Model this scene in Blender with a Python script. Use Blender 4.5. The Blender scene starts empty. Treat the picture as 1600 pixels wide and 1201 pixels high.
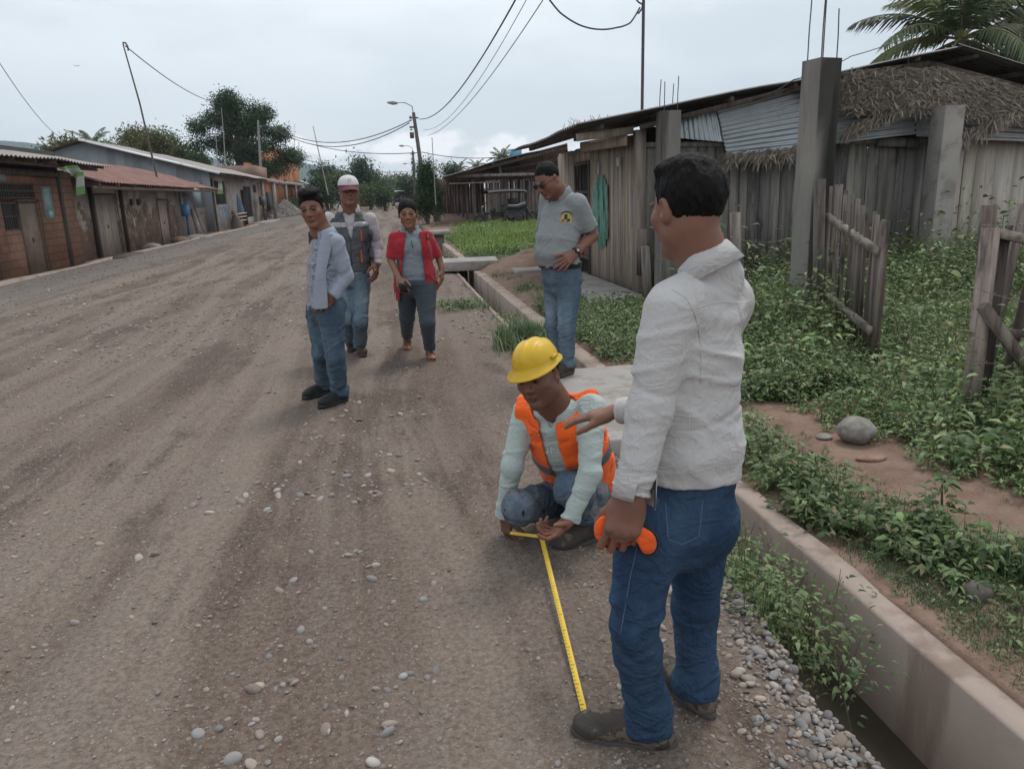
import bpy, math, random
import numpy as np
from mathutils import Matrix, Vector
random.seed(7); RNG = np.random.default_rng(11)
SC = bpy.context.scene; COL = SC.collection; D2R = math.pi/180

# ---------------- camera, world, sun, exposure ----------------
cam_d = bpy.data.cameras.new('camera'); cam = bpy.data.objects.new('camera', cam_d); COL.objects.link(cam)
cam_d.sensor_width = 36; cam_d.lens = 27.0; cam_d.clip_start = .05; cam_d.clip_end = 9000
_r = ((0.986577, 0.071464, -0.146831), (-0.159754, 0.236036, -0.958523), (-0.033842, 0.969113, 0.244284))
cam.matrix_world = Matrix((_r[0]+(0,), _r[1]+(0,), _r[2]+(1.55,), (0, 0, 0, 1)))
SC.camera = cam
SC.view_settings.view_transform = 'Standard'; SC.view_settings.look = 'None'
SC.view_settings.exposure = 0.36; SC.view_settings.gamma = 1.0
SUN_EL, SUN_AZ = 62*D2R, 40*D2R
W = bpy.data.worlds.new('World'); SC.world = W; W.use_nodes = True
nt = W.node_tree; N = nt.nodes; L = nt.links; N.clear()
wo = N.new('ShaderNodeOutputWorld'); bg = N.new('ShaderNodeBackground'); bg.inputs[1].default_value = .1
sky = N.new('ShaderNodeTexSky'); sky.sky_type = 'NISHITA'; sky.sun_disc = False
sky.sun_elevation = SUN_EL; sky.sun_rotation = SUN_AZ; sky.dust_density = 3
tc = N.new('ShaderNodeTexCoord')
def wmath(op, a, b=None, c=None):
    n = N.new('ShaderNodeMath'); n.operation = op
    for i, v in enumerate((a, b, c)):
        if v is None: continue
        if hasattr(v, 'links'): L.new(v, n.inputs[i])
        else: n.inputs[i].default_value = v
    return n.outputs[0]
def wnoise(scale, detail, zs, rough=.55, off=(0, 0, 0)):
    m = N.new('ShaderNodeMapping'); m.inputs['Scale'].default_value = (1, 1, zs); m.inputs['Location'].default_value = off
    L.new(tc.outputs['Generated'], m.inputs[0])
    n = N.new('ShaderNodeTexNoise'); n.inputs['Scale'].default_value = scale; n.inputs['Detail'].default_value = detail
    n.inputs['Roughness'].default_value = rough
    L.new(m.outputs[0], n.inputs['Vector']); return n.outputs['Fac']
def wmap(v, a, b, c=0., d=1.):
    n = N.new('ShaderNodeMapRange'); n.interpolation_type = 'SMOOTHSTEP'; L.new(v, n.inputs[0])
    for i, x in enumerate((a, b, c, d)): n.inputs[1+i].default_value = x
    return n.outputs[0]
def wmix(f, a, b):
    n = N.new('ShaderNodeMix'); n.data_type = 'RGBA'
    if hasattr(f, 'links'): L.new(f, n.inputs[0])
    else: n.inputs[0].default_value = f
    for s, v in ((6, a), (7, b)):
        if hasattr(v, 'links'): L.new(v, n.inputs[s])
        else: n.inputs[s].default_value = (*v, 1)
    return n.outputs[2]
sep = N.new('ShaderNodeSeparateXYZ'); L.new(tc.outputs['Generated'], sep.inputs[0]); wz = sep.outputs[2]; wx = sep.outputs[0]
c1 = wnoise(2.2, 6, 3.2, .5, (3, 1, 0)); c2 = wnoise(5.5, 7, 3.0, .55, (1, 7, 2))
veil = wmap(wmath('ADD', wmath('MULTIPLY', c1, .7), wmath('MULTIPLY', c2, .3)), .42, .58)
base = wmix(veil, (5.8, 6.4, 6.9), (8.1, 8.5, 8.8))
base = wmix(wmap(wmath('ABSOLUTE', wmath('SUBTRACT', wx, -.05)), .75, .0, 0, .38), base, (10.6, 11.0, 11.2))
low = wmap(wz, .26, .0, 0, .65)
base = wmix(low, base, (7.7, 8.4, 8.9))
cum = wmap(wmath('ADD', wnoise(11, 8, 1.9, .58, (1.15, 0.4, 1)), wmath('MULTIPLY', wmap(wz, .05, .14), -.25)), .49, .60)
cum = wmath('MULTIPLY', cum, wmap(wz, .0, .02))
base = wmix(wmath('MULTIPLY', cum, .45), base, (15.5, 14.8, 14.9))
L.new(wmix(.9, sky.outputs[0], base), bg.inputs[0]); L.new(bg.outputs[0], wo.inputs[0])
sun_d = bpy.data.lights.new('sun', 'SUN'); sun_d.energy = 1.3; sun_d.angle = 14*D2R; sun_d.color = (1, .95, .88)
sun = bpy.data.objects.new('sun', sun_d); COL.objects.link(sun)
sun.rotation_euler = Vector((math.sin(SUN_AZ)*math.cos(SUN_EL), math.cos(SUN_AZ)*math.cos(SUN_EL), math.sin(SUN_EL))).to_track_quat('Z', 'Y').to_euler()

_M = np.array(_r) @ np.array([[1, 0, 0], [0, -1, 0], [0, 0, -1.]])
def K_(px, py, Y): v = _M @ np.array([px-800, py-600.5, 1200.]); t = Y/v[1]; return (v[0]*t, Y, 1.55+v[2]*t)
def G_(px, py, z=0.): v = _M @ np.array([px-800, py-600.5, 1200.]); t = (z-1.55)/v[2]; return (v[0]*t, v[1]*t, z)

# ---------------- numpy helpers ----------------
def _h(i, j, k, s):
    with np.errstate(over='ignore'):
        n = (i*np.int64(374761393) + j*np.int64(668265263) + k*np.int64(2147483647) + np.int64(s)*np.int64(1274126177)) & 0xffffffff
        n = ((n ^ (n >> 13))*np.int64(1274126177)) & 0xffffffff
        n = n ^ (n >> 16)
    return (n & 0xffff).astype(np.float32)/32767.5-1
def vn(x, y, z, s=0):
    x, y, z = np.broadcast_arrays(x, y, z)
    xi, yi, zi = (np.floor(a).astype(np.int64) for a in (x, y, z))
    fx, fy, fz = ((a-b).astype(np.float32) for a, b in ((x, xi), (y, yi), (z, zi)))
    fx, fy, fz = (f*f*(3-2*f) for f in (fx, fy, fz))
    r = 0
    for a in (0, 1):
        for b in (0, 1):
            for c in (0, 1):
                r = r+_h(xi+a, yi+b, zi+c, s)*(fx if a else 1-fx)*(fy if b else 1-fy)*(fz if c else 1-fz)
    return r
def fbm(x, y, z, o=4, s=0):
    r = 0; a = 1
    for i in range(o): r = r+a*vn(x, y, z, s+i); x, y, z = x*2.03, y*2.03, z*2.03; a *= .5
    return r/1.9
def sm(e0, e1, x):
    t = np.clip((x-e0)/(e1-e0), 0, 1); return t*t*(3-2*t)

WROOT = set()
def make_mesh(name, V, faces, m=None, parent=None, col=None, smooth=False, loc=None):
    """faces: list of (n,k) int arrays; col: (nv,3) vertex colours"""
    me = bpy.data.meshes.new(name); V = np.asarray(V, np.float32)
    me.vertices.add(len(V)); me.vertices.foreach_set('co', V.ravel())
    faces = [np.asarray(f, np.int32) for f in faces if len(f)]
    tot = sum(f.size for f in faces); npoly = sum(len(f) for f in faces)
    me.loops.add(tot); me.polygons.add(npoly)
    me.loops.foreach_set('vertex_index', np.concatenate([f.ravel() for f in faces]))
    sizes = np.concatenate([np.full(len(f), f.shape[1], np.int32) for f in faces])
    me.polygons.foreach_set('loop_start', np.concatenate(([0], np.cumsum(sizes)[:-1])).astype(np.int32))
    if smooth: me.polygons.foreach_set('use_smooth', np.ones(npoly, bool))
    me.update(calc_edges=True)
    if col is not None:
        a = me.color_attributes.new('Col', 'FLOAT_COLOR', 'POINT')
        c = np.ones((len(V), 4), np.float32); c[:, :3] = col; a.data.foreach_set('color', c.ravel())
    if m is not None: me.materials.append(m)
    o = bpy.data.objects.new(name, me); COL.objects.link(o)
    if parent is not None:
        o.parent = parent
        if parent.name in WROOT: o.matrix_parent_inverse = Matrix.Translation(-parent.location)   # part built in world coordinates
    if loc is not None: o.location = loc
    return o
class MB:
    def __init__(s): s.v = []; s.f = {}; s.c = []; s.n = 0
    def add(s, v, faces, col=(1, 1, 1)):
        v = np.asarray(v, np.float32).reshape(-1, 3)
        for f in faces:
            f = np.asarray(f, np.int32)
            if f.ndim == 1: f = f[None]
            s.f.setdefault(f.shape[1], []).append(f+s.n)
        c = np.asarray(col, np.float32); c = np.broadcast_to(c, (len(v), 3))
        s.v.append(v); s.c.append(c); s.n += len(v); return s
    def box(s, lo, hi, col=(1, 1, 1), R=None, c=None):
        lo = np.array(lo, float); hi = np.array(hi, float)
        v = np.array([[(lo, hi)[(i >> 0) & 1][0], (lo, hi)[(i >> 1) & 1][1], (lo, hi)[(i >> 2) & 1][2]] for i in range(8)])
        if R is not None:
            v = v @ np.array(R).T
        if c is not None: v = v+np.array(c)
        return s.add(v, [[[0, 2, 3, 1], [4, 5, 7, 6], [0, 1, 5, 4], [2, 6, 7, 3], [0, 4, 6, 2], [1, 3, 7, 5]]], col)
    def beam(s, a, b, w, h, col=(1, 1, 1), up=(0, 0, 1), taper=1.):
        a = np.array(a, float); b = np.array(b, float); d = b-a; L_ = np.linalg.norm(d); d /= L_
        u = np.array(up, float)
        if abs(d @ u) > .98: u = np.array([0, 1., 0])
        r = np.cross(d, u); r /= np.linalg.norm(r); u = np.cross(r, d)
        v = []
        for p, t in ((a, 1), (b, taper)):
            for x, y in ((-1, -1), (1, -1), (1, 1), (-1, 1)): v.append(p+r*x*w/2*t+u*y*h/2*t)
        return s.add(v, [[[0, 1, 2, 3], [7, 6, 5, 4], [0, 4, 5, 1], [1, 5, 6, 2], [2, 6, 7, 3], [3, 7, 4, 0]]], col)
    def tube(s, P, r, n=8, col=(1, 1, 1), cap=True):
        P = np.array(P, float); m = len(P); r = np.broadcast_to(np.array(r, float), (m,))
        T = np.gradient(P, axis=0); T /= np.linalg.norm(T, axis=1)[:, None]+1e-9
        ref = np.array([0, 0, 1.]) if abs(T[0][2]) < .9 else np.array([1., 0, 0])
        v = []
        for i in range(m):
            a = np.cross(T[i], ref); a /= np.linalg.norm(a)+1e-9; b = np.cross(T[i], a)
            ang = np.arange(n)*2*math.pi/n
            v.append(P[i]+r[i]*(np.cos(ang)[:, None]*a+np.sin(ang)[:, None]*b))
        v = np.concatenate(v); f = []
        for i in range(m-1):
            for j in range(n): f.append([i*n+j, i*n+(j+1) % n, (i+1)*n+(j+1) % n, (i+1)*n+j])
        s.add(v, [f], col)
        if cap:
            for i, o in ((0, 0), (m-1, (m-1)*n)):
                k = s.n; s.add(np.concatenate([v[o:o+n], P[i][None]]), [[[j, (j+1) % n, n] for j in range(n)]], col)
        return s
    def lathe(s, prof, n=16, c=(0, 0, 0), col=(1, 1, 1)):
        ang = np.arange(n)*2*math.pi/n; v = []
        for r, z in prof: v.append(np.stack([np.cos(ang)*r+c[0], np.sin(ang)*r+c[1], np.full(n, z+c[2])], 1))
        f = [[i*n+j, i*n+(j+1) % n, (i+1)*n+(j+1) % n, (i+1)*n+j] for i in range(len(prof)-1) for j in range(n)]
        return s.add(np.concatenate(v), [f], col)
    def grid(s, P, col=(1, 1, 1)):
        P = np.asarray(P, float); a, b = P.shape[:2]; i = np.arange(a*b).reshape(a, b)
        f = np.stack([i[:-1, :-1], i[1:, :-1], i[1:, 1:], i[:-1, 1:]], -1).reshape(-1, 4)
        c = col if np.ndim(col) < 3 else np.asarray(col).reshape(-1, 3)
        return s.add(P.reshape(-1, 3), [f], c)
    def build(s, name, m, parent=None, smooth=False, loc=None):
        V = np.concatenate(s.v)
        return make_mesh(name, V, [np.concatenate(x) for x in s.f.values()], m, parent, np.concatenate(s.c), smooth, loc)
def tag(o, label=None, cat=None, group=None, kind=None):
    for k, v in (('label', label), ('category', cat), ('group', group), ('kind', kind)):
        if v: o[k] = v
    return o
def thing(name, label, cat, loc=(0, 0, 0), group=None, rz=0, w=True):
    o = bpy.data.objects.new(name, None); COL.objects.link(o); o.location = loc; o.rotation_euler = (0, 0, rz); o.empty_display_size = .1
    if w: WROOT.add(o.name)
    return tag(o, label, cat, group)
def rotm(x=0, y=0, z=0):
    x, y, z = x*D2R, y*D2R, z*D2R
    cx, sx, cy, sy, cz, sz = math.cos(x), math.sin(x), math.cos(y), math.sin(y), math.cos(z), math.sin(z)
    X = np.array([[1, 0, 0], [0, cx, -sx], [0, sx, cx]]); Y = np.array([[cy, 0, sy], [0, 1, 0], [-sy, 0, cy]]); Z = np.array([[cz, -sz, 0], [sz, cz, 0], [0, 0, 1]])
    return Z @ Y @ X

# ---------------- materials ----------------
MATS = {}
class NT:
    def __init__(s, name):
        s.m = bpy.data.materials.new(name); s.m.use_nodes = True; s.t = s.m.node_tree; s.t.nodes.clear()
        s.out = s.n('ShaderNodeOutputMaterial'); s.b = s.n('ShaderNodeBsdfPrincipled'); s.t.links.new(s.b.outputs[0], s.out.inputs[0])
        s.co = s.n('ShaderNodeTexCoord').outputs['Object']
    def n(s, t): return s.t.nodes.new(t)
    def put(s, sock, v):
        if hasattr(v, 'links'): s.t.links.new(v, sock)
        elif isinstance(v, tuple) and len(v) == 3 and sock.type == 'RGBA': sock.default_value = (*v, 1)
        else: sock.default_value = v
    def mp(s, sc=(1, 1, 1), rot=(0, 0, 0), loc=(0, 0, 0), v=None):
        m = s.n('ShaderNodeMapping'); s.put(m.inputs[0], v or s.co); m.inputs['Scale'].default_value = sc; m.inputs['Rotation'].default_value = rot; m.inputs['Location'].default_value = loc
        return m.outputs[0]
    def noise(s, scale, v=None, d=5, r=.55, dist=0, out=0):
        m = s.n('ShaderNodeTexNoise'); s.put(m.inputs['Vector'], v or s.co); m.inputs['Scale'].default_value = scale
        m.inputs['Detail'].default_value = d; m.inputs['Roughness'].default_value = r; m.inputs['Distortion'].default_value = dist
        return m.outputs[out]
    def vor(s, scale, v=None, f='F1', out='Distance', rnd=1.):
        m = s.n('ShaderNodeTexVoronoi'); s.put(m.inputs['Vector'], v or s.co); m.inputs['Scale'].default_value = scale; m.feature = f
        m.inputs['Randomness'].default_value = rnd
        return m.outputs[out]
    def rng(s, v, a, b, c=0., d=1.):
        m = s.n('ShaderNodeMapRange'); m.interpolation_type = 'SMOOTHSTEP'; s.put(m.inputs[0], v)
        for i, x in enumerate((a, b, c, d)): m.inputs[1+i].default_value = x
        return m.outputs[0]
    def mix(s, f, a, b, mode='MIX'):
        m = s.n('ShaderNodeMix'); m.data_type = 'RGBA'; m.blend_type = mode; s.put(m.inputs[0], f); s.put(m.inputs[6], a); s.put(m.inputs[7], b)
        return m.outputs[2]
    def math(s, op, a, b=0., c=0.):
        m = s.n('ShaderNodeMath'); m.operation = op; s.put(m.inputs[0], a); s.put(m.inputs[1], b); s.put(m.inputs[2], c); return m.outputs[0]
    def attr(s, name='Col'):
        m = s.n('ShaderNodeAttribute'); m.attribute_name = name; return m.outputs['Color']
    def sep(s, v=None):
        m = s.n('ShaderNodeSeparateXYZ'); s.put(m.inputs[0], v or s.co); return m.outputs
    def bump(s, h, st=.5, dist=.01, prev=None):
        m = s.n('ShaderNodeBump'); s.put(m.inputs['Height'], h); m.inputs['Strength'].default_value = st; m.inputs['Distance'].default_value = dist
        if prev is not None: s.put(m.inputs['Normal'], prev)
        return m.outputs[0]
    def fin(s, col, rough=.8, bump=None, metal=0., spec=None, **kw):
        s.put(s.b.inputs['Base Color'], col); s.put(s.b.inputs['Roughness'], rough); s.put(s.b.inputs['Metallic'], metal)
        if bump is not None: s.put(s.b.inputs['Normal'], bump)
        if spec is not None: s.b.inputs['Specular IOR Level'].default_value = spec
        for k, v in kw.items(): s.b.inputs[k].default_value = v
        return s.m
def simple(name, c, rough=.8, var=.25, sc=8, bump=.3, bd=.004, metal=0., spec=None, vc=True):
    if name in MATS: return MATS[name]
    t = NT(name); n = t.noise(sc); col = t.mix(n, tuple(x*(1-var) for x in c), tuple(x*(1+var) for x in c))
    if vc: col = t.mix(1., col, t.attr(), 'MULTIPLY')
    MATS[name] = t.fin(col, rough, t.bump(t.noise(sc*6), bump, bd), metal, spec); return MATS[name]
def wood(name, c1, c2, dark, streak=1., stain=.5):
    t = NT(name)
    g = t.noise(14, t.mp((1, 1, .07)), 6, .65); g2 = t.noise(60, t.mp((1, 1, .04)), 3, .6)
    col = t.mix(t.rng(g, .35, .65), c1, c2)
    col = t.mix(t.rng(t.noise(5, t.mp((1, 1, .25), loc=(3, 3, 3)), 6, .7), .52, .68, 0, stain), col, dark)
    col = t.mix(t.rng(g2, .55, .75, 0, .55*streak), col, tuple(x*.3 for x in c1))
    col = t.mix(1., col, t.attr(), 'MULTIPLY')
    h = t.math('ADD', t.math('MULTIPLY', g, 1.), t.math('MULTIPLY', g2, .5))
    return t.fin(col, .9, t.bump(h, .7, .008), spec=.2)
WOOD_GREY = wood('weathered_grey_wood', (.17, .155, .14), (.30, .275, .25), (.06, .055, .055), 1., .8)
WOOD_PALE = wood('pale_limed_wood', (.42, .38, .33), (.55, .50, .45), (.17, .15, .14), .6, .5)
WOOD_TAN = wood('tan_plank_wood', (.30, .245, .21), (.43, .365, .31), (.15, .12, .10), .9, .5)
WOOD_DARK = wood('dark_wood', (.075, .06, .052), (.14, .115, .10), (.03, .025, .022), 1, .5)
WOOD_GATE = wood('gate_wood', (.10, .085, .076), (.22, .19, .172), (.028, .024, .024), 1., .9)
def concrete(name, c, dirt, moss=None, stain_z=False, sc=1.):
    t = NT(name)
    col = t.mix(t.noise(3*sc, None, 7, .65), tuple(x*.75 for x in c), tuple(x*1.2 for x in c))
    v = t.mp((1, 1, .18)) if stain_z else None
    col = t.mix(t.rng(t.noise(4*sc, v, 6, .65), .48, .62, 0, .75), col, dirt)
    if moss: col = t.mix(t.rng(t.noise(2.2, t.mp((1, 1, .1), loc=(5, 2, 0)), 5, .6), .5, .6, 0, .85), col, moss)
    col = t.mix(1., col, t.attr(), 'MULTIPLY')
    h = t.math('ADD', t.noise(30, None, 6, .7), t.math('MULTIPLY', t.rng(t.vor(60), 0, .3), .25))
    return t.fin(col, .9, t.bump(h, .5, .006), spec=.25)
CONC = concrete('grey_concrete', (.33, .31, .29), (.22, .19, .165))
CONC_WALL = concrete('channel_concrete', (.34, .275, .235), (.20, .145, .115), None, True, .7)
CONC_COL = concrete('stained_concrete', (.22, .205, .185), (.17, .155, .145), (.06, .058, .056), True)
def corr(name, c, rust, amt, metal=.5, rough=.5):
    t = NT(name); n = t.noise(2.2, None, 6, .7)
    col = t.mix(t.noise(7, None, 4), tuple(x*.8 for x in c), tuple(x*1.15 for x in c))
    col = t.mix(t.rng(n, .62-.3*amt, .70-.2*amt, 0, .85), col, rust)
    col = t.mix(1., col, t.attr(), 'MULTIPLY')
    return t.fin(col, rough, t.bump(t.noise(40), .15, .003), metal, spec=.4)
TIN = corr('galvanised_sheet', (.36, .39, .41), (.20, .15, .12), .15, .6, .42)
TIN_DARK = corr('old_dark_sheet', (.13, .135, .14), (.09, .065, .05), .5, .3, .65)
TIN_RUST = corr('rusty_sheet', (.25, .13, .11), (.15, .07, .055), .8, .1, .75)
TIN_DUST = corr('dusty_sheet', (.33, .30, .28), (.28, .235, .21), .6, .1, .8)
STEEL = simple('rebar_steel', (.10, .085, .08), .7, .3, 20, metal=.4)
def leafmat(name, sub=.25):
    t = NT(name); col = t.mix(1., t.attr(), t.mix(t.noise(1.3, None, 3), (.75, .75, .75), (1.2, 1.2, 1.15)), 'MULTIPLY')
    t.fin(col, .55, spec=.35)
    tr = t.n('ShaderNodeBsdfTranslucent'); t.put(tr.inputs[0], col); mx = t.n('ShaderNodeMixShader'); mx.inputs[0].default_value = sub
    t.t.links.new(t.b.outputs[0], mx.inputs[1]); t.t.links.new(tr.outputs[0], mx.inputs[2]); t.t.links.new(mx.outputs[0], t.out.inputs[0]); return t.m
LEAF = leafmat('leaf'); THATCH = leafmat('dry_palm_leaf', .1)
BARK = simple('bark', (.14, .11, .09), .9, .3, 6, .8, .02)
# ================= GROUND, ROAD, CHANNEL =================
def edge_x(y): return 1.20+.07*vn(y*.9, 0*y, 0*y, 5)+.04*vn(y*3.1, 0*y, 0*y, 6)+.12*sm(2.2, 3.4, y)-.02*sm(5, 8, y)
def road_z(x, y):
    near = 1-sm(14, 30, y)
    z = .022*fbm(x*.55, y*.16, 0*x, 3, 3)+.010*fbm(x*2.2, y*.9, 0*x, 3, 9)+near*(.006+.012*sm(.0, .35, fbm(x*1.1, y*.3, 0*x, 2, 55)))*fbm(x*10, y*8, 0*x, 3, 21)
    xs = x+.35*vn(y*.12, 0*y, 0*y, 77)
    for c, w, a in ((-3.4, .22, .035), (-2.55, .3, -.02), (-1.2, .25, -.018), (-4.6, .25, .02), (-.35, .3, -.015), (.75, .22, .02), (-2.0, .18, .02)):
        z = z+a*np.exp(-((xs-c)/w)**2)*(.7+.6*vn(x*2, y*.8, 0*x, 31))
    return z*np.where(y < 60, 1, .4)
def path_f(x, y):   # 1 on the worn dirt path on the right bank
    c = np.interp(y, [1.5, 2.7, 3.0, 3.4, 3.9, 4.6, 5.5, 7, 9, 12], [3.6, 2.75, 2.62, 2.36, 2.27, 2.27, 2.25, 2.35, 2.5, 2.6])
    w = np.interp(y, [1.5, 2.8, 3.6, 4.6, 5.5, 9], [.36, .30, .23, .23, .24, .35])
    return (1-sm(w*.8, w*1.25, np.abs(x-c+.06*vn(x*4, y*4, 0*x, 8))))*(1-.9*sm(5.6, 6.6, y))
def bank_z(x, y):
    z = .01+.03*fbm(x*1.2, y*1.2, 0*x, 4, 12)
    z = z-.025*path_f(x, y)
    for cx, cy, rx, ry, a in ((2.75, 15.5, .9, .7, .30), (3.3, 17.2, 1.2, .6, .22), (2.4, 13.0, .45, .9, .20), (2.2, 11.4, .3, .6, .12), (4.6, 16.6, 1.3, .5, .2)):
        z = z+a*np.exp(-((x-cx)/rx)**2-((y-cy)/ry)**2)*(.8+.5*vn(x*3, y*3, 0*x, 4))
    return z-.02*sm(1.95, 1.84, x)*sm(2.6, 3.0, y)+.020*sm(2.9, 2.2, y)*sm(1.93, 1.78, x)*sm(-.25, .35, fbm(x*5, y*3.2, 0*x, 3, 66))
def earth_mat():
    t = NT('bare_earth'); big = t.noise(.35, None, 5, .6); n = t.noise(3.5, None, 8, .7)
    col = t.mix(t.rng(n, .3, .7), (.170, .108, .082), (.26, .178, .138))
    col = t.mix(t.rng(big, .45, .6, 0, .6), col, (.16, .125, .10))
    col = t.mix(t.rng(t.vor(28), .0, .25, .5, 0), col, (.30, .27, .25))
    h = t.math('ADD', t.noise(25, None, 6, .7), t.math('MULTIPLY', t.rng(t.vor(45), 0, .4, 1, 0), .4))
    return t.fin(col, .95, t.bump(h, .8, .012), spec=.15)
EARTH = earth_mat()
# one sheet out to the horizon, dipping under the road and making the trench of the channel
gx = np.unique(np.concatenate([-np.geomspace(9, 3000, 30), np.linspace(-8.2, 1.0, 12), np.linspace(1.1, 2.2, 34), np.linspace(2.25, 6, 76), np.linspace(6.2, 16, 30), np.geomspace(17, 3000, 26), [1.70, 1.845]]))
gy = np.unique(np.concatenate([-np.geomspace(1, 300, 12)+.5, np.linspace(.6, 8, 130), np.linspace(8.1, 20, 110), np.geomspace(20.3, 60, 60), np.geomspace(62, 3500, 40)]))
GX, GY = np.meshgrid(gx, gy, indexing='ij')
Z = bank_z(GX, GY)*(1-sm(60, 90, GY))
Z = np.where(GX < -8, -.06+.03*fbm(GX*.6, GY*.6, 0*GX, 3, 2), Z)
Z = np.where((GX >= -8.05) & (GX < 1.15), -.35, Z)
Z = np.where((GX >= 1.05) & (GX < 1.74), -.60, Z)
mb = MB(); mb.grid(np.stack([GX, GY, Z], -1)); tag(mb.build('ground', EARTH, smooth=True), kind='structure')
def road_mat():
    t = NT('gravel_road')
    # wheel tracks, dust, loose gravel bands: elongated along the road
    v = t.mp((1, .10, 1)); n1 = t.noise(.9, v, 5, .6, .3); n2 = t.noise(2.6, t.mp((1, .22, 1), loc=(4, 2, 0)), 6, .65)
    n3 = t.noise(1.6, None, 6, .7); fine = t.noise(45, None, 5, .75)
    xs = t.sep()[0]; warp = t.math('ADD', xs, t.math('MULTIPLY', t.noise(.35, t.mp((1, .35, 1), loc=(1, 6, 0)), 3, .5), 1.3))
    cb = t.n('ShaderNodeCombineXYZ'); t.put(cb.inputs[0], warp); t.put(cb.inputs[1], t.math('MULTIPLY', t.sep()[1], .045)); streak = t.noise(2.1, cb.outputs[0], 5, .62)
    col = t.mix(t.rng(streak, .38, .64), (.130, .090, .068), (.228, .179, .146))
    col = t.mix(t.rng(n2, .48, .66, 0, .5), col, (.185, .150, .126))
    dk_ = t.rng(t.math('ADD', t.math('MULTIPLY', streak, -.6), t.noise(1.3, t.mp((1, .4, 1), loc=(9, 1, 0)), 6, .68)), .20, .34, 0, .8)
    col = t.mix(dk_, col, (.066, .040, .029))
    col = t.mix(t.rng(n3, .56, .72, 0, .45), col, (.170, .143, .124))
    col = t.mix(t.rng(fine, .3, .7, 0, 1), t.mix(.42, col, (.04, .028, .022)), t.mix(.16, col, (.45, .40, .36)))
    col = t.mix(t.rng(t.math('ADD', xs, t.math('MULTIPLY', n3, 1.6)), -4.6, -6.2, 0, .75), col, (.165, .150, .140))
    # embedded grit: voronoi cells with their own tones
    for sc, th, am in ((130, .30, .75), (60, .26, .8), (26, .17, .7)):
        cell = t.vor(sc, None, 'F1', 'Color'); d = t.vor(sc)
        se = t.n('ShaderNodeSeparateColor'); t.put(se.inputs[0], cell)
        on = t.math('MULTIPLY', t.rng(d, th, th+.08, 1, 0), t.math('GREATER_THAN', se.outputs[0], .70 if sc > 50 else .76))
        col = t.mix(t.math('MULTIPLY', on, am), col, t.mix(se.outputs[1], (.12, .108, .10), (.31, .28, .255)))
    h = t.math('ADD', t.math('MULTIPLY', t.rng(t.vor(60), 0, .5, 1, 0), .35), t.math('ADD', fine, t.math('MULTIPLY', t.rng(t.vor(26), 0, .35, 1, 0), .5)))
    return t.fin(col, .93, t.bump(h, .9, .010), spec=.2)
ROAD = road_mat()
ry = np.unique(np.concatenate([np.linspace(.3, 10, 430), np.geomspace(10.05, 60, 170), np.geomspace(61, 900, 50)]))
rx0 = np.linspace(-8, 1.0, 380)
P = []
for y in ry:
    e = float(edge_x(np.array(y))); yy = np.full(len(rx0), y)
    xs = np.linspace(-8, e, 380); zz = road_z(xs, yy)
    zz = zz-.012*sm(e-.12, e, xs)
    ex = np.array([e+.03, e+.07, e+.12, e+.19]); ez = np.array([-.05, -.14, -.27, -.45])+.02*vn(ex*9, np.full(4, y*6), ex*0, 3)
    P.append(np.stack([np.concatenate([xs, ex]), np.full(384, y), np.concatenate([zz, ez])], -1))
mb = MB(); mb.grid(np.array(P).transpose(1, 0, 2)); tag(mb.build('road', ROAD, smooth=True), kind='structure')
# muddy water / silt at the bottom of the channel
t = NT('muddy_water'); WATER = t.fin(t.mix(t.noise(2.5), (.035, .030, .022), (.075, .062, .047)), .22, t.bump(t.noise(6), .15, .02), spec=.5)
mb = MB(); mb.grid(np.array([[(x, y, -.385) for y in np.linspace(.3, 120, 80)] for x in np.linspace(1.16, 1.72, 4)]))
tag(mb.build('water', WATER), kind='structure')
# right concrete wall of the channel
def wall_run(x0, x1, y0, y1, z0, z1, name, label, m, n=60, chip=.006):
    ys = np.linspace(y0, y1, n); root = MB(); rows = []
    for y in ys:
        w = chip*vn(np.array(y*3.), 0, 0, 2); w2 = chip*vn(np.array(y*5.), 0, 0, 4)
        c = .012
        rows.append([(x0+.012, y, z0), (x0, y, z1-c), (x0+c, y, z1+w), (x1-c+w2, y, z1+w2), (x1, y, z1-c), (x1, y, z0)])
    R_ = np.array(rows); root.grid(R_)
    for e in (0, -1): root.add(R_[e], [[[0, 1, 2, 3], [0, 3, 4, 5]]])
    o = root.build(name, m); return tag(o, label, 'wall')
wall_run(1.665, 1.785, .5, 4.32, -.62, .012, 'channel_wall', 'long pinkish concrete wall of the drainage channel beside the standing man in white', CONC_WALL)
wall_run(1.65, 1.83, 6.32, 15.3, -.62, .03, 'channel_wall', 'concrete channel wall running behind the polo shirted man to the grey slab bridge', CONC_WALL)
wall_run(1.66, 1.83, 16.35, 24.2, -.62, .04, 'channel_wall', 'far stretch of channel wall between the two slab bridges', CONC_WALL)
wall_run(1.315, 1.37, 6.6, 24, -.6, -.01, 'channel_curb', 'thin low concrete edge on the road side of the channel', CONC_WALL)
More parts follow.
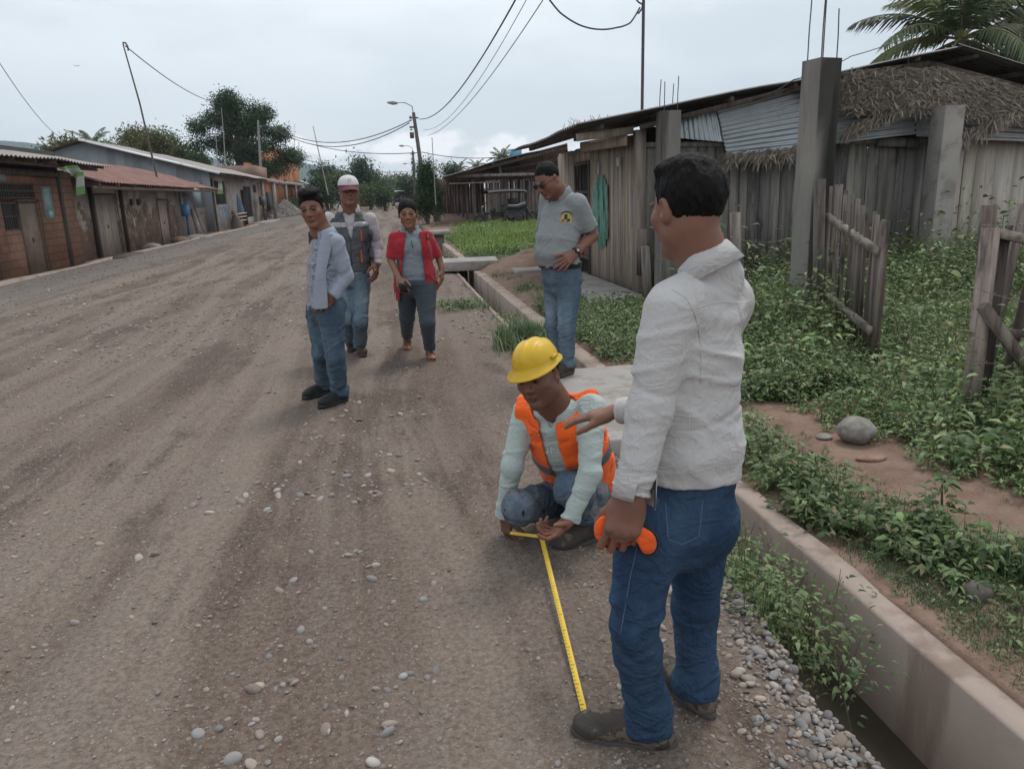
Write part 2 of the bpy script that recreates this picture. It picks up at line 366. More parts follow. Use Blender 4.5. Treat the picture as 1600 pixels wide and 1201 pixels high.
def slab(name, label, x0, x1, y0, y1, z0, z1, rz=0, m=CONC):
    c = np.array([(x0+x1)/2, (y0+y1)/2, z0]); b = MB(); h = [(x1-x0)/2, (y1-y0)/2, z1-z0]; R_ = rotm(z=rz)
    e = .012; prof = [(1, 0), (1, h[2]-e), (1-e/h[0], h[2])]
    rows = []
    for s_, zz in prof:
        rows.append([R_ @ np.array([sx*h[0]*s_, sy*h[1]*(1 if s_ == 1 else 1-e/h[1]), zz])+c for sx, sy in ((-1, -1), (1, -1), (1, 1), (-1, 1), (-1, -1))])
    b.grid(np.array(rows).transpose(1, 0, 2)); b.add(np.array(rows[-1][:4]), [[[0, 1, 2, 3]]]); b.add(np.array(rows[0][:4]), [[[3, 2, 1, 0]]])
    return tag(b.build(name, m), label, 'slab')
slab('slab_bridge', 'flat concrete slab over the channel where the polo shirted man stands', 1.22, 2.2, 4.34, 6.31, -.10, .045)
slab('slab_bridge', 'small raised pale concrete slab bridge across the channel behind the woman', 1.02, 2.2, 15.32, 16.3, .04, .22, -4)
t_ = thing('slab_bench', 'bench like slab on a dark block at the far channel end behind the woman', 'slab', (1.5, 24.6, 0))
MB().box((1.0, 24.2, .30), (1.95, 25.0, .42)).build('slab_top', CONC, t_); MB().box((1.45, 24.35, -.4), (1.75, 24.85, .30), (.5, .45, .42)).build('support_block', CONC, t_)
tag(MB().tube([(1.5, 15.9, -.4), (1.5, 15.9, .05)], .09, 12, (.3, .3, .32)).build('support_post', CONC), 'short dark post propping the small raised slab bridge', 'post')
slab('doorstep', 'low concrete apron in front of the plank house with the turquoise paint', 2.55, 3.50, 9.9, 13.6, -.05, .07, 0)
slab('doorstep', 'narrow concrete step at the left end of the plank house', 2.3, 3.3, 14.2, 16.2, -.05, .10, 3)
# left kerb and sidewalk
b = MB(); ys = np.linspace(12, 62, 90); rows = []
for y in ys:
    x = -8.05+.05*vn(np.array(y*.3), 0, 0, 3); z = .035+.03*vn(np.array(y*.5), 0, 0, 8)
    rows.append([(x+.09, y, -.1), (x+.09, y, z), (x-.12, y, z+.01), (x-.12, y, -.1)])
b.grid(np.array(rows)); tag(b.build('kerb', CONC_WALL), kind='structure')

# ---------------- stones ----------------
def icos(sub):
    import bmesh
    bm = bmesh.new(); bmesh.ops.create_icosphere(bm, subdivisions=sub, radius=1)
    v = np.array([x.co[:] for x in bm.verts], np.float32); f = np.array([[q.index for q in p.verts] for p in bm.faces], np.int32); bm.free(); return v, f
def stones(n_, pos, size, sub, seed, colr=None):
    """bake stones: pos (n,3), size (n,)"""
    r = np.random.default_rng(seed); v, f = icos(sub); n = len(pos)
    sc = np.stack([r.uniform(.8, 1.25, n), r.uniform(.6, .95, n), r.uniform(.38, .7, n)], 1)*size[:, None]
    a = r.uniform(0, 6.28, n); ti = r.normal(0, .25, (n, 2))
    V = v[None]*sc[:, None, :]
    ph = r.uniform(0, 50, (n, 1, 3))
    V = V*(1+.14*vn((v[None, :, 0]*1.1+ph[..., 0]), v[None, :, 1]*1.1+ph[..., 1], v[None, :, 2]*1.1+ph[..., 2], 3))[..., None]
    x, y, z = V[..., 0], V[..., 1], V[..., 2]
    z2 = z+ti[:, :1]*x+ti[:, 1:]*y
    X_ = x*np.cos(a)[:, None]-y*np.sin(a)[:, None]; Y_ = x*np.sin(a)[:, None]+y*np.cos(a)[:, None]
    out = np.stack([X_, Y_, z2], -1)+pos[:, None, :]
    F = f[None]+(np.arange(n)*len(v))[:, None, None]
    pal = np.array([(.25, .25, .255), (.32, .315, .31), (.38, .335, .29), (.20, .20, .205), (.29, .235, .20), (.44, .41, .385), (.26, .225, .20), (.46, .36, .29)])
    pr = np.array([.22, .2, .12, .14, .12, .1, .07, .03]); c = pal[r.choice(8, n, p=pr/pr.sum())]*r.uniform(.75, 1.2, (n, 1))
    if colr is not None: c = c*(1-colr)+np.array((.19, .15, .125))*colr
    return out.reshape(-1, 3), F.reshape(-1, 3), np.repeat(c, len(v), 0)
t = NT('river_stone'); STONE = t.fin(t.mix(1., t.attr(), t.mix(t.noise(30, None, 5, .7), (.7, .7, .7), (1.25, 1.22, 1.2)), 'MULTIPLY'), .8, t.bump(t.noise(90), .3, .003), spec=.3)
def put_stones(n, seed, sizes, region, sub, dens, sink=.25, dusty=.3):
    r = np.random.default_rng(seed); x0, x1, y0, y1 = region; x = r.uniform(x0, x1, n*4)
    y = y0*(y1/y0)**r.uniform(0, 1, n*4) if y0 > 0 else r.uniform(y0, y1, n*4)
    k = r.uniform(0, 1, n*4) < dens(x, y); x, y = x[k][:n], y[k][:n]; n = len(x)
    s = sizes(r, n); e = edge_x(y); z = np.where(x < e, road_z(x, y), road_z(e, y)-(x-e)*2.2)
    return stones(n, np.stack([x, y, z+s*(.45-sink)], 1), s, sub, seed, dusty)
def dens_road(x, y):
    base = .2+.5*sm(-.8, -2.0, x)+.5*sm(-.1, .5, fbm(x*.7, y*.22, 0*x, 4, 44))+.25*sm(.1, .5, fbm(x*2.5, y*2.5, 0*x, 3, 61))
    return np.clip(base*(1-.6*np.exp(-((x+.55)/.45)**2)), .05, 1)
def dens_edge(x, y): return np.exp(-((x-edge_x(y)+.02)/.17)**2)*(1-.55*sm(3.5, 6, y))
def dens_clump(x, y): return sm(.25, .5, fbm(x*1.9, y*1.5, 0*x, 3, 88))*(.25+sm(0, .35, fbm(x*.5, y*.5, 0*x, 2, 12)))+.8*np.exp(-((x+.35)/.28)**2-((y-2.25)/.45)**2)+.6*np.exp(-((x+.1)/.3)**2-((y-3.0)/.22)**2)
parts = [put_stones(15000, 1, lambda r, n: .0035+.004*r.random(n)**2, (-4.2, 1.3, 1.1, 9), 1, dens_road, .3, .45),
         put_stones(8000, 2, lambda r, n: .006+.008*r.random(n)**2, (-5, 1.25, 1.1, 16), 1, dens_road, .32, .4),
         put_stones(1500, 3, lambda r, n: .011+.017*r.random(n)**2.5, (-5, 1.2, 1.2, 16), 2, dens_clump, .34, .25),
         put_stones(800, 4, lambda r, n: .009+.015*r.random(n)**2, (-6, 1.2, 1.2, 20), 2, lambda x, y: .25+.7*sm(-.6, -2.2, x), .34, .3),
         put_stones(2600, 5, lambda r, n: .005+.010*r.random(n)**2, (.8, 1.45, 1.1, 6.5), 2, dens_edge, .15, .35),
         put_stones(520, 6, lambda r, n: .011+.013*r.random(n)**2, (.85, 1.36, 1.1, 6.5), 2, dens_edge, .1, .25),
         put_stones(5000, 7, lambda r, n: .012+.02*r.random(n)**2, (-8, 1.3, 8, 45), 1, dens_road)]
b = MB()
for v, f, c in parts: b.add(v, [f], c)
tag(b.build('gravel', STONE, smooth=True), kind='stuff')
def boulder(name, label, p, s, seed, c=(1, 1, 1)):
    v, f = icos(4); ph = seed*7.3
    d = 1+.16*fbm(v[:, 0]*1.3+ph, v[:, 1]*1.3, v[:, 2]*1.3, 3, seed)+.05*vn(v[:, 0]*3+ph, v[:, 1]*3, v[:, 2]*3, seed)+.012*vn(v[:, 0]*11+ph, v[:, 1]*11, v[:, 2]*11, seed)
    V = v*d[:, None]*np.array(s); o = make_mesh(name, V, [f], BOULD, None, np.full((len(V), 3), c), True, p); return tag(o, label, 'stone')
t = NT('boulder_stone'); BOULD = t.fin(t.mix(1., t.mix(t.rng(t.noise(9, None, 8, .75), .35, .65), (.19, .175, .155), (.31, .29, .265)), t.attr(), 'MULTIPLY'), .9, t.bump(t.noise(25, None, 7, .7), .5, .01), spec=.2)
boulder('boulder', 'largest rounded grey boulder beside the dirt path below the picket gate', (2.714, 4.050, 0.078), (.112, .095, .085), 3)
boulder('boulder', 'smaller grey boulder half in weeds right of the largest one', (3.198, 4.350, -0.037), (.11, .09, .075), 5)
boulder('boulder', 'flat low stone left of the largest boulder at the path edge', (2.569, 4.150, 0.018), (.05, .045, .02), 8)
boulder('boulder', 'dark round stone in grass near the right picture edge', (2.095, 2.302, 0.030), (.055, .05, .045), 9, (.5, .48, .47))
boulder('boulder', 'thin reddish flat rock lying on the path edge under the large boulder', (2.630, 3.761, 0.010), (.09, .05, .020), 12, (1.1, .72, .62))
boulder('boulder', 'small tan stone on bare soil beside the channel wall', (2.018, 2.970, 0.020), (.03, .025, .022), 13, (1.15, .9, .75))
# ================= RIGHT: PLANK HOUSE WITH TIN GABLE ROOF =================
def planks(mb, a, b, z0, z1f, wd=.16, thick=.022, seed=1, gap=.006, col=(1, 1, 1), jag=.02, z0j=.03, var=.25, out=1):
    """vertical boards from a to b (xy). z1f(t)->top height"""
    r = np.random.default_rng(seed); a = np.array(a, float); b = np.array(b, float); L_ = np.linalg.norm(b-a); d = (b-a)/L_; nrm = np.array([d[1], -d[0]])*out
    s = 0
    while s < L_-.03:
        w = min(wd*r.uniform(.7, 1.25), L_-s); o = r.uniform(0, .010); lean = r.normal(0, .006)
        p0 = a+d*s+nrm*o; p1 = a+d*(s+w-gap-r.random()*.006)+nrm*(o+r.uniform(-.004, .004)); zt = z1f((s+w/2)/L_)-r.random()*jag; zb = z0-r.random()*z0j
        q = nrm*thick; c = np.array(col)*r.uniform(1-var, 1+var)*np.array([1, r.uniform(.96, 1.03), r.uniform(.92, 1.04)])
        V = [(*p0, zb), (*p1, zb), (*(p1+d*lean), zt), (*(p0+d*lean), zt-r.random()*jag*.5)]
        V2 = [(x+q[0], y+q[1], z) for x, y, z in V]
        mb.add(V+V2, [[[0, 1, 2, 3], [7, 6, 5, 4], [0, 4, 5, 1], [1, 5, 6, 2], [2, 6, 7, 3], [3, 7, 4, 0]]], c); s += w
    return mb
def corrugate(P00, P10, P11, P01, ribs, amp=.02, along=0, n=6, sag=0., edge=0., seed=0, thick=.004):
    """sheet over 4 corners; ribs run along u (P00->P10) when along=0, along v otherwise"""
    P = [np.array(p, float) for p in (P00, P10, P11, P01)]; m = ribs*6+1
    nu, nv = (n, m) if along == 0 else (m, n)
    u = np.linspace(0, 1, nu)[:, None, None]; v = np.linspace(0, 1, nv)[None, :, None]
    S = P[0]*(1-u)*(1-v)+P[1]*u*(1-v)+P[2]*u*v+P[3]*(1-u)*v
    nr = np.cross(P[1]-P[0], P[3]-P[0]); nr /= np.linalg.norm(nr)
    ph = (v if along == 0 else u)*ribs*2*math.pi
    S = S+nr*amp*np.sin(ph)
    uu = np.broadcast_to(u[..., 0], S.shape[:2]); vv = np.broadcast_to(v[..., 0], S.shape[:2])
    S = S+nr*(.5*edge*vn(uu*5, vv*5, 0*uu+seed, seed))[..., None]
    S[..., 2] -= sag*(np.sin(math.pi*uu)*.5)
    b = MB(); b.grid(S); b.grid(S-nr*thick); return b
rt = thing('plank_house', 'long grey plank house with tin gable roof, patched tin and palm thatch gable', 'house', (8, 11, 0))
FX = 3.55
# street facade (faces the road)
mb = MB(); planks(mb, (FX, 13.42), (FX, 10.78), .03, lambda t: 2.28, .13, seed=3, out=-1)
planks(mb, (FX, 15.9), (FX, 14.5), .05, lambda t: 2.25, .13, seed=4, out=-1)
planks(mb, (FX, 14.5), (FX, 13.42), 2.0, lambda t: 2.26, .13, seed=5, out=-1)
mb.build('street_wall', WOOD_TAN, rt)
# turquoise paint patch, set 3 mm proud of the boards
t = NT('turquoise_paint'); TURQ = t.fin(t.mix(t.rng(t.noise(18, t.mp((1, 1, .15)), 6, .7), .50, .68), (.17, .40, .33), (.22, .27, .225)), .8, t.bump(t.noise(30, t.mp((1, 1, .1))), .5, .006), spec=.2); t.put(t.b.inputs['Alpha'], t.rng(t.noise(11, t.mp((1, 1, .2), loc=(3, 3, 3)), 7, .8), .42, .50))
pb = MB(); r_ = np.random.default_rng(5)
cy, cz = 12.62, 1.22
for y in np.arange(cy-.42, cy+.42, .13):
    w = .125; f = max(0, 1-((y+w/2-cy)/.46)**2)**.5
    if f < .2: continue
    pb.box((FX-.038, y, cz-.62*f-r_.random()*.12), (FX-.0335, y+w, cz+.52*f+r_.random()*.06))
pb.box((FX-.038, 12.86, 1.80), (FX-.0335, 12.91, 2.02)); pb.build('turquoise_paint', TURQ, rt)
wh = simple('old_white_paint', (.5, .48, .45), .85, .3, 20)
pb = MB(); [MB().box(a_, b_).build('paint_stroke', wh, rt) for a_, b_ in (((FX-.038, 11.50, 1.42), (FX-.0335, 11.54, 2.0)), ((FX-.038, 11.58, 1.85), (FX-.0335, 11.72, 1.98)), ((FX-.038, 12.72, 1.72), (FX-.0335, 12.78, 1.95)))]
# dark doorway with open shutter frame
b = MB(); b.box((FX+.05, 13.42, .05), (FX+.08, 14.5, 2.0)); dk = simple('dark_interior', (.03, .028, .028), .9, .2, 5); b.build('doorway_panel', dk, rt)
b = MB(); 
for z in (.3, .95, 1.45, 1.95): b.box((FX-.03, 13.44, z), (FX+.02, 14.48, z+.06))
for y in (13.42, 14.0, 14.42): b.box((FX-.025, y, .05), (FX+.015, y+.06, 1.98))
b.build('door_frame', WOOD_DARK, rt)
pk = simple('faded_red_curtain', (.17, .07, .075), .95, .3, 12); MB().grid(np.array([[(FX+.03+.015*math.sin(y*40), y, z) for z in (.3, 1.42)] for y in np.linspace(13.5, 14.4, 40)])).build('curtain', pk, rt)
MB().box((FX-.08, 10.62, 0), (FX+.06, 10.78, 2.3), (.8, .8, .8)).beam((FX-.2, 10.72, 2.18), (FX-.2, 13.2, 2.22), .05, .16).beam((FX-.1, 10.70, 2.30), (FX-.9, 10.70, 2.22), .05, .10).build('corner_post', WOOD_TAN, rt)
blue = simple('blue_paint_chips', (.12, .22, .30), .85, .4, 25); MB().box((FX-.045, 10.80, .98), (FX-.0335, 10.92, 1.5)).build('blue_paint', blue, rt)
# gable wall planks facing the camera
GYW = 10.72
def roofz(x): return 2.29+.178*(x-2.6) if x < 7.98 else 3.247-.235*(x-7.98)
mb = MB(); planks(mb, (FX+.06, GYW), (8.25, GYW), -.05, lambda t: 2.12-.0*t, .165, seed=7, col=(.75, .76, .78), var=.3); mb.build('gable_wall_grey', WOOD_GREY, rt)
mb = MB(); planks(mb, (8.25, GYW-.01), (14.2, GYW-.01), -.05, lambda t: 2.14, .27, seed=9, var=.10); mb.build('gable_wall_pale', WOOD_PALE, rt)
mb = MB(); planks(mb, (14.2, GYW), (14.2, 16), 0, lambda t: 2.2, .2, seed=19); planks(mb, (FX, 16), (14.2, 16), 0, lambda t: 2.2, .2, seed=20); mb.build('rear_wall', WOOD_GREY, rt)
b = MB(); b.beam((3.6, GYW-.03, 2.10), (8.1, GYW-.04, 2.06), .05, .07); b.beam((8.1, GYW-.05, 2.10), (14.2, GYW-.06, 2.18), .05, .09); b.beam((7.1, GYW-.08, 2.06), (7.75, GYW-.08, 2.02), .08, .13, (.6, .6, .6)); b.build('wall_plate', WOOD_GREY, rt)
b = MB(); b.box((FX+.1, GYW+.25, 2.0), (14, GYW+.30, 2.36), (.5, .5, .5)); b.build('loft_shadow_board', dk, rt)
# patched corrugated sheets on the gable
corrugate((4.068, 10.620, 2.478), (4.078, 10.580, 2.173), (4.707, 10.500, 2.102), (4.631, 10.600, 2.591), 9, .012, 0, 6, edge=.03, seed=2).build('tin_patch', TIN, rt)
corrugate((4.592, 10.550, 2.562), (5.891, 10.580, 2.879), (5.885, 10.400, 1.982), (4.723, 10.460, 1.913), 12, .014, 0, 8, edge=.05, seed=5).build('tin_patch', TIN_PATCH if 'TIN_PATCH' in globals() else TIN, rt)
corrugate((5.789, 10.600, 2.698), (7.584, 10.600, 2.928), (7.557, 10.450, 2.136), (5.749, 10.450, 1.988), 11, .014, 0, 8, edge=.05, seed=6).build('tin_patch', TIN, rt)
corrugate((7.624, 10.600, 2.540), (10.263, 10.600, 2.404), (10.144, 10.400, 1.938), (7.560, 10.450, 2.101), 6, .014, 0, 8, edge=.05, seed=7).build('tin_patch', TIN, rt)
b = MB(); b.beam((3.465, 10.450, 2.318), (5.794, 10.450, 2.797), .05, .07); b.beam((5.796, 10.460, 2.864), (7.664, 10.460, 3.076), .05, .08); b.beam((7.664, 10.460, 3.076), (9.665, 10.460, 2.622), .05, .09)
b.beam((5.799, 10.400, 2.732), (6.398, 10.400, 2.848), .05, .20, (.6, .6, .6)); b.beam((7.232, 10.360, 3.230), (7.467, 10.360, 2.559), .02, .02); b.beam((4.678, 10.380, 1.919), (5.865, 10.360, 1.946), .03, .03, (.7, .6, .5)); b.build('rafter', WOOD_DARK, rt)
# roof: two slopes of dark tin running back, dark front verge
def rslope(x0, x1, n, nm):
    p = lambda x, y, dz=0.: (x, y, roofz(x)+.05+dz)
    corrugate(p(x0, 10.22), p(x1, 10.22), p(x1, 15.6), p(x0, 15.6), n, .018, 0, 14, edge=.06, seed=int(x0*3)).build(nm, TIN_DARK, rt)
rslope(2.55, 8.03, 40, 'roof_slope'); rslope(7.93, 14.6, 40, 'roof_slope')
b = MB(); 
for x in np.arange(2.9, 14, .9): b.beam((x, 10.3, roofz(x)-.02), (x, 15.5, roofz(x)-.02), .05, .06)
b.build('purlin', WOOD_DARK, rt)
# dead twigs on the roof edge
b = MB(); r_ = np.random.default_rng(3)
for k in range(60):
    p = np.array([2.75+r_.random()*.5, 10.6+r_.random()*1.5, roofz(2.9)+.06]); b.tube([p, p+np.array([r_.normal(0, .08), r_.normal(0, .08), .03+r_.random()*.09])], .004, 3)
tag(b.build('dry_twigs', BARK), kind='stuff')
# palm thatch on the gable
def thatch(mb, a, b, n, ln, seed, droop=1., spread=.35, w=.016, dirv=(0, 0, -1), depth=.12):
    r = np.random.default_rng(seed); a = np.array(a, float); b = np.array(b, float); V = []; C = []
    for k in range(n):
        t = r.random(); p = a+(b-a)*t+np.array([r.normal(0, .02), -abs(r.normal(0, depth*.4)), r.normal(0, .03)]); l = ln*r.uniform(.5, 1.2)
        d = np.array(dirv, float)+np.array([r.normal(0, spread), r.normal(-.15, .15), r.normal(0, .2)]); d /= np.linalg.norm(d)
        q = p+d*l*.55; e = q+(d+np.array([0, -.05, -.6*droop]))*l*.45; s = np.cross(d, [0, 1, .3]); s = s/np.linalg.norm(s)*w*r.uniform(.5, 1.3)
        V += [p-s*.5, p+s*.5, q+s, q-s, e]; c = np.array((.24, .205, .175))*r.uniform(.55, 1.35); C += [c]*5
    i = np.arange(n)[:, None]*5; mb.add(np.array(V), [i+np.array([[0, 1, 2, 3]]), i+np.array([[3, 2, 4]])], np.array(C)); return mb
mb = MB()
for k in range(9):
    f = k/8.
    a = np.array((6.293, 10.300, 2.918))*(1-f)+np.array((6.325, 10.300, 2.505))*f; m_ = np.array((7.558, 10.300, 2.953))*(1-f)+np.array((7.575, 10.250, 2.444))*f; c = np.array((10.064, 10.300, 2.466))*(1-f)+np.array((10.061, 10.250, 2.189))*f
    thatch(mb, a, m_, 800, .13, 10+k, spread=.9, dirv=(-1, 0, -.28), w=.010, droop=.35); thatch(mb, m_, c, 1200, .13, 30+k, spread=.9, dirv=(1, 0, -.25), w=.010, droop=.35)
mb.build('palm_thatch', THATCH, rt)
mb = MB(); thatch(mb, (6.351, 10.300, 2.169), (7.317, 10.250, 2.567), 900, .13, 50, dirv=(-.6, 0, -.7), w=.011); thatch(mb, (7.868, 10.200, 1.973), (8.846, 10.200, 2.365), 800, .15, 51, dirv=(-.6, 0, -.8), w=.011); thatch(mb, (7.774, 10.200, 2.095), (8.067, 10.200, 2.149), 160, .30, 52, dirv=(-.2, 0, -1), w=.011); mb.build('hanging_frond', THATCH, rt)
mb = MB(); thatch(mb, (4.665, 10.350, 1.893), (5.859, 10.350, 1.946), 520, .17, 53, dirv=(-.8, 0, -.45), spread=.5); mb.build('hanging_frond', THATCH, rt)

# ---------------- concrete columns with starter bars ----------------
def column(label, x, y, z1, w, rz, bars, lean=(0, 0), grp='unfinished concrete columns', mat=CONC_COL, bl=.5, dark=False):
    t = thing('concrete_column', label, 'column', (x, y, 0), grp); R_ = rotm(z=rz); rows = []
    n = 24; c = w/2; pts = [(-c, -c+.01), (-c+.01, -c), (-.02, -c), (.03, -c), (c-.01, -c), (c, -c+.01), (c, c-.01), (c-.01, c), (-c+.01, c), (-c, c-.01), (-c, -c+.01)]
    for i in range(n):
        z = -.3+(z1+.3)*i/(n-1); rows.append([R_ @ np.array([px*(1+.02*vn(np.array(z*3+q), 0, 0, 3)), py, 0])+np.array([x+lean[0]*z, y+lean[1]*z, z]) for q, (px, py) in enumerate(pts)])
    b = MB(); b.grid(np.array(rows).transpose(1, 0, 2)); b.add(np.array(rows[-1][:10]), [[list(range(10))]])
    if dark:   # rain stained flank: the soot black stain belongs to the concrete
        P_ = np.concatenate(b.v)-[x, y, 0]; P_ = P_ @ R_; b.c = [np.ones((len(P_), 3))*(1.25-.97*sm(-c+.012, -c-.0, P_[:, 1]+.0*P_[:, 2])*sm(-.17, -.09, P_[:, 0]+.05*vn(P_[:, 2]*1.7, 0*P_[:, 2], 0*P_[:, 2], 4))*(1-.6*sm(.7, .1, P_[:, 2])))[:, None]]
    b.build('shaft', mat, t)
    r = np.random.default_rng(int(x*10))
    for sx, sy in bars:
        p = R_ @ np.array([sx*(c-.04), sy*(c-.04), 0])+np.array([x+lean[0]*z1, y+lean[1]*z1, z1-.05]); l = bl*r.uniform(.8, 1.15)
        MB().tube([p, p+np.array([0, 0, l*.5]), p+np.array([r.normal(0, .01), 0, l])], .006, 6).build('rebar', STEEL, t)
    return t
B4 = [(-1, -1), (1, -1), (-1, 1), (1, 1)]
column('tall near column stained half black, with four bars above the picket gate', 4.36, 7.55, 2.70, .27, 12, B4, bl=.62, lean=(.004, 0), dark=True)
column('grey column at the plank house corner behind the head of the man in white', 3.80, 10.28, 2.50, .26, 0, B4, bl=.42, grp='unfinished concrete columns')
column('pale barless column in front of the pale plank wall', 7.70, 10.05, 2.47, .30, 0, [], lean=(.015, 0), mat=CONC)

t = NT('rail_wood'); _g = t.noise(9, t.mp((1, .15, 1)), 6, .7); WOOD_RAIL = t.fin(t.mix(1., t.mix(t.rng(_g, .35, .65), (.10, .085, .075), (.27, .24, .215)), t.attr(), 'MULTIPLY'), .9, t.bump(_g, .4, .003), spec=.2)
# ---------------- picket gate, leaning fence, barbed wire ----------------
g = thing('picket_gate', 'weathered wooden picket gate standing open beside the black stained column', 'gate', (4.340, 7.250, -0.052))
A = np.array((4.353, 7.200, -0.044)); B = np.array((3.853, 5.620, -0.018)); A[2] = .03; B[2] = .02; n = 14; r_ = np.random.default_rng(8)
pm = MB()
for i in range(n):
    f = i/(n-1); p = A*(1-f)+B*f; zt = 1.50*(1-f)+1.22*f+r_.normal(0, .025); zb = .0+r_.random()*.12
    w = .058*r_.uniform(.7, 1.25); q = np.array([r_.normal(0, .02), 0, 0]); d = (B-A)/np.linalg.norm(B-A)
    nn = np.array([d[1], -d[0], 0])
    pm.beam(p+np.array([0, 0, zb]), p+q+np.array([0, 0, zt]), w, .022, np.array((1, .97, .95))*r_.uniform(.6, 1.4), up=nn)
pm.build('picket', WOOD_GATE, g)
side = np.array([-.035, -.01, 0])
for z0, z1 in ((1.17, .97), (.42, .33)):
    MB().beam(A+side+np.array([0, 0, z0]), B+side+np.array([0, 0, z1]), .07, .03, (1.3, 1.25, 1.2), up=(1, 0, 0)).build('rail', WOOD_RAIL, g)
MB().beam(np.array((4.310, 7.200, -0.142)), np.array((4.221, 7.200, 1.557)), .08, .08).build('gate_post', WOOD_GATE, g)
MB().beam(B+np.array([.03, .02, 0]), B+np.array([.03, .02, 1.2]), .06, .05, (.9, .85, .8)).build('end_stile', WOOD_GATE, g)
f_ = thing('leaning_fence', 'broken dark picket fence leaning right with heavy peeling post', 'fence', (3.602, 4.220, -0.018))
P0 = np.array((3.596, 4.200, -0.025)); P1 = np.array((3.595, 4.200, 1.235))
MB().beam(P0+np.array([0, 0, -.1]), P1, .055, .10, (1.7, 1.6, 1.55)).build('split_post', WOOD_GATE, f_)
MB().beam(P0+np.array([.066, .03, -.1]), np.array((3.688, 4.240, 1.215)), .07, .11, (.45, .42, .42)).build('split_post', WOOD_GATE, f_)
MB().beam((3.669, 4.300, 0.977), (3.649, 4.300, 1.368), .07, .06, (1.1, 1, .95)).build('post_top', WOOD_GATE, f_)
for (a, b, w) in (((1530,655), (1606,322), .055), ((1552,668), (1622,380), .06), ((1575,668), (1645,400), .06), ((1598,668), (1668,380), .055), ((1622,668), (1690,390), .05), ((1565,470), (1578,345), .05)):
    pass
for p_, q_, w, c in (((3.878, 4.450, -0.042), (3.937, 4.350, 1.365), .06, 1.), ((4.064, 4.500, -0.095), (4.131, 4.400, 1.190), .055, .8), ((4.210, 4.500, -0.107), (4.269, 4.400, 1.143), .055, 1.1), ((4.347, 4.500, -0.118), (4.380, 4.400, 1.179), .055, .8), ((4.020, 4.500, 0.730), (3.918, 4.400, 1.238), .05, .55)):
    MB().beam(p_, q_, w, .025, (c, c*.95, c*.93)).build('picket', WOOD_GATE, f_)
MB().beam((3.643, 4.180, 1.200), (4.244, 4.150, 1.060), .055, .06, (1.2, 1.15, 1.1), up=(0, 1, 0)).build('rail', WOOD_RAIL, f_)
MB().beam((3.960, 4.400, 0.536), (4.544, 4.350, 0.473), .05, .05, (.8, .75, .7), up=(0, 1, 0)).build('rail', WOOD_RAIL, f_)
MB().beam((3.532, 4.120, 0.777), (4.247, 4.000, -0.112), .06, .05, (1., .95, .9), up=(0, 1, 0)).build('brace', WOOD_GATE, f_)
def wire(name, label, pts, r=.003, sag=0., m=None, n=24, cat='wire', group=None, barbs=False):
    b = MB(); P = []
    for a, c in zip(pts[:-1], pts[1:]):
        a = np.array(a, float); c = np.array(c, float)
        for i in range(n if a is not None else n):
            f = i/n; p = a*(1-f)+c*f; p[2] -= 4*sag*f*(1-f); P.append(p)
    P.append(np.array(pts[-1], float)); b.tube(P, r, 5)
    if barbs:
        for i in range(2, len(P)-1, 3): b.tube([P[i]+np.array([-.012, 0, .014]), P[i]+np.array([.012, 0, -.014])], r*.7, 4); b.tube([P[i]+np.array([.012, 0, .014]), P[i]+np.array([-.012, 0, -.014])], r*.7, 4)
    return tag(b.build(name, m or CABLE), label, cat, group)
CABLE = simple('black_cable', (.045, .045, .05), .7, .1, 5); WIREM = simple('old_wire', (.26, .24, .23), .6, .2, 10, metal=.6)
for i, (a, c) in enumerate((((3.68, 4.14, 1.20), (4.077, 4.200, 1.285)), ((3.457, 4.100, 0.892), (4.068, 4.100, 0.741)), ((3.438, 4.100, 0.462), (4.131, 4.100, 0.353)), ((3.462, 4.100, 0.154), (4.021, 4.000, -0.135)))):
    wire('barbed_wire', ['topmost', 'second', 'third', 'lowest'][i]+' barbed strand nailed across the leaning fence', [a if i else (3.452, 4.100, 1.260), c], .0022, .02, WIREM, group='barbed wire strands', barbs=True)
for i, (a, c, m_) in enumerate((((4.356, 9.300, 0.873), (4.364, 7.400, 1.089), .10), ((4.417, 9.300, 0.443), (4.396, 7.400, 0.625), .06), ((4.476, 9.300, 0.070), (4.384, 7.400, 0.272), .05))):
    wire('barbed_wire', ['upper', 'middle', 'lower'][i]+' sagging wire strand from the black stained column to the thin post', [a, c], .003, m_, WIREM, group='barbed wire strands', barbs=True)
def post(label, a, b, w, m=WOOD_GREY, c=1., name='wooden_post', h=None): return tag(MB().beam(a, b, w, h or w, (c, c, c), taper=.85).build(name, m), label, 'post')
post('short split post with black top behind the man in white', (4.391, 9.300, -0.009), (4.335, 9.300, 1.191), .12, WOOD_GATE, 1.2)
post('short dark stake at the plank house corner left of the man in white', (3.222, 9.600, 0.433), (3.217, 9.600, 1.019), .11, WOOD_GATE, .7)
post('thin weathered stake leaning by the house corner behind the man in white', (3.235, 9.400, 0.043), (3.194, 9.400, 0.815), .10, WOOD_GATE, 1.)
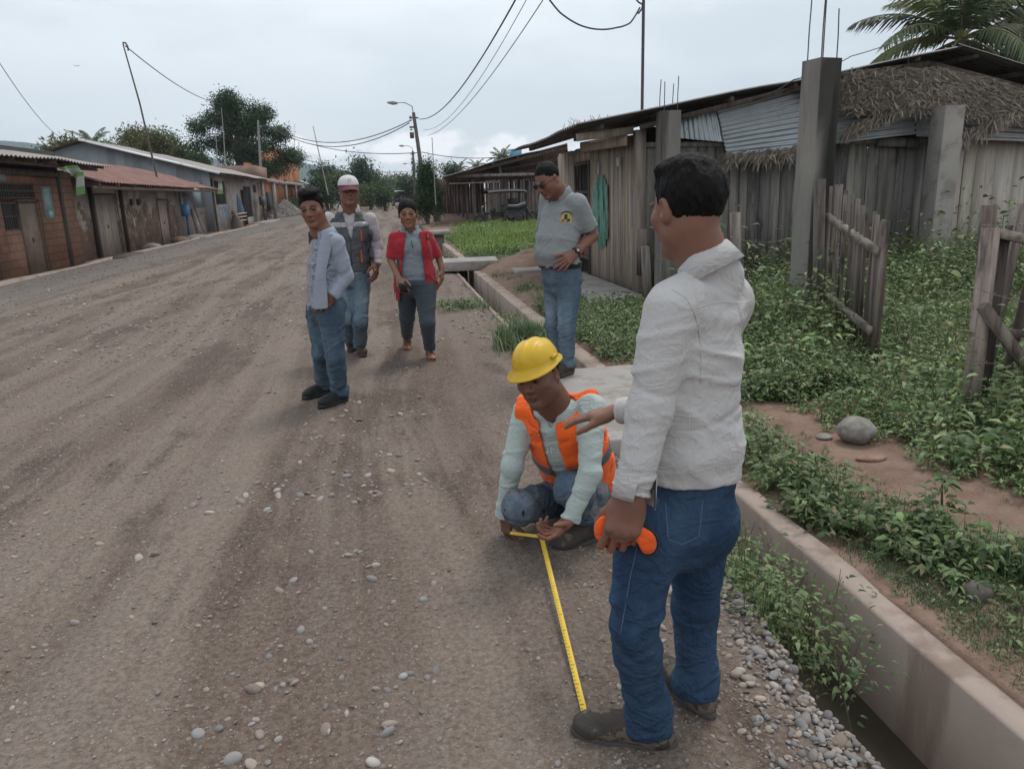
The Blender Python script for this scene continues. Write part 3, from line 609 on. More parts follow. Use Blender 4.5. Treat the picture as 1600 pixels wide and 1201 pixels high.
# ================= LEFT ROW OF HOUSES (facades face the road, +X) =================
def brickmat(name, c1, c2, mort, sc, bw=.5, rh=.25, bumpd=.01, stain=None, rot=(math.pi/2, 0, math.pi/2)):
    t = NT(name); v = t.mp((1, 1, 1), rot=rot)
    # the wall lies in the YZ plane: feed (y, z) to the brick pattern
    sp = t.sep(); cb = t.n('ShaderNodeCombineXYZ'); t.put(cb.inputs[0], t.math('ADD', sp[1], sp[0])); t.put(cb.inputs[1], sp[2])
    br = t.n('ShaderNodeTexBrick'); t.put(br.inputs['Vector'], cb.outputs[0]); br.inputs['Scale'].default_value = sc
    br.inputs['Brick Width'].default_value = bw; br.inputs['Row Height'].default_value = rh; br.inputs['Mortar Size'].default_value = .012
    t.put(br.inputs['Color1'], c1); t.put(br.inputs['Color2'], c2); t.put(br.inputs['Mortar'], mort)
    col = t.mix(t.rng(t.noise(2.2, None, 6, .7), .4, .7, 0, .5), br.outputs['Color'], stain or tuple(x*.6 for x in c1))
    col = t.mix(t.noise(25, None, 4), t.mix(1., col, (.8, .8, .8), 'MULTIPLY'), t.mix(1., col, (1.15, 1.15, 1.15), 'MULTIPLY'))
    return t.fin(col, .92, t.bump(br.outputs['Fac'], .5, -bumpd), spec=.15)
BLOCK = brickmat('clay_block', (.225, .125, .085), (.26, .15, .105), (.13, .08, .06), 1.0, .36, .19, stain=(.16, .10, .075))
ORANGE = brickmat('orange_brick', (.36, .14, .07), (.44, .19, .10), (.26, .15, .10), 1., .26, .12)
def adobe():
    t = NT('adobe_plaster'); sp = t.sep(); n = t.noise(1.6, None, 7, .7); m = t.math('ADD', t.math('MULTIPLY', sp[2], -.28), n)
    col = t.mix(t.rng(t.noise(5, None, 6, .7), .35, .65), (.15, .10, .075), (.225, .155, .12))
    col = t.mix(t.rng(m, .25, .34, 1, 0), (0, 0, 0), col) if False else col
    pl = t.mix(t.noise(9, None, 5), (.32, .27, .24), (.42, .37, .34))
    up = t.math('ADD', t.math('MULTIPLY', sp[2], .22), t.math('MULTIPLY', n, 1.))
    col = t.mix(t.rng(up, .78, .83), col, pl)
    mid = t.mix(t.rng(t.noise(2.3, t.mp((1, 1, .8), loc=(7, 1, 3)), 5, .7), .58, .63, 0, .8), col, (.36, .26, .21))
    return t.fin(mid, .95, t.bump(t.noise(7, None, 7, .7), .8, .02), spec=.1)
ADOBE = adobe()
def plaster(name, c, d): 
    t = NT(name); col = t.mix(t.rng(t.noise(2.5, None, 7, .7), .4, .66), c, d); return t.fin(t.mix(1., col, t.attr(), 'MULTIPLY'), .92, t.bump(t.noise(14, None, 6, .7), .4, .01), spec=.15)
PLASTER = plaster('grey_plaster', (.36, .33, .31), (.25, .21, .185)); MUD = plaster('mud_wall', (.19, .14, .11), (.25, .19, .155))
BLUE = simple('faded_blue_paint', (.13, .21, .26), .85, .5, 9); GRAF = simple('pale_blue_lettering', (.16, .24, .33), .9, .5, 30, vc=False)
def wallseg(x, y0, y1, z0, z1, name, m, root, holes=(), th=.14, col=(1, 1, 1)):
    """wall in the plane x (front at x), holes = list of (y0,y1,z0,z1)"""
    b = MB(); ys = sorted({y0, y1, *[h[0] for h in holes], *[h[1] for h in holes]}); zs = sorted({z0, z1, *[h[2] for h in holes], *[h[3] for h in holes]})
    for a, c in zip(ys[:-1], ys[1:]):
        runs = []; 
        for e, g_ in zip(zs[:-1], zs[1:]):
            my, mz = (a+c)/2, (e+g_)/2
            if any(h[0] < my < h[1] and h[2] < mz < h[3] for h in holes): continue
            if runs and abs(runs[-1][1]-e) < 1e-6: runs[-1][1] = g_
            else: runs.append([e, g_])
        for e, g_ in runs: b.box((x-th, a, e), (x, c, g_), col)
    return b.build(name, m, root)
def hdoor(root, x, y0, y1, z0, z1, m, name='door', boards=3, panels=False):
    b = MB(); w = (y1-y0)/boards; r = np.random.default_rng(int(y0*10))
    for i in range(boards): b.box((x-.09, y0+i*w+.006, z0), (x-.05+r.random()*.006, y0+(i+1)*w-.006, z1), (np.ones(3)*r.uniform(.8, 1.2)))
    if panels:
        for i in range(boards):
            for za, zb in ((.08, .42), (.46, .56), (.6, .95)):
                zc, zd = z0+(z1-z0)*za, z0+(z1-z0)*zb; b.box((x-.05, y0+i*w+.08, zc), (x-.03, y0+(i+1)*w-.08, zd), (.75, .72, .7))
    d = b.build(name, m, root)
    f = MB()
    f.box((x-.12, y0-.06, z0), (x+.015, y0-.001, z1+.06)); f.box((x-.12, y1+.001, z0), (x+.015, y1+.06, z1+.06)); f.box((x-.12, y0-.001, z1+.001), (x+.012, y1+.001, z1+.06)); f.build('door_frame', WOOD_DARK, root)
    MB().box((x-.05, (y0+y1)/2-.02, (z0+z1)/2-.05), (x-.015, (y0+y1)/2+.02, (z0+z1)/2+.05), (1.2, 1.2, 1.2)).build('handle', STEEL, d)
def grille(root, x, y0, y1, z0, z1, n, name='window'):
    g_ = MB().box((x-.12, y0, z0), (x-.10, y1, z1)).build(name, dk, root)
    b = MB()
    for i in range(n): yy = y0+(i+.5)*(y1-y0)/n; b.tube([(x-.03, yy, z0), (x-.03, yy, z1)], .011, 5)
    for zz in (z0+.02, (z0+z1)/2, z1-.02): b.box((x-.045, y0, zz-.012), (x-.015, y1, zz+.012))
    b.build('window_bars', STEEL, g_)
GB = -.12
# house 1: clay block house, tin roof, double panelled door, barred window
h = thing('block_house', 'clay block house at the left edge with barred window and sagging tin eave', 'house', (-8.5, 20, 0))
x = -8.5
wallseg(x, 15.5, 23.6, GB-.1, 2.45, 'wall', BLOCK, h, ((17.0, 18.72, GB, 2.1), (19.3, 21.25, 1.05, 2.12), (20.15, 21.25, GB, 1.05)))
hdoor(h, x, 17.0, 18.72, GB, 1.78, WOOD_BR if 'WOOD_BR' in globals() else WOOD_TAN, 'panelled_door', 2, True); grille(h, x, 17.0, 18.72, 1.84, 2.1, 14, 'transom')
hdoor(h, x, 20.15, 21.25, GB, 1.68, MUD, 'door', 1); grille(h, x, 19.3, 20.09, 1.05, 1.68, 7); grille(h, x, 19.3, 21.25, 1.76, 2.12, 16, 'transom')
MB().box((x-6, 23.46, GB), (x-.14, 23.6, 2.5)).build('side_wall', BLOCK, h)
MB().box((x-.1, 22.6, GB), (x+.05, 22.75, 2.45), (.8, .8, .8)).box((x, 15.5, 2.30), (x+.06, 22.6, 2.42), (.9, .85, .8)).build('post_and_lintel', WOOD_DARK, h)
P = MB().box((x+.003, 21.55, 1.25), (x+.010, 22.1, 2.05), (1.5, 1.3, 1.1)).build('blue_poster', BLUE, h); MB().box((x+.003, 19.1, 2.16), (x+.010, 19.75, 2.40), (1.2, 1.15, 1.1)).build('blue_poster', BLUE, h)
MB().box((x+.011, 21.62, 1.5), (x+.014, 21.95, 2.0), (2.2, 1.9, 1.5)).build('poster_print', BLUE, P); MB().box((x+.011, 21.75, 1.28), (x+.014, 22.0, 1.45), (2.2, 2.0, 1.5)).build('poster_print', BLUE, P)
corrugate((-7.72, 15.2, 2.66), (-13.5, 15.2, 3.9), (-13.5, 24.6, 3.9), (-7.72, 24.6, 2.62), 46, .02, 0, 8, edge=.10, seed=3).build('roof', TIN_DUST, h)
b = MB(); 
for y in np.arange(15.4, 24.5, 1.1): b.beam((-7.8, y, 2.58), (-8.7, y, 2.76), .06, .09)
b.beam((-8.1, 15.2, 2.56), (-8.1, 24.5, 2.54), .07, .09); b.build('rafter', WOOD_DARK, h)
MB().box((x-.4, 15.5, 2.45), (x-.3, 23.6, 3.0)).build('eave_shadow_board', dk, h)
# green and white bunting cloths hanging from the eaves
def cloth(name, label, pts, m, seed):
    P_ = np.array(pts, float); n = 14; u = np.linspace(0, 1, n)[:, None, None]; v = np.linspace(0, 1, n)[None, :, None]
    S = P_[0]*(1-u)*(1-v)+P_[1]*u*(1-v)+P_[2]*u*v+P_[3]*(1-u)*v; S[..., 0] += .06*np.sin(u[..., 0]*7+v[..., 0]*3+seed)
    cc = np.where((np.abs(np.linspace(0, 1, n)[None, :]-.42) < .25)[..., None], np.array((.36, .38, .35)), np.array((.12, .24, .08)))*np.ones((n, n, 1))
    b = MB(); b.grid(S, cc); return tag(b.build(name, m, smooth=True), label, 'banner')
CLOTH = leafmat('banner_cloth', .3)
cloth('hanging_banner', 'green and white cloth draped flat under the near tin eave of the block house', [(-7.700, 20.611, 2.455), (-7.700, 21.853, 2.559), (-7.700, 22.220, 2.219), (-7.700, 21.867, 2.212)], CLOTH, 0)
cloth('hanging_banner', 'green and white cloth tail hanging down at the block house corner', [(-7.600, 21.484, 2.357), (-7.600, 21.930, 2.401), (-7.600, 22.067, 1.924), (-7.600, 21.484, 1.795)], CLOTH, 2)
cloth('hanging_banner', 'small yellow green pennant hanging from the grey house eave', [(-8.400, 42.951, 2.545), (-8.400, 43.441, 2.553), (-8.400, 44.210, 1.905), (-8.400, 42.396, 1.902)], CLOTH, 1)
# house 2: adobe house, low rusty red roof
h = thing('adobe_house', 'low crumbling adobe house with rusty red tin roof and plank door', 'house', (-9, 28, 0)); x = -8.9
wallseg(x, 23.75, 35.9, GB-.2, 2.25, 'wall', ADOBE, h, ((26.3, 28.3, GB, 1.85), (33.2, 34.6, GB, 1.65), (29.7, 30.3, 1.50, 1.72), (30.5, 31.1, 1.50, 1.72)))
hdoor(h, x, 26.3, 28.3, GB, 1.85, WOOD_TAN, 'plank_door', 3); hdoor(h, x, 33.2, 34.6, GB, 1.65, WOOD_TAN, 'plank_door', 3)
for a in (29.7, 30.5): MB().box((x-.12, a, 1.5), (x-.1, a+.6, 1.72)).build('vent_window', dk, h)
corrugate((-7.9, 23.9, 2.16), (-11.6, 23.9, 3.22), (-11.6, 40.8, 3.2), (-7.9, 40.8, 2.12), 60, .02, 0, 8, edge=.08, seed=9).build('roof', TIN_RUST, h)
b = MB()
for y in np.arange(24.2, 40.5, 1.6): b.beam((-7.95, y, 2.10), (-9.0, y, 2.40), .08, .10, (1.3, 1.2, 1.1))
b.beam((-8.05, 23.9, 2.04), (-8.05, 40.7, 2.0), .07, .09, (2, 1.9, 1.8)); b.build('rafter', WOOD_DARK, h)
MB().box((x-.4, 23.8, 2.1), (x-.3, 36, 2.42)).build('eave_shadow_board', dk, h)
b = MB(); r_ = np.random.default_rng(2)
for y in (24.1, 25.9, 28.7): MB().beam((x+.04, y, GB), (x+.04, y, 2.1), .12, .10, (.55, .5, .5)).build('wall_post', WOOD_DARK, h)
tag(MB().box((-8.75, 36.0, .95), (-8.5, 36.6, 1.45)).beam((-8.6, 36.3, GB), (-8.6, 36.3, .96), .08, .08, (.5, .5, .5)).build('water_box', simple('blue_plastic', (.06, .16, .32), .5, .1, 4)), 'small blue box on a stake between the adobe house and the poster wall', 'box')
for i in range(5):
    tag(MB().beam((-8.3+.03*i, 36.9+.28*i, GB), (-8.55, 37.0+.28*i, 1.25-.1*(i % 3)), .12, .04, (.8+.15*(i % 3),)*3).build('leaning_board', WOOD_GREY), ['nearest board of the leaning row beside the blue box', 'second board of the leaning row beside the blue box', 'middle board of the leaning row by the adobe house', 'fourth board of the leaning row by the adobe house', 'farthest board of the leaning row, touching the poster wall'][i], 'board', 'boards leaning by the adobe house')
boulder('boulder', 'left grey rock at the foot of the adobe wall by the plank door', (-8.45, 30.0, -.02), (.35, .25, .18), 4); boulder('boulder', 'mud coloured block lying before the small door of the adobe house', (-8.4, 33.9, 0), (.4, .35, .2), 6, (.75, .6, .5)); boulder('boulder', 'flat block on the dirt sidewalk before the leaning boards', (-8.2, 36.2, 0), (.6, .7, .16), 7)
tag(MB().box((-8.3, 24.3, -.04), (-7.75, 26.6, .05)).build('plank_bridge', WOOD_DARK), 'dark plank lying over the left gutter before the adobe door', 'plank')
# house 3: plank and poster wall, grey plaster front, long dusty gable roof
h = thing('grey_house', 'long grey house with dusty tin gable roof, painted letters and barred windows', 'house', (-9.5, 48, 0)); x = -9.3
wallseg(x, 36.1, 44.6, GB-.2, 2.5, 'poster_wall', PLASTER, h, (), col=(.9, .85, .8))
wallseg(x+.02, 44.6, 61.5, GB-.2, 3.0, 'front_wall', PLASTER, h, ((46.2, 49.3, 1.35, 2.65), (55.3, 58.4, .4, 2.45), (59.3, 60.9, 2.05, 2.6)), col=(1.15, 1.15, 1.15))
grille(h, x+.02, 46.2, 49.3, 1.35, 2.65, 9); grille(h, x+.02, 55.3, 58.4, .4, 2.45, 8, 'shop_opening'); grille(h, x+.02, 59.3, 60.9, 2.05, 2.6, 4)
MB().box((x+.04, 38.3, 1.0), (x+.06, 43.2, 2.25), (1.25, 1.2, 1.15)).build('poster_frame', PLASTER, h)
MB().box((x+.064, 38.7, 1.08), (x+.07, 40.4, 2.1), (1.0, 1., 1.)).box((x+.064, 40.5, 1.25), (x+.07, 42.9, 2.1), (.9, .85, .8)).build('mural', simple('mural_paint', (.17, .215, .26), .9, .3, 12), h)
MB().tube([(x+.075, 39.1+1.7*t_/8+0*t_, 2.0-.9*(t_/8)**2.2) for t_ in range(9)], .04, 5).build('mural_red_arc', simple('mural_red', (.36, .17, .14), .9, .2, 9, vc=False), h)
MB().beam((x+.08, 44.7, GB), (x+.08, 44.7, 2.7), .36, .12).build('wall_post', WOOD_DARK, h); MB().beam((x+.1, 54.6, GB), (x+.1, 54.2, 2.2), .22, .18, (.7, .6, .6)).build('wall_post', WOOD_DARK, h)
def text(body, loc, size, m, parent=None, ext=.003, rot=(math.pi/2, 0, math.pi/2), name='lettering'):
    c = bpy.data.curves.new(name, 'FONT'); c.body = body; c.size = size; c.extrude = ext; c.align_x = 'LEFT'
    o = bpy.data.objects.new(name, c); COL.objects.link(o); o.location = loc; o.rotation_euler = rot; c.materials.append(m)
    bpy.context.view_layer.update(); me = bpy.data.meshes.new_from_object(o); o2 = bpy.data.objects.new(name, me); COL.objects.link(o2); o2.matrix_world = o.matrix_world.copy()
    bpy.data.objects.remove(o)
    if parent is not None:
        o2.parent = parent
        if parent.name in WROOT: o2.matrix_parent_inverse = Matrix.Translation(-parent.location)
    return o2
lt = text('COIN', (x+.03, 46.6, .45), 1.15, GRAF, h, name='painted_letters')
MB().lathe([(.02, 0), (.32, .1), (.36, .6), (.25, 1.1), (.08, 1.5), (.02, 1.6)], 12, (x+.03, 52.6, .35), (1, 1, 1)).build('painted_figure', simple('painted_blue_figure', (.12, .17, .26), .9, .4, 8), h)
corrugate((-8.3, 43.0, 2.95), (-14.8, 43.0, 4.75), (-14.8, 62.5, 4.75), (-8.3, 62.5, 2.95), 70, .025, 0, 8, edge=.12, seed=19).build('roof_front_slope', TIN_DUST, h)
corrugate((-14.8, 43.0, 4.75), (-19.5, 43.0, 3.4), (-19.5, 62.5, 3.4), (-14.8, 62.5, 4.75), 70, .025, 0, 8, edge=.12, seed=20).build('roof_rear_slope', TIN_DUST, h)
gm = MB(); xs = np.linspace(-19, -8.9, 26)
for a, c in zip(xs[:-1], xs[1:]):
    zt = lambda q: 2.9+.277*(-8.3-q) if q > -14.8 else 4.7-.287*(-14.8-q)
    gm.add([(a, 43.4, .0), (c, 43.4, .0), (c, 43.4, zt(c)-.05), (a, 43.4, zt(a)-.05), (a, 43.5, .0), (c, 43.5, .0), (c, 43.5, zt(c)-.05), (a, 43.5, zt(a)-.05)], [[[0, 1, 2, 3], [7, 6, 5, 4], [0, 4, 5, 1], [3, 2, 6, 7]]], np.ones(3)*np.random.default_rng(int(a*7+200)).uniform(.75, 1.15))
gm.build('gable_wall', simple('bluish_grey_boards', (.22, .24, .26), .85, .25, 3), h)
MB().beam((-8.3, 42.95, 2.93), (-14.8, 42.95, 4.75), .08, .12, (2.6, 2.6, 2.6)).build('verge_trim', TIN, h)
b = MB()
for y in np.arange(45, 62, 2.2): b.beam((-8.4, y, 2.85), (-9.4, y, 3.1), .1, .16, (1.6, 1.5, 1.4))
b.build('rafter', WOOD_DARK, h)
# bench, bicycles, gutter slab
t_ = thing('slatted_bench', 'slatted wooden bench against the grey house wall', 'bench', (-8.7, 50, 0))
for z in (.30, .52, .72): MB().box((-8.95+.1*z, 48.6, z), (-8.75+.1*z, 52.0, z+.07), (1.3, 1.2, 1.1)).build('slat', WOOD_TAN, t_)
for y in (48.9, 51.6): MB().beam((-8.8, y, GB), (-8.85, y, .75), .09, .09).build('leg', WOOD_DARK, t_)
t_ = thing('seat_stump', 'dark stump seat at the near end of the slatted bench', 'seat', (-8.6, 47.9, 0)); MB().lathe([(0, .75), (.16, .72), (.22, .5), (.30, .2), (.34, -.1)], 10, (-8.6, 47.6, 0)).build('trunk', BARK, t_); MB().lathe([(0, .95), (.1, .9), (.12, .7)], 8, (-8.65, 47.4, .05)).build('top_knob', BARK, t_)
BIKE = simple('bicycle_frame_paint', (.05, .05, .06), .4, .2, 5, metal=.3); RUB = simple('black_rubber', (.03, .03, .03), .8, .2, 20)
def bike(px, py, rz, label):
    t = thing('bicycle', label, 'bicycle', (px, py, GB+.02), 'bicycles parked at the grey house', rz, w=False)
    def ring(cx, r, rr, n=28): a = np.linspace(0, 2*math.pi, n); return np.stack([cx+np.cos(a)*r, 0*a, .34+np.sin(a)*r], 1), rr
    for cx in (-.52, .52):
        p, rr = ring(cx, .33, .02); w_ = MB().tube(p, rr, 6).build('wheel', RUB, t)
        b = MB()
        for k in range(10): a = k*math.pi/5; b.tube([(cx, 0, .34), (cx+.32*math.cos(a), 0, .34+.32*math.sin(a))], .004, 3)
        b.build('spokes', STEEL, w_)
    b = MB()
    for a, c in (((-.52, 0, .34), (-.1, 0, .30)), ((-.52, 0, .34), (-.18, 0, .78)), ((-.1, 0, .30), (-.2, 0, .85)), ((-.1, 0, .30), (.34, 0, .78)), ((-.18, 0, .76), (.33, 0, .85)), ((.52, 0, .34), (.31, 0, .92))): b.tube([a, c], .02, 6)
    b.build('frame', BIKE, t); MB().tube([(.22, -.27, 1.0), (.30, -.1, .96), (.30, .1, .96), (.22, .27, 1.0)], .015, 6).build('handlebar', STEEL, t)
    MB().lathe([(.0, .06), (.09, .05), (.07, 0)], 10, (-.22, 0, .86)).build('saddle', RUB, t)
bike(-8.4, 57.6, math.radians(78), 'nearer of two bicycles leaning by the dark shop opening'); bike(-8.55, 59.2, math.radians(96), 'farther of two bicycles beside the barred shop opening')
tag(MB().box((-8.8, 58.4, 1.15), (-8.6, 60.6, 1.75)).beam((-8.7, 59.5, GB), (-8.7, 59.5, 1.2), .08, .08).build('dark_board', BIKE), 'dark rectangular board standing above the bicycles', 'board')
slab('gutter_slab', 'pale slab over the left gutter in front of the bicycles', -8.4, -7.7, 52.0, 58.5, -.06, .12)
# brick buildings beyond
h = thing('brick_building', 'unfinished orange brick building with stepped top left of the road', 'building', (-12, 92, 0))
b = MB(); 
prof = [(70, 4.6), (76, 5.8), (82, 6.6), (88, 6.9), (94, 6.9), (99, 5.9), (104, 6.1), (112, 6.0)]
for (a, za), (c, _) in zip(prof[:-1], prof[1:]): b.box((-11.5, a+.003, -.2), (-11.2, c-.003, za))
b.box((-22, 69.8, -.2), (-11.2, 70.0, 4.3)); b.build('brick_wall', ORANGE, h)
MB().box((-11.19, 70, 3.1), (-11.0, 112, 3.45)).build('ring_beam', CONC, h)
for y in (74, 84, 94, 104): MB().box((-11.19, y, -.2), (-10.98, y+.5, 3.09)).build('pillar', CONC, h)
for y in (80, 96, 101): MB().tube([(-11.4, y, 6.3), (-11.4, y, 9.3)], .05, 5).build('rebar', STEEL, h)
MB().box((-11.18, 79, -.1), (-11.1, 82, 2.2)).build('shutter', dk, h)
h = thing('porch_house', 'brick house with flat concrete porch roof just past the grey house', 'house', (-9.5, 66, 0))
MB().box((-14, 63.0, -.2), (-10.4, 69.6, 2.9)).build('wall', ORANGE, h); MB().box((-14.2, 62.8, 2.9), (-9.0, 69.8, 3.15), (1.1, 1, .95)).build('porch_roof', CONC, h)
b = MB().box((-14, 63.1, 3.152), (-9.6, 69.5, 4.1)); b.build('parapet', plaster('reddish_parapet', (.30, .20, .165), (.22, .15, .125)), h)
for y in (63.2, 69.2): MB().box((-9.35, y, -.2), (-9.10, y+.25, 2.9)).build('porch_post', CONC, h)
# gravel heap
r_ = np.random.default_rng(4); n = 2600; a = r_.uniform(0, 6.28, n); q = np.sqrt(r_.random(n))
hx = -9.75+q*np.cos(a)*1.35; hy = 80+q*np.sin(a)*9; hz = 1.45*(1-q**1.3)*(1+.25*vn(hx, hy*.4, 0*hx, 3))
v, f_, c = stones(n, np.stack([hx, hy, hz], 1), .06+.09*r_.random(n), 1, 9); b = MB(); b.add(v, [f_], c*.8)
A_ = np.linspace(0, 2*math.pi, 40); Q = np.linspace(0, 1.05, 12); gxx = -9.75+np.outer(Q, np.cos(A_))*1.35; gyy = 80+np.outer(Q, np.sin(A_))*9; gzz = 1.45*(1-np.clip(Q, 0, 1)**1.3)[:, None]*(1+.25*vn(gxx, gyy*.4, 0*gxx, 3))-.03
b.grid(np.stack([gxx, gyy, gzz], -1), (.15, .148, .15)); tag(b.build('gravel_heap', STONE), 'grey heap of gravel in front of the orange brick building', 'gravel heap')

# ================= PAVILION AND FAR RIGHT =================
h = thing('open_pavilion', 'open sided shed with large dark tin lean-to roof and thin posts', 'shed', (6, 42, 0))
Yp = 40
a = (2.855, 40.000, 2.326); c_ = (8.195, 40.000, 3.546)
corrugate((a[0], 38, a[2]), (8.898, 38.000, 3.700), (14.259, 60.000, 2.312), (5.007, 62.000, 2.446), 50, .03, 0, 10, edge=.1, seed=4).build('roof', TIN_DARK, h)
b = MB()
_q = [np.array(v_) for v_ in (a, (8.898, 38.000, 3.700), (14.259, 60.000, 2.312), (5.007, 62.000, 2.446))]; _q[0][1] = 38
for k in range(5): f = .03+k*.23; b.beam(_q[0]*(1-f)+_q[3]*f-[0, 0, .12], _q[1]*(1-f)+_q[2]*f-[0, 0, .12], .10, .14, (1.6, 1.5, 1.5))
for k in range(6): f = k/5; b.beam(_q[0]*(1-f)+_q[1]*f-[0, 0, .05], _q[3]*(1-f)+_q[2]*f-[0, 0, .05], .08, .08, (1.3, 1.2, 1.2))
b.build('roof_timber', WOOD_DARK, h)
MB().beam((3.602, 39.000, 2.343), (7.474, 39.000, 2.317), .16, .14, (1.4, 1.35, 1.35)).beam((3.247, 39.500, 1.996), (5.825, 39.500, 2.007), .07, .07, (1.8, 1.7, 1.6)).build('front_beam', WOOD_GREY, h)
corrugate((3.604, 39.000, 2.373), (7.474, 39.000, 2.348), (8.617, 45.000, 2.221), (4.146, 45.000, 2.254), 24, .03, 1, 24, seed=2).build('porch_roof', TIN_DARK, h)
for bx, by, tx, ty, c, w in ((704, 331, 702, 279, 1.6, .16), (716, 337, 714, 287, .7, .14), (724, 340, 721, 287, .6, .10), (731, 343, 729, 285, .9, .13), (742, 336, 739, 277, 1.6, .24), (798, 338, 798, 277, .5, .10), (811, 339, 811, 277, .45, .13), (824, 339, 823, 281, .6, .2), (783, 276, 779, 256, 1.6, .12)):
    p = G_(bx, by) if by > 300 else K_(bx, by, 40); q = K_(tx, ty, p[1]); MB().beam(p, q, w, w, (c, c, c)).build('post', WOOD_GREY, h)
b = MB(); planks(b, (2.9, 60), (7.6, 60), 0, lambda t: 2.6, .22, seed=6, col=(.9, .7, .65)); b.build('back_wall_dark', WOOD_DARK, h)
b = MB(); planks(b, (7.6, 59.5), (18, 59.5), 0, lambda t: 2.9, .25, seed=8, var=.15); b.build('back_wall_pale', WOOD_PALE, h)
tag(MB().box(((9.773, 60.000, 4.654)[0], 60, (9.752, 60.000, 4.049)[2]-.3), ((10.560, 60.000, 4.634)[0], 61, (9.771, 60.000, 4.607)[2])).beam(((10.166, 60.000, 4.644)[0], 60.4, 0), ((10.166, 60.000, 4.644)[0], 60.4, 4.3), .3, .3, (.6, .6, .6)).build('water_tank', simple('blue_tank', (.10, .30, .46), .6, .15, 3)), 'square blue water tank above the dark pavilion roof', 'tank')
# short stakes before the pavilion
for i, (p, hgt, c) in enumerate((((5.254, 42.926, 0.000), .75, 1.2), ((5.468, 41.587, 0.000), .95, 1.7), ((4.726, 36.932, 0.000), .55, .35))):
    tag(MB().beam(p, (p[0], p[1], hgt), .12 if i < 2 else .05, .12 if i < 2 else .05, (c, c, c)).build('short_stake', WOOD_GREY), ['shorter grey stake in front of the pavilion', 'pale stake beside the parked three wheeler', 'thin black stake nearest the grass before the pavilion'][i], 'stake')
# three wheelers
def moto(name, label, loc, rz, s=1., roofc=(.02, .03, .03)):
    t = thing(name, label, 'three wheeler', loc, None, rz, w=False)
    pm = simple('dark_vehicle_paint', (.03, .035, .04), .35, .1, 3); ca = simple('canvas_roof_%d' % int(roofc[0]*100), roofc, .7, .1, 6)
    for q in ((1.15, 0), (-.75, .55), (-.75, -.55)):
        a = np.linspace(0, 2*math.pi, 20); w_ = MB().tube(np.stack([q[0]+.24*np.cos(a), 0*a+q[1], .28+.24*np.sin(a)], 1)*s, .06*s, 8).build('wheel', RUB, t); MB().tube([(q[0]*s, (q[1]-.05)*s, .28*s), (q[0]*s, (q[1]+.05)*s, .28*s)], .12*s, 10).build('hub', STEEL, w_)
    P = np.array([(-1.1, .35), (-1.1, .95), (-.9, 1.0), (-.15, .95), (-.15, .35), (-1.1, .35)])*s
    V = [(x_, y_, z_) for y_ in (-.6*s, .6*s) for x_, z_ in P[:-1]]; b = MB(); b.add(V, [[[0, 1, 2, 3, 4], [9, 8, 7, 6, 5]], [[i, (i+1) % 5, (i+1) % 5+5, i+5] for i in range(5)]]); b.build('rear_cabin', pm, t)
    MB().box((-.8*s, -.5*s, .93*s), (-.45*s, .5*s, 1.25*s)).build('bench_seat', RUB, t)
    n = 9; xs = np.linspace(-1.2, .75, n); MB().grid(np.array([[(x_*s, y_*s, (1.72-.10*(y_/.65)**2-.05*((x_+.2)/1)**2)*s) for y_ in np.linspace(-.66, .66, 9)] for x_ in xs])).grid(np.array([[(x_*s, y_*s, (1.66-.10*(y_/.65)**2-.05*((x_+.2)/1)**2)*s) for y_ in np.linspace(-.66, .66, 9)] for x_ in xs])).build('canopy', ca, t)
    b = MB()
    for x_ in (-1.05, -.1, .6):
        for y_ in (-.58, .58): b.tube([(x_*s, y_*s, .5*s if x_ < .5 else .9*s), (x_*s, y_*s, 1.6*s)], .02*s, 5)
    b.tube([(1.15*s, 0, .28*s), (.85*s, 0, 1.05*s)], .035*s, 6); b.tube([(-.15*s, 0, .45*s), (.9*s, 0, .6*s)], .05*s, 6); b.build('frame', pm, t)
    MB().tube([(.75*s, -.32*s, 1.1*s), (.88*s, 0, 1.05*s), (.75*s, .32*s, 1.1*s)], .02*s, 5).build('handlebar', STEEL, t)
    MB().lathe([(0, .2*s), (.14*s, .18*s), (.17*s, .05*s), (.1*s, 0)], 10, (.45*s, 0, .62*s)).build('fuel_tank', pm, t)
    MB().lathe([(0, .05*s), (.09*s, .03*s), (.09*s, 0)], 10, (.95*s, 0, .9*s)).build('headlight', TIN, t); return t
moto('mototaxi', 'dark covered three wheeler parked under the pavilion posts', ((5.455, 37.000, 0.327)[0], 37, 0), math.radians(185), .95)
moto('mototaxi', 'small distant three wheeler with white canopy on the road behind the woman', ((2.230, 117.934, 0.000)[0], (2.230, 117.934, 0.000)[1], 0), math.radians(-80), 1.25, (.55, .55, .53))
t_ = thing('motorcycle', 'dark motorcycle standing right of the parked three wheeler', 'motorcycle', ((6.210, 36.000, 0.325)[0], 36, 0), None, math.radians(20), w=False)
for cx in (-.6, .6): a = np.linspace(0, 6.28, 20); MB().tube(np.stack([cx+.27*np.cos(a), 0*a, .32+.27*np.sin(a)], 1), .05, 6).build('wheel', RUB, t_)
MB().tube([(-.6, 0, .32), (-.1, 0, .5), (.3, 0, .8), (.6, 0, .32)], .05, 6).build('frame', BIKE, t_); MB().tube([(-.7, 0, .85), (-.2, 0, .82), (.25, 0, .92)], [.08, .11, .14], 8).build('seat_and_tank', BIKE, t_); MB().tube([(.3, -.35, 1.15), (.42, 0, 1.05), (.3, .35, 1.15)], .02, 5).build('handlebar', STEEL, t_)
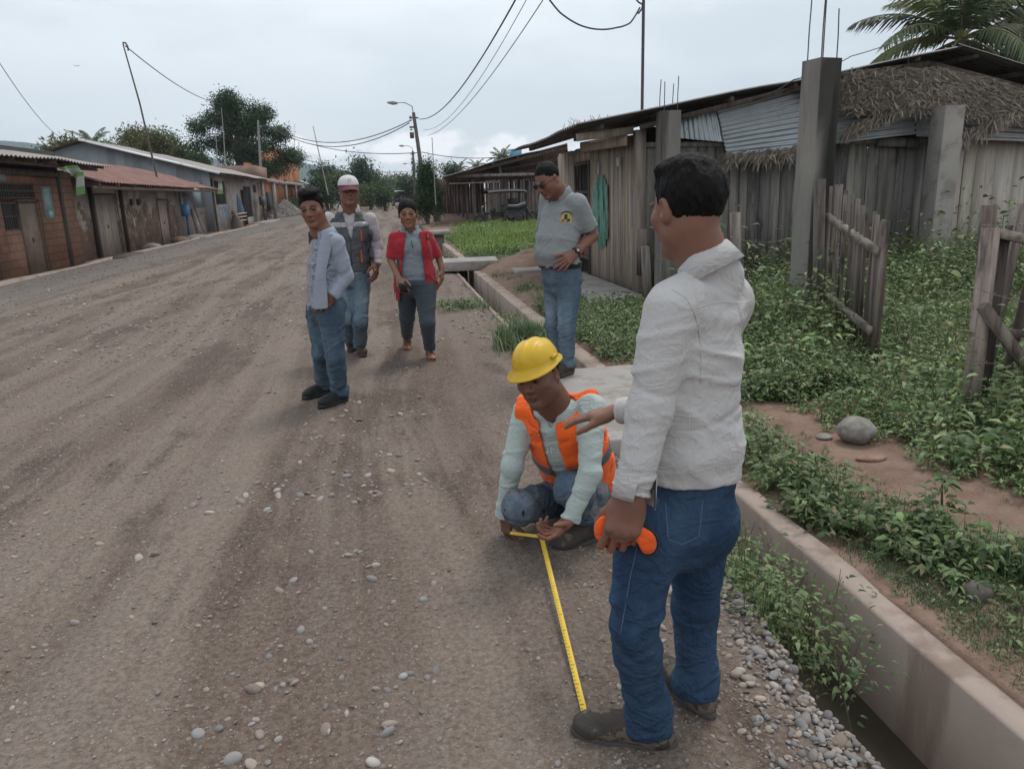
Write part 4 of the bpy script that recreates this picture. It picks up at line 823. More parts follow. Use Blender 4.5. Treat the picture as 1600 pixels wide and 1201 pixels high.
# wooden stump posts by the conical tree
post('brown post right of the conical tree', (2.810, 43.771, 0.000), ((2.810, 43.771, 0.000)[0], (2.810, 43.771, 0.000)[1], 1.45), .38, WOOD_TAN, .8, 'fence_post'); post('reddish leaning post left of the conical tree trunk', (2.331, 45.449, 0.000), ((2.193, 45.619, 0.000)[0]-.1, (2.331, 45.449, 0.000)[1], 1.2), .28, WOOD_TAN, .9, 'fence_post')

# ================= POLES, WIRES, ANTENNAS =================
PW = simple('pole_wood', (.13, .115, .105), .9, .25, 3); PC = simple('pole_concrete', (.26, .25, .24), .85, .15, 3)
def pole(label, base, top, r, arm=None, m=PW, crate=True):
    t = thing('street_lamp', label, 'street lamp', base, 'utility poles with lamps'); MB().tube([base, top], [r, r*.6], 10).build('pole', m, t)
    tp = np.array(top)
    if arm is not None:
        P = [tp+np.array([0, 0, -.2]), tp+np.array([-.05, 0, .35]), tp*.55+np.array(arm)*.45+np.array([0, 0, .32]), np.array(arm)]; MB().tube(P, .035, 6).build('lamp_arm', PC, t)
        a = np.array(arm); MB().tube([a+np.array([.12, 0, -.02]), a+np.array([-.15, 0, .0]), a+np.array([-.5, 0, .03])], [.06, .12, .05], 8).build('lamp_head', PC, t)
    MB().box(tp+np.array([-.28, -.05, -.35]), tp+np.array([.28, .05, -.27])).box(tp+np.array([-.3, -.05, -.9]), tp+np.array([.1, .05, -.8])).box(tp+np.array([-.3, -.1, -1.5]), tp+np.array([-.05, .1, -1.15])).build('bracket', STEEL, t)
    for dz in (-.25, -.45, -1.0): MB().lathe([(.0, .06), (.06, .05), (.08, 0), (.05, -.05)], 8, tuple(tp+np.array([-.2, 0, dz]))).build('insulator', PC, t)
T1 = (2.141, 50.000, 6.391); B1 = ((2.554, 50.000, 1.658)[0]+.15, 50, -.3)
pole('tall leaning pole with lamp arm right of the woman', B1, T1, .17, (1.093, 50.000, 6.965))
T2 = (3.716, 95.000, 6.473); pole('farther lamp pole upright behind the tall leaning pole', ((3.672, 95.000, -0.066)[0], 95, -.3), T2, .2, (2.635, 95.000, 7.076))
T3 = (5.296, 140.000, 6.029); pole('small farthest lamp pole in line on the right roadside', ((5.237, 140.000, -0.054)[0], 140, -.3), T3, .2, (4.122, 140.000, 6.706))
def span(name, label, a, b, sag, r=.018, n=40, **kw): return wire(name, label, [a, b], r, sag, None, n, group='overhead cables', **kw)
def through(z, y): pass
Q1 = (2.469, 50.000, 6.013); Q2 = (3.271, 21.251, 6.300); Q3 = (3.595, 21.697, 6.400); Q4 = (3.729, 19.456, 5.900); Q5 = (2.919, 50.000, 5.027)
def ext(a, b, k): return tuple(b[i]+(b[i]-a[i])*k for i in range(3))
span('overhead_cable', 'thick twisted cable from the tall pole top to the upper picture edge', Q1, ext(Q1, Q2, .25), 1.0, .022)
span('overhead_cable', 'thin cable just below the twisted one running to the upper picture edge', (2.703, 50.000, 5.371), ext(Q1, Q3, .2), 1.0, .010)
span('overhead_cable', 'rightmost long cable falling from the upper edge to the tall pole', Q5, ext(Q5, Q4, .2), .75, .012)
span('overhead_cable', 'upper cable from the tall pole down to the left trees', (1.876, 50.000, 5.913), (-7.863, 70.000, 6.896), 1.0, .03)
span('overhead_cable', 'middle cable from the tall pole to the left row of houses', (1.868, 50.000, 5.801), (-8.612, 70.000, 7.220), 1.4, .03)
span('overhead_cable', 'lowest long cable crossing the sky toward the pavilion', (-8.135, 70.000, 6.799), (2.543, 50.000, 4.050), .6, .025); span('overhead_cable', 'level cable from the tall pole to the pavilion roof', (2.543, 50.000, 4.050), (7.844, 48.000, 3.623), .25, .022)
span('overhead_cable', 'faint thin cable far down the road left of the lamps', (-9.805, 110.000, 6.464), (3.693, 110.000, 4.576), .6, .03)
wire('antenna_cable', 'sagging cable from the left bamboo mast toward the dark tree', [(-9.600, 34.473, 7.569), (-11.297, 60.000, 8.301)], .022, .35, None, 30)
span('overhead_cable', 'very thin pale wire slanting at the left picture edge', (-10.000, 24.049, 5.451), (-14.000, 38.541, 4.519), .3, .010)
def mast(name, label, a, b, r, m=PW, cat='mast', grp=None): return tag(MB().tube([a, b], [r, r*.6], 6).build(name, m), label, cat, grp)
t_ = thing('antenna_mast', 'thin leaning mast with hooked tip rising from the grey house roof', 'mast', (-9.700, 36.722, 2.426)); MB().tube([(-9.700, 36.722, 2.426), (-9.700, 35.654, 5.611), (-9.700, 34.576, 7.588)], [.045, .035, .025], 6).build('pole', PW, t_)
p = np.array((-9.700, 34.576, 7.588)); MB().tube([p, p+np.array([0, .0, .12]), p+np.array([.02, .25, .16]), p+np.array([.02, .5, .05]), p+np.array([.02, .45, -.1])], .03, 6).build('hook', PW, t_)
mast('antenna_mast', 'white pole standing right in front of the broad dark tree', (-10.490, 72.000, 2.726), (-10.215, 72.000, 8.143), .14, PC, grp='thin masts over the left roofs')
mast('antenna_mast', 'thin mast crossing the middle of the broad dark tree', (-11.092, 60.000, 3.856), (-10.905, 60.000, 7.952), .04, PC, grp='thin masts over the left roofs')
mast('antenna_mast', 'short thin mast at the left side of the broad dark tree', (-11.610, 60.000, 3.960), (-11.481, 60.000, 6.801), .035, PC, grp='thin masts over the left roofs')
mast('antenna_mast', 'long bamboo mast leaning left above the man with the cap', (-4.068, 60.000, 1.690), (-4.716, 60.000, 6.573), .05, WOOD_TAN, grp='thin masts over the left roofs')
mast('antenna_mast', 'thin mast between leaning bamboo and brick building', (-8.387, 80.000, 4.079), (-8.138, 80.000, 7.170), .04, PC, grp='thin masts over the left roofs')
mast('antenna_mast', 'thin mast over the brick building right end', (-8.024, 80.000, 4.069), (-7.753, 80.000, 6.806), .05, PC, grp='thin masts over the left roofs')
mast('antenna_mast', 'thin upright mast through the conical tree', (2.425, 38.000, 1.019), (2.423, 38.000, 4.101), .03, PC, grp='thin masts over the left roofs')
mast('antenna_mast', 'far white pole among the distant trees left of the road', (-0.870, 150.000, 0.998), (-0.741, 150.000, 5.848), .22, PC, grp='thin masts over the left roofs')
t_ = thing('cable_mast', 'steel mast on the plank house roof with hooks holding the drooping cable', 'mast', (3.641, 10.900, 2.445)); MB().tube([(3.642, 10.900, 2.428), (3.654, 10.900, 4.227)], .022, 8).build('pole', STEEL, t_)
MB().tube([(3.657, 10.900, 3.926), (3.585, 10.900, 3.958), (3.539, 10.900, 4.006)], .012, 5).tube([(3.639, 10.900, 3.958), (3.630, 10.900, 3.879), (3.577, 10.900, 3.815)], .012, 5).build('hook', STEEL, t_)
wire('drooping_cable', 'thick cable drooping from the steel mast to the upper edge', [(3.603, 10.900, 3.895), (3.469, 10.900, 3.703), (3.259, 10.800, 3.628), (2.937, 10.600, 3.567), (2.628, 10.400, 3.583), (2.333, 10.200, 3.685), (2.093, 10.000, 3.872)], .011, .01, None, 8)
wire('thin_cable', 'thin cable rising from the gable past the black stained column to the palm', [(5.078, 10.500, 2.631), (5.134, 9.500, 2.767), (7.441, 12.000, 3.427), (11.357, 16.000, 4.496)], .008, .03, None, 12)
b = MB(); p = np.array((-20.016, 60.000, 10.792)); b.add([p, p+(-.24, .05, .05), p+(-.1, 0, -.015), p+(.24, .05, .05), p+(.1, 0, -.015), p+(0, .15, -.02)], [[[0, 1, 2], [0, 4, 3], [2, 5, 4]]], (.05, .05, .05)); tag(b.build('bird', LEAF), 'tiny dark bird gliding in the upper left sky', 'bird')
# ================= VEGETATION =================
def leafquad(n, L_, Wd, bend=.25, fold=.15):
    """template leaves along +x: base, two side points, tip, folded; returns (n,6,3) verts"""
    v = np.array([(0, 0, 0), (.3, -.38, .12), (.3, .38, .12), (.72, -.30, .02), (.72, .30, .02), (1, 0, -.18)], np.float32)
    V = np.repeat(v[None], n, 0); V[..., 0] *= L_[:, None]; V[..., 1] *= Wd[:, None]; V[..., 2] *= L_[:, None]*bend/.2
    return V
LQF = np.array([[0, 1, 2], [3, 5, 4]]); LQQ = np.array([[1, 3, 4, 2]])
def place_leaves(mb, pos, dirs, L_, Wd, col, rng, roll=.5):
    n = len(pos); V = leafquad(n, L_, Wd)
    d = dirs/np.linalg.norm(dirs, axis=1)[:, None]; up = np.tile([0, 0, 1.], (n, 1))+rng.normal(0, roll, (n, 3))
    s = np.cross(up, d); s /= np.linalg.norm(s, axis=1)[:, None]+1e-9; u = np.cross(d, s)
    out = V[..., :1]*d[:, None]+V[..., 1:2]*s[:, None]+V[..., 2:]*u[:, None]+pos[:, None]
    i = np.arange(n)[:, None, None]*6
    col = np.asarray(col)*np.array([1., 1., .84]); mb.add(out.reshape(-1, 3), [(LQF[None]+i).reshape(-1, 3), (LQQ[None]+i).reshape(-1, 4)], np.repeat(col, 6, 0)); return mb
GREENS = np.array([(.085, .145, .062), (.115, .185, .082), (.07, .115, .06), (.15, .21, .10), (.14, .175, .11), (.19, .20, .115)])
def herb_cloud(mb, X_, Y_, Zb, H_, rng, leaves=26, lsz=.035, tone=1., cols=GREENS, wsp=.5, stems=True, dark=False):
    """herbs: each at X_,Y_ of height H_, leaves whorled up the stem"""
    n = len(X_); k = leaves
    t = np.sort(rng.uniform(.12, 1, (n, k)), 1); a = rng.uniform(0, 6.28, (n, k)); lean = rng.normal(0, .18, (n, 2))
    br = (.25+.75*np.sin(t*2.6))*H_[:, None]*wsp*rng.uniform(.2, 1, (n, k))
    px = X_[:, None]+lean[:, :1]*t*H_[:, None]+np.cos(a)*br; py = Y_[:, None]+lean[:, 1:]*t*H_[:, None]+np.sin(a)*br; pz = Zb[:, None]+t*H_[:, None]*rng.uniform(.8, 1.1, (n, k))
    pos = np.stack([px, py, pz], -1).reshape(-1, 3); d = np.stack([np.cos(a), np.sin(a), rng.uniform(-.45, .6, (n, k))], -1).reshape(-1, 3)
    m = n*k; L_ = lsz*rng.uniform(.55, 1.35, m)*np.repeat((.8+.2*H_/H_.mean()), k); c = cols[rng.integers(0, len(cols), m)]*rng.uniform(.65, 1.4, (m, 1))*np.repeat(rng.uniform(.8, 1.2, n), k)[:, None]*tone
    place_leaves(mb, pos, d, L_, L_*rng.uniform(.35, .62, m), c, rng)
    if stems:
        tops = np.stack([X_+lean[:, 0]*H_, Y_+lean[:, 1]*H_, Zb+H_], -1); b0 = np.stack([X_, Y_, Zb-.01], -1); w = .0025
        q = np.stack([b0+[w, 0, 0], b0-[w, 0, 0], tops-[w*.5, 0, 0], tops+[w*.5, 0, 0]], 1).reshape(-1, 3); i = np.arange(n)[:, None]*4
        mb.add(q, [i+np.array([[0, 1, 2, 3]])], np.tile((.10, .11, .05), (len(q), 1)))
    return mb
def grass(mb, X_, Y_, Zb, H_, rng, blades=14, w=.004, spread=.05, cols=GREENS, tone=1.):
    n = len(X_)*blades; x = np.repeat(X_, blades)+rng.normal(0, spread, n); y = np.repeat(Y_, blades)+rng.normal(0, spread, n); z = np.repeat(Zb, blades); h = np.repeat(H_, blades)*rng.uniform(.5, 1.2, n)
    a = rng.uniform(0, 6.28, n); lean = rng.uniform(.1, .8, n)*h; s = np.stack([-np.sin(a), np.cos(a), 0*a], 1)*w; d = np.stack([np.cos(a), np.sin(a), 0*a], 1)
    b0 = np.stack([x, y, z], 1); m = b0+d*lean[:, None]*.35+np.stack([0*a, 0*a, h*.62], 1); t = b0+d*lean[:, None]+np.stack([0*a, 0*a, h*.95-lean*.25], 1)
    V = np.stack([b0-s, b0+s, m+s*.8, m-s*.8, t], 1).reshape(-1, 3); i = np.arange(n)[:, None]*5
    c = cols[rng.integers(0, len(cols), n)]*rng.uniform(.7, 1.4, (n, 1))*tone
    mb.add(V, [i+np.array([[0, 1, 2, 3]]), i+np.array([[3, 2, 4]])], np.repeat(c, 5, 0)); return mb
def scatter(n, x0, x1, y0, y1, dens, rng, logy=True):
    x = rng.uniform(x0, x1, n); y = y0*(y1/y0)**rng.random(n) if logy else rng.uniform(y0, y1, n)
    k = rng.random(n) < dens(x, y); return x[k], y[k]
rg = np.random.default_rng(21)
def D_far(x, y):    # thick weeds beyond the path up to the plank wall
    lim = np.interp(y, [1.5, 2.7, 3.4, 4.2, 5.5, 7, 8.6, 9.5], [3.9, 3.1, 2.75, 2.62, 2.62, 2.75, 3.2, 3.9])
    return sm(lim-.02, lim+.22, x)*(.55+.6*fbm(x*1.5, y*1.5, 0*x, 3, 5)+.3)*(y < 10.6)*(x > 2.5)
mb = MB()
x, y = scatter(13500, 2.5, 9.5, 2.0, 10.5, D_far, rg)
z = bank_z(x, y); lush = sm(-.3, .3, fbm(x*.9, y*.9, 0*x, 2, 50)); edge = sm(0, .8, x-np.interp(y, [1.5, 2.7, 3.4, 4.2, 5.5, 7, 8.6], [3.9, 3.1, 2.75, 2.62, 2.62, 2.75, 3.2]))
Hh = (.06+.20*lush*edge+.26*edge*rg.random(len(x))**1.6)*(1+.7*sm(6, 9, y))*(1+.5*sm(.2, .5, fbm(x*.8, y*.8, 0*x, 2, 91)))
Hh = Hh*(1-.78*np.exp(-((x-3.6)/.42)**2-((y-5.1)/.55)**2)); herb_cloud(mb, x, y, z, Hh, rg, 22, .040, 1.22)
k = rg.random(len(x)) < .05; herb_cloud(mb, x[k], y[k], z[k], Hh[k]*1.6+.10, rg, 26, .075, 1.4, wsp=.55)
k = (rg.random(len(x)) < .05); grass(mb, x[k], y[k], z[k], Hh[k]*1.3+.06, rg, 9, .0022, .03, cols=np.array([(.20, .19, .10), (.16, .17, .08), (.12, .16, .06)]))
tag(mb.build('weeds', LEAF), kind='stuff')
def D_strip(x, y):  # strip between the channel wall and the path
    c = 1-sm(-.02, .08, x-np.interp(y, [1.4, 2.4, 3.0, 3.6, 4.5, 5.0], [2.35, 2.30, 2.2, 2.08, 2.06, 2.0])); low = sm(1.86, 1.98, x)
    return c*low*np.clip(.35+1.2*fbm(x*3, y*2.2, 0*x, 2, 33)+.35*sm(2.4, 3.0, y), 0, 1)
mb = MB(); x, y = scatter(300, 1.84, 2.4, 2.35, 5.0, D_strip, rg); herb_cloud(mb, x, y, bank_z(x, y), .05+.15*rg.random(len(x))**1.2, rg, 22, .040, 1.0); x, y = scatter(420, 1.8, 2.5, 1.8, 4.5, lambda x, y: .6+0*x, rg); herb_cloud(mb, x, y, bank_z(x, y), .015+.03*rg.random(len(x)), rg, 10, .018, 1.0, wsp=1.)
x, y = scatter(70, 1.98, 2.6, 1.9, 2.6, lambda x, y: .8+0*x, rg); herb_cloud(mb, x, y, bank_z(x, y), .03+.08*rg.random(len(x)), rg, 14, .034, 1.)
for cx, cy, n, s, hh in ((2.24, 2.72, 16, .08, .19), (2.02, 2.72, 9, .05, .12), (2.38, 2.52, 12, .08, .13), (2.12, 2.42, 10, .06, .09), (1.93, 3.15, 26, .08, .16), (2.02, 3.45, 30, .1, .17), (1.97, 3.9, 34, .12, .2), (2.0, 4.5, 40, .14, .22), (1.98, 2.98, 14, .05, .10)):
    x = rg.normal(cx, s, n); y = rg.normal(cy, s, n); herb_cloud(mb, x, y, bank_z(x, y), hh*rg.uniform(.5, 1.2, n), rg, 20, .050, 1.1)
tag(mb.build('bank_weeds', LEAF), kind='stuff')
# weeds growing out of the channel on the gravel side
mb = MB()
for cx, cy, n, s, hh in ((1.40, 2.18, 10, .05, .32), (1.40, 2.36, 20, .07, .38), (1.38, 2.55, 22, .07, .32), (1.40, 2.78, 26, .08, .28), (1.42, 3.05, 22, .10, .24), (1.32, 2.75, 10, .06, .12)):
    x = rg.normal(cx, s, n); y = rg.normal(cy, s*1.3, n); x = np.minimum(x, 1.60); herb_cloud(mb, x, y, np.full(n, -.26)+.20*sm(1.42, 1.25, x), hh*rg.uniform(.6, 1.15, n), rg, 24, .034, 1.15)
for cx, cy, n, s, hh in ((1.45, 7.9, 60, .14, .30), (1.35, 8.6, 30, .12, .2)):
    pass
x, y = scatter(500, 1.36, 1.62, 7, 24, lambda x, y: sm(.0, .4, fbm(x*2, y*.7, 0*x, 2, 9)), rg); herb_cloud(mb, x, y, np.full(len(x), -.3), .2+.2*rg.random(len(x)), rg, 20, .05, 1.1)
tag(mb.build('channel_weeds', LEAF), kind='stuff')
t = NT('dummy'); bpy.data.materials.remove(t.m)
mb = MB(); n = 42; x = rg.normal(1.36, .14, n); y = rg.normal(7.55, .3, n); grass(mb, x, y, np.full(n, -.05), np.full(n, .34), rg, 26, .006, .05, tone=1.15)
tag(mb.build('grass_tuft', LEAF), 'tall green grass tuft at the channel edge left of the yellow helmet', 'grass')
mb = MB(); n = 16; x = rg.normal(1.05, .22, n); y = rg.normal(10.6, .25, n); herb_cloud(mb, x, y, road_z(x, y), np.full(n, .10), rg, 22, .05, 1.2, cols=GREENS*1.2); grass(mb, x, y, road_z(x, y), np.full(n, .12), rg, 16, .006, .1)
tag(mb.build('roadside_weeds', LEAF), kind='stuff')
# short creeping grass by the wall, bottom right, and lawn patches
mb = MB()
def D_gr(x, y): return np.clip(.25+1.0*fbm(x*2.6, y*2.6, 0*x, 3, 70)+.35*sm(2.7, 2.0, y), 0, 1)*sm(1.80, 1.90, x+.06*vn(x*9, y*9, 0*x, 7))*(1-path_f(x, y))
x, y = scatter(15000, 1.77, 3.3, 1.35, 3.1, D_gr, rg, False); grass(mb, x, y, np.where(x < 1.84, .012, bank_z(x, y)), np.full(len(x), .020), rg, 10, .0014, .02, tone=1.0)
x, y = scatter(3000, 1.83, 3.2, 1.4, 3.2, D_gr, rg, False); herb_cloud(mb, x, y, bank_z(x, y)-.004, .008+.02*rg.random(len(x)), rg, 12, .011, 1.0, wsp=1.3, stems=False)
x = rg.normal(2.36, .05, 26); y = rg.normal(2.42, .06, 26); grass(mb, x, y, bank_z(x, y), np.full(26, .13), rg, 30, .002, .02, tone=1.1)
x = rg.normal(2.16, .012, 6); y = rg.normal(1.98, .012, 6); grass(mb, x, y, bank_z(x, y), np.full(6, .12), rg, 7, .004, .01, tone=1.2)
x, y = scatter(5200, 1.9, 3.5, 5, 10.2, lambda x, y: np.clip(.30+.35*sm(5.6, 6.4, y)+1.1*fbm(x*1.4, y*1.2, 0*x, 2, 71), 0, 1)*(1-path_f(x, y)), rg); k = ~((x > 2.5) & (y > 9.7)) & ~((x < 2.25) & (y < 6.36)); x, y = x[k], y[k]; herb_cloud(mb, x, y, bank_z(x, y), .06+.20*rg.random(len(x))**1.4, rg, 19, .042, 1.15)
tag(mb.build('creeping_grass', LEAF), kind='stuff')
mb = MB()
def D_l1(x, y): return np.clip(.2+1.3*sm(-.15, .25, fbm(x*.8, y*.35, 0*x, 3, 72)), 0, 1)*sm(1.86, 2.0, x)*sm(10.5, 12, y)*(1-np.exp(-((x-2.75)/.9)**2-((y-15.5)/1.2)**2))
x, y = scatter(7000, 1.85, 7, 9, 20, D_l1, rg); x_, y_ = x, y; k = ~((x > 2.3) & (x < 3.6) & (y > 9.7) & (y < 16.4)) & ~((x > 3.4) & (y > 10.5) & (y < 16.3)); x, y = x[k], y[k]
grass(mb, x, y, bank_z(x, y), np.full(len(x), .07), rg, 8, .006, .06, tone=1.1)
lush_ = GREENS*np.array([1.15, 1.3, .9])
def D_l2(x, y): return np.clip(.55+2.2*fbm(x*.5, y*.22, 0*x, 3, 75), 0, 1)*(1-.85*np.exp(-((x-4.2)/1.5)**2-((y-21.5)/1.0)**2))*sm(1.9, 2.2, x)*np.where(x < 7.6, 1, .8)
x, y = scatter(9500, 1.9, 10, 19, 39, D_l2, rg); herb_cloud(mb, x, y, bank_z(x, y)-.02, (.06+.22*rg.random(len(x)))*(.5+.9*sm(-.2, .4, fbm(x*.6, y*.3, 0*x, 3, 19))), rg, 14, .075, 1., cols=lush_, wsp=1.1, stems=False); k = rg.random(len(x)) < .4; grass(mb, x[k], y[k], bank_z(x[k], y[k]), np.full(k.sum(), .26), rg, 9, .010, .10, cols=lush_*np.array([1.2, 1.1, .8]))
tag(mb.build('lawn', LEAF), kind='stuff')
mb = MB(); x, y = scatter(800, -16, -8.3, 66, 120, lambda x, y: sm(.1, .4, fbm(x*.3, y*.1, 0*x, 3, 90)), rg); grass(mb, x, y, np.zeros(len(x)), np.full(len(x), .25), rg, 10, .03, .3); tag(mb.build('roadside_grass', LEAF), kind='stuff')
# tall single weeds by the leaning fence
def tall_weed(label, p, h, n, seed, group='tall weeds by the pale plank wall'):
    r = np.random.default_rng(seed); mb = MB(); t_ = thing('tall_weed', label, 'weed', p, group); p = np.array(p, float); top = p+[r.normal(0, .06), 0, h]
    MB().tube([p, (p+top)/2+[r.normal(0, .03), 0, 0], top], [.008, .006, .003], 5, (.6, .9, .4)).build('stem', BARK, t_)
    k = n; f = r.uniform(.2, 1, k); a = r.uniform(0, 6.28, k); pos = p+(top-p)*f[:, None]+np.stack([np.cos(a), np.sin(a), 0*a], 1)*(.16*(1.1-f)*r.random(k))[:, None]
    place_leaves(mb, pos, np.stack([np.cos(a), np.sin(a), r.uniform(-.2, .5, k)], 1), .055*r.uniform(.6, 1.3, k), .028*r.uniform(.6, 1.3, k), GREENS[r.integers(0, 6, k)]*r.uniform(.7, 1.2, (k, 1)), r); mb.build('leaves', LEAF, t_)
tall_weed('tallest thin weed left of the leaning fence post', (6.45, 7.4, 0), 1.15, 130, 1); tall_weed('shorter bushy weed left of the tallest one', (5.9, 7.8, 0), .8, 100, 2); tall_weed('slender weed between picket gate and pale column foot', (7.2, 9.4, 0), .75, 90, 3)
tall_weed('upright weed with seed spike beside the dirt path', (2.377, 2.845, 0.000), .26, 60, 4, 'spiky weeds near the path'); tall_weed('thin spiky weed on the near edge of the path', (2.148, 3.457, 0.000), .17, 40, 5, 'spiky weeds near the path')
# ---------------- trees ----------------
def crown(name, m, parent, blobs, n, lsz, cols, seed, hang=0.):
    """blobs: (x,y,z,rx,ry,rz,weight) in thing-local coordinates; leaf cards concentrate near the surface in sprigs"""
    r = np.random.default_rng(seed); mb = MB(); B = np.array(blobs, float); w = B[:, 6]/B[:, 6].sum(); ns = n//14
    k = r.choice(len(B), ns, p=w); d = r.normal(0, 1, (ns, 3)); d /= np.linalg.norm(d, axis=1)[:, None]; rad = r.uniform(.35, 1.12, ns)**.6
    sc = B[k, :3]+d*B[k, 3:6]*rad[:, None]; ss = lsz*1.5
    pos = np.repeat(sc, 14, 0)+r.normal(0, ss, (ns*14, 3)); dd = np.repeat(d, 14, 0)+r.normal(0, .6, (ns*14, 3)); dd[:, 2] -= hang; m_ = ns*14
    c = cols[r.integers(0, len(cols), m_)]*r.uniform(.7, 1.35, (m_, 1))*np.repeat(r.uniform(.75, 1.25, ns), 14)[:, None]
    place_leaves(mb, pos, dd, lsz*r.uniform(.6, 1.4, m_), lsz*.5*r.uniform(.6, 1.3, m_), c, r, 1.); return mb.build(name, m, parent)
def tree(name, label, loc, h, blobs, n, lsz, cols, seed, cat='tree', group=None, trunk_r=.2, limbs=4, hang=0., bark=None):
    t_ = thing(name, label, cat, loc, group, w=False); r = np.random.default_rng(seed); b = MB(); top = max(q[2] for q in blobs)
    zz = np.linspace(-.3, top*.95, 8); P = np.stack([.12*trunk_r*10*np.sin(zz*.6+seed)*.3, .1*np.cos(zz), zz], 1); b.tube(P, np.linspace(trunk_r, trunk_r*.25, 8), 8)
    for q in blobs[:max(limbs, 1)*3:1][:14]:
        s = P[2]+(P[5]-P[2])*r.random(); b.tube([s, (s+np.array(q[:3]))/2+[0, 0, .1*h*.2], q[:3]], [trunk_r*.45, trunk_r*.3, trunk_r*.1], 6)
    b.build('trunk', bark or BARK, t_); crown('crown', LEAF, t_, blobs, n, lsz, cols, seed, hang); return t_
DK = np.array([(.028, .05, .026), (.035, .065, .032), (.045, .08, .035)]); MID = np.array([(.05, .085, .035), (.07, .11, .045), (.09, .125, .055)]); OLV = np.array([(.11, .125, .055), (.14, .14, .07), (.085, .11, .045)])
r_ = np.random.default_rng(12)
# broad dark tree: flat layered shelves
bl = []
for z, wd, off in ((9.6, 1.4, -.6), (9.0, 2.0, .2), (8.1, 3.0, -.3), (8.5, 1.3, 2.0), (7.2, 2.6, .2), (6.9, 1.2, 3.0), (6.3, 2.4, -2.0), (6.0, 3.2, 1.2), (5.2, 2.0, -.2), (5.0, 1.8, 3.6), (4.4, 1.8, -2.9), (4.0, 3.0, 2.4), (3.6, 2.4, -1.0), (7.4, 1.0, -2.6)):
    for q in range(4): bl.append((.15+1.2*off+r_.uniform(-wd, wd)*.62, r_.uniform(-1.6, 1.6), z+r_.uniform(-.2, .2), wd*.42, wd*.44, .38, wd))
tree('broad_tree', 'broad dark tree with layered shelves of leaves behind the left houses', ((-12.559, 75.000, 2.264)[0], 75, 0), 10, [(q_[0]*.95, q_[1], q_[2]*1.05)+q_[3:] for q_ in bl], 52000, .19, DK*1.2, 3, trunk_r=.35, hang=.3)
def blobset(w, h0, h1, n, r, wt=1.): return [(r.uniform(-w, w)*.7, r.uniform(-w, w)*.5, r.uniform(h0, h1), w*r.uniform(.3, .5), w*r.uniform(.3, .5), (h1-h0)*r.uniform(.16, .3), wt) for _ in range(n)]
def bg_tree(px, pytop, pybase, Y, wpx, label, cols, n=5000, lsz=.3, seed=0, name='leafy_tree', group='trees beyond the left roofs'):
    p = K_(px, pytop, Y); b = K_(px, pybase, Y); w = wpx*Y/1200/2; r = np.random.default_rng(seed+100); h = p[2]; h0 = max(b[2], .3)
    tree(name, label, (p[0], Y, 0), h, blobset(w, h0+.15*(h-h0), h*.93, 9, r)+[(r.uniform(-.3, .3)*w, 0, h*.9, w*.3, w*.3, h*.1, 1)], n, lsz, cols, seed, group=group, trunk_r=.25)
bg_tree(215, 205, 250, 85, 60, 'light feathery tree left of the antenna mast base', OLV, 5000, .3, 1); bg_tree(238, 214, 250, 82, 40, 'yellowish tree directly behind the antenna mast', OLV, 3600, .3, 2)
bg_tree(272, 208, 255, 88, 52, 'dark rounded tree between the antenna mast and the broad tree', MID, 4600, .3, 3); bg_tree(297, 240, 262, 90, 36, 'low dark bush like tree left of the broad tree', DK, 2400, .3, 4)
bg_tree(100, 224, 250, 60, 60, 'olive tree clump above the near tin roof', OLV, 4000, .26, 5); bg_tree(165, 232, 250, 66, 40, 'yellow green tree right of the small left palm', OLV, 2600, .26, 6)
G2 = 'trees along the far road'
bg_tree(512, 262, 310, 110, 40, 'dark tree behind the head of the man with the cap, left side', DK, 3600, .4, 7, group=G2); bg_tree(560, 255, 310, 120, 34, 'tall dark tree just right of the white cap', DK, 4200, .42, 8, group=G2)
bg_tree(585, 274, 312, 150, 44, 'rounded tree right of the tall one behind the cap', MID, 3400, .5, 9, group=G2); bg_tree(608, 280, 312, 190, 40, 'faint grey green tree by the smoke over the road', MID, 2800, .6, 10, group=G2)
bg_tree(530, 275, 312, 100, 30, 'leafy tree between leaning bamboo and white cap', MID, 2600, .36, 11, group=G2); bg_tree(578, 296, 316, 90, 40, 'low bush at the left road edge far away', MID, 2600, .3, 12, name='bush', group=G2); bg_tree(600, 302, 318, 80, 22, 'small bush beside the far white pole', DK, 1200, .25, 13, name='bush', group=G2)
bg_tree(640, 285, 316, 120, 20, 'slim tree behind the lamp poles', DK, 1800, .4, 14, group=G2); bg_tree(498, 285, 318, 95, 30, 'dark bush behind the first man with black hair', DK, 2200, .36, 15, name='bush', group=G2)
bg_tree(450, 318, 330, 90, 26, 'small bush before the brick building', MID, 900, .25, 16, name='bush', group=G2); bg_tree(705, 262, 280, 90, 22, 'small treetop over the pavilion roof end', DK, 1200, .3, 17, group=G2)
# conical tree by the road on the right
r_ = np.random.default_rng(30); bl = []
for i in range(26):
    f = i/25; z = .7+f*2.0; w = 1.05*(1-f)**.6*(.6+.4*r_.random())+.12; a = r_.uniform(0, 6.28); bl.append((math.cos(a)*w*.6, math.sin(a)*w*.6, z, w*.45, w*.45, .34, 1))
for (dx, z) in ((-.32, 2.75), (.12, 2.95), (.42, 2.6), (-.1, 2.5)): bl.append((dx, 0, z, .17, .17, .34, .8))
tree('conical_tree', 'dense conical green tree by the road right of the woman', (G_(670, 350)[0], G_(670, 350)[1], 0), 3.2, bl, 15000, .10, DK*1.25, 5, trunk_r=.12)
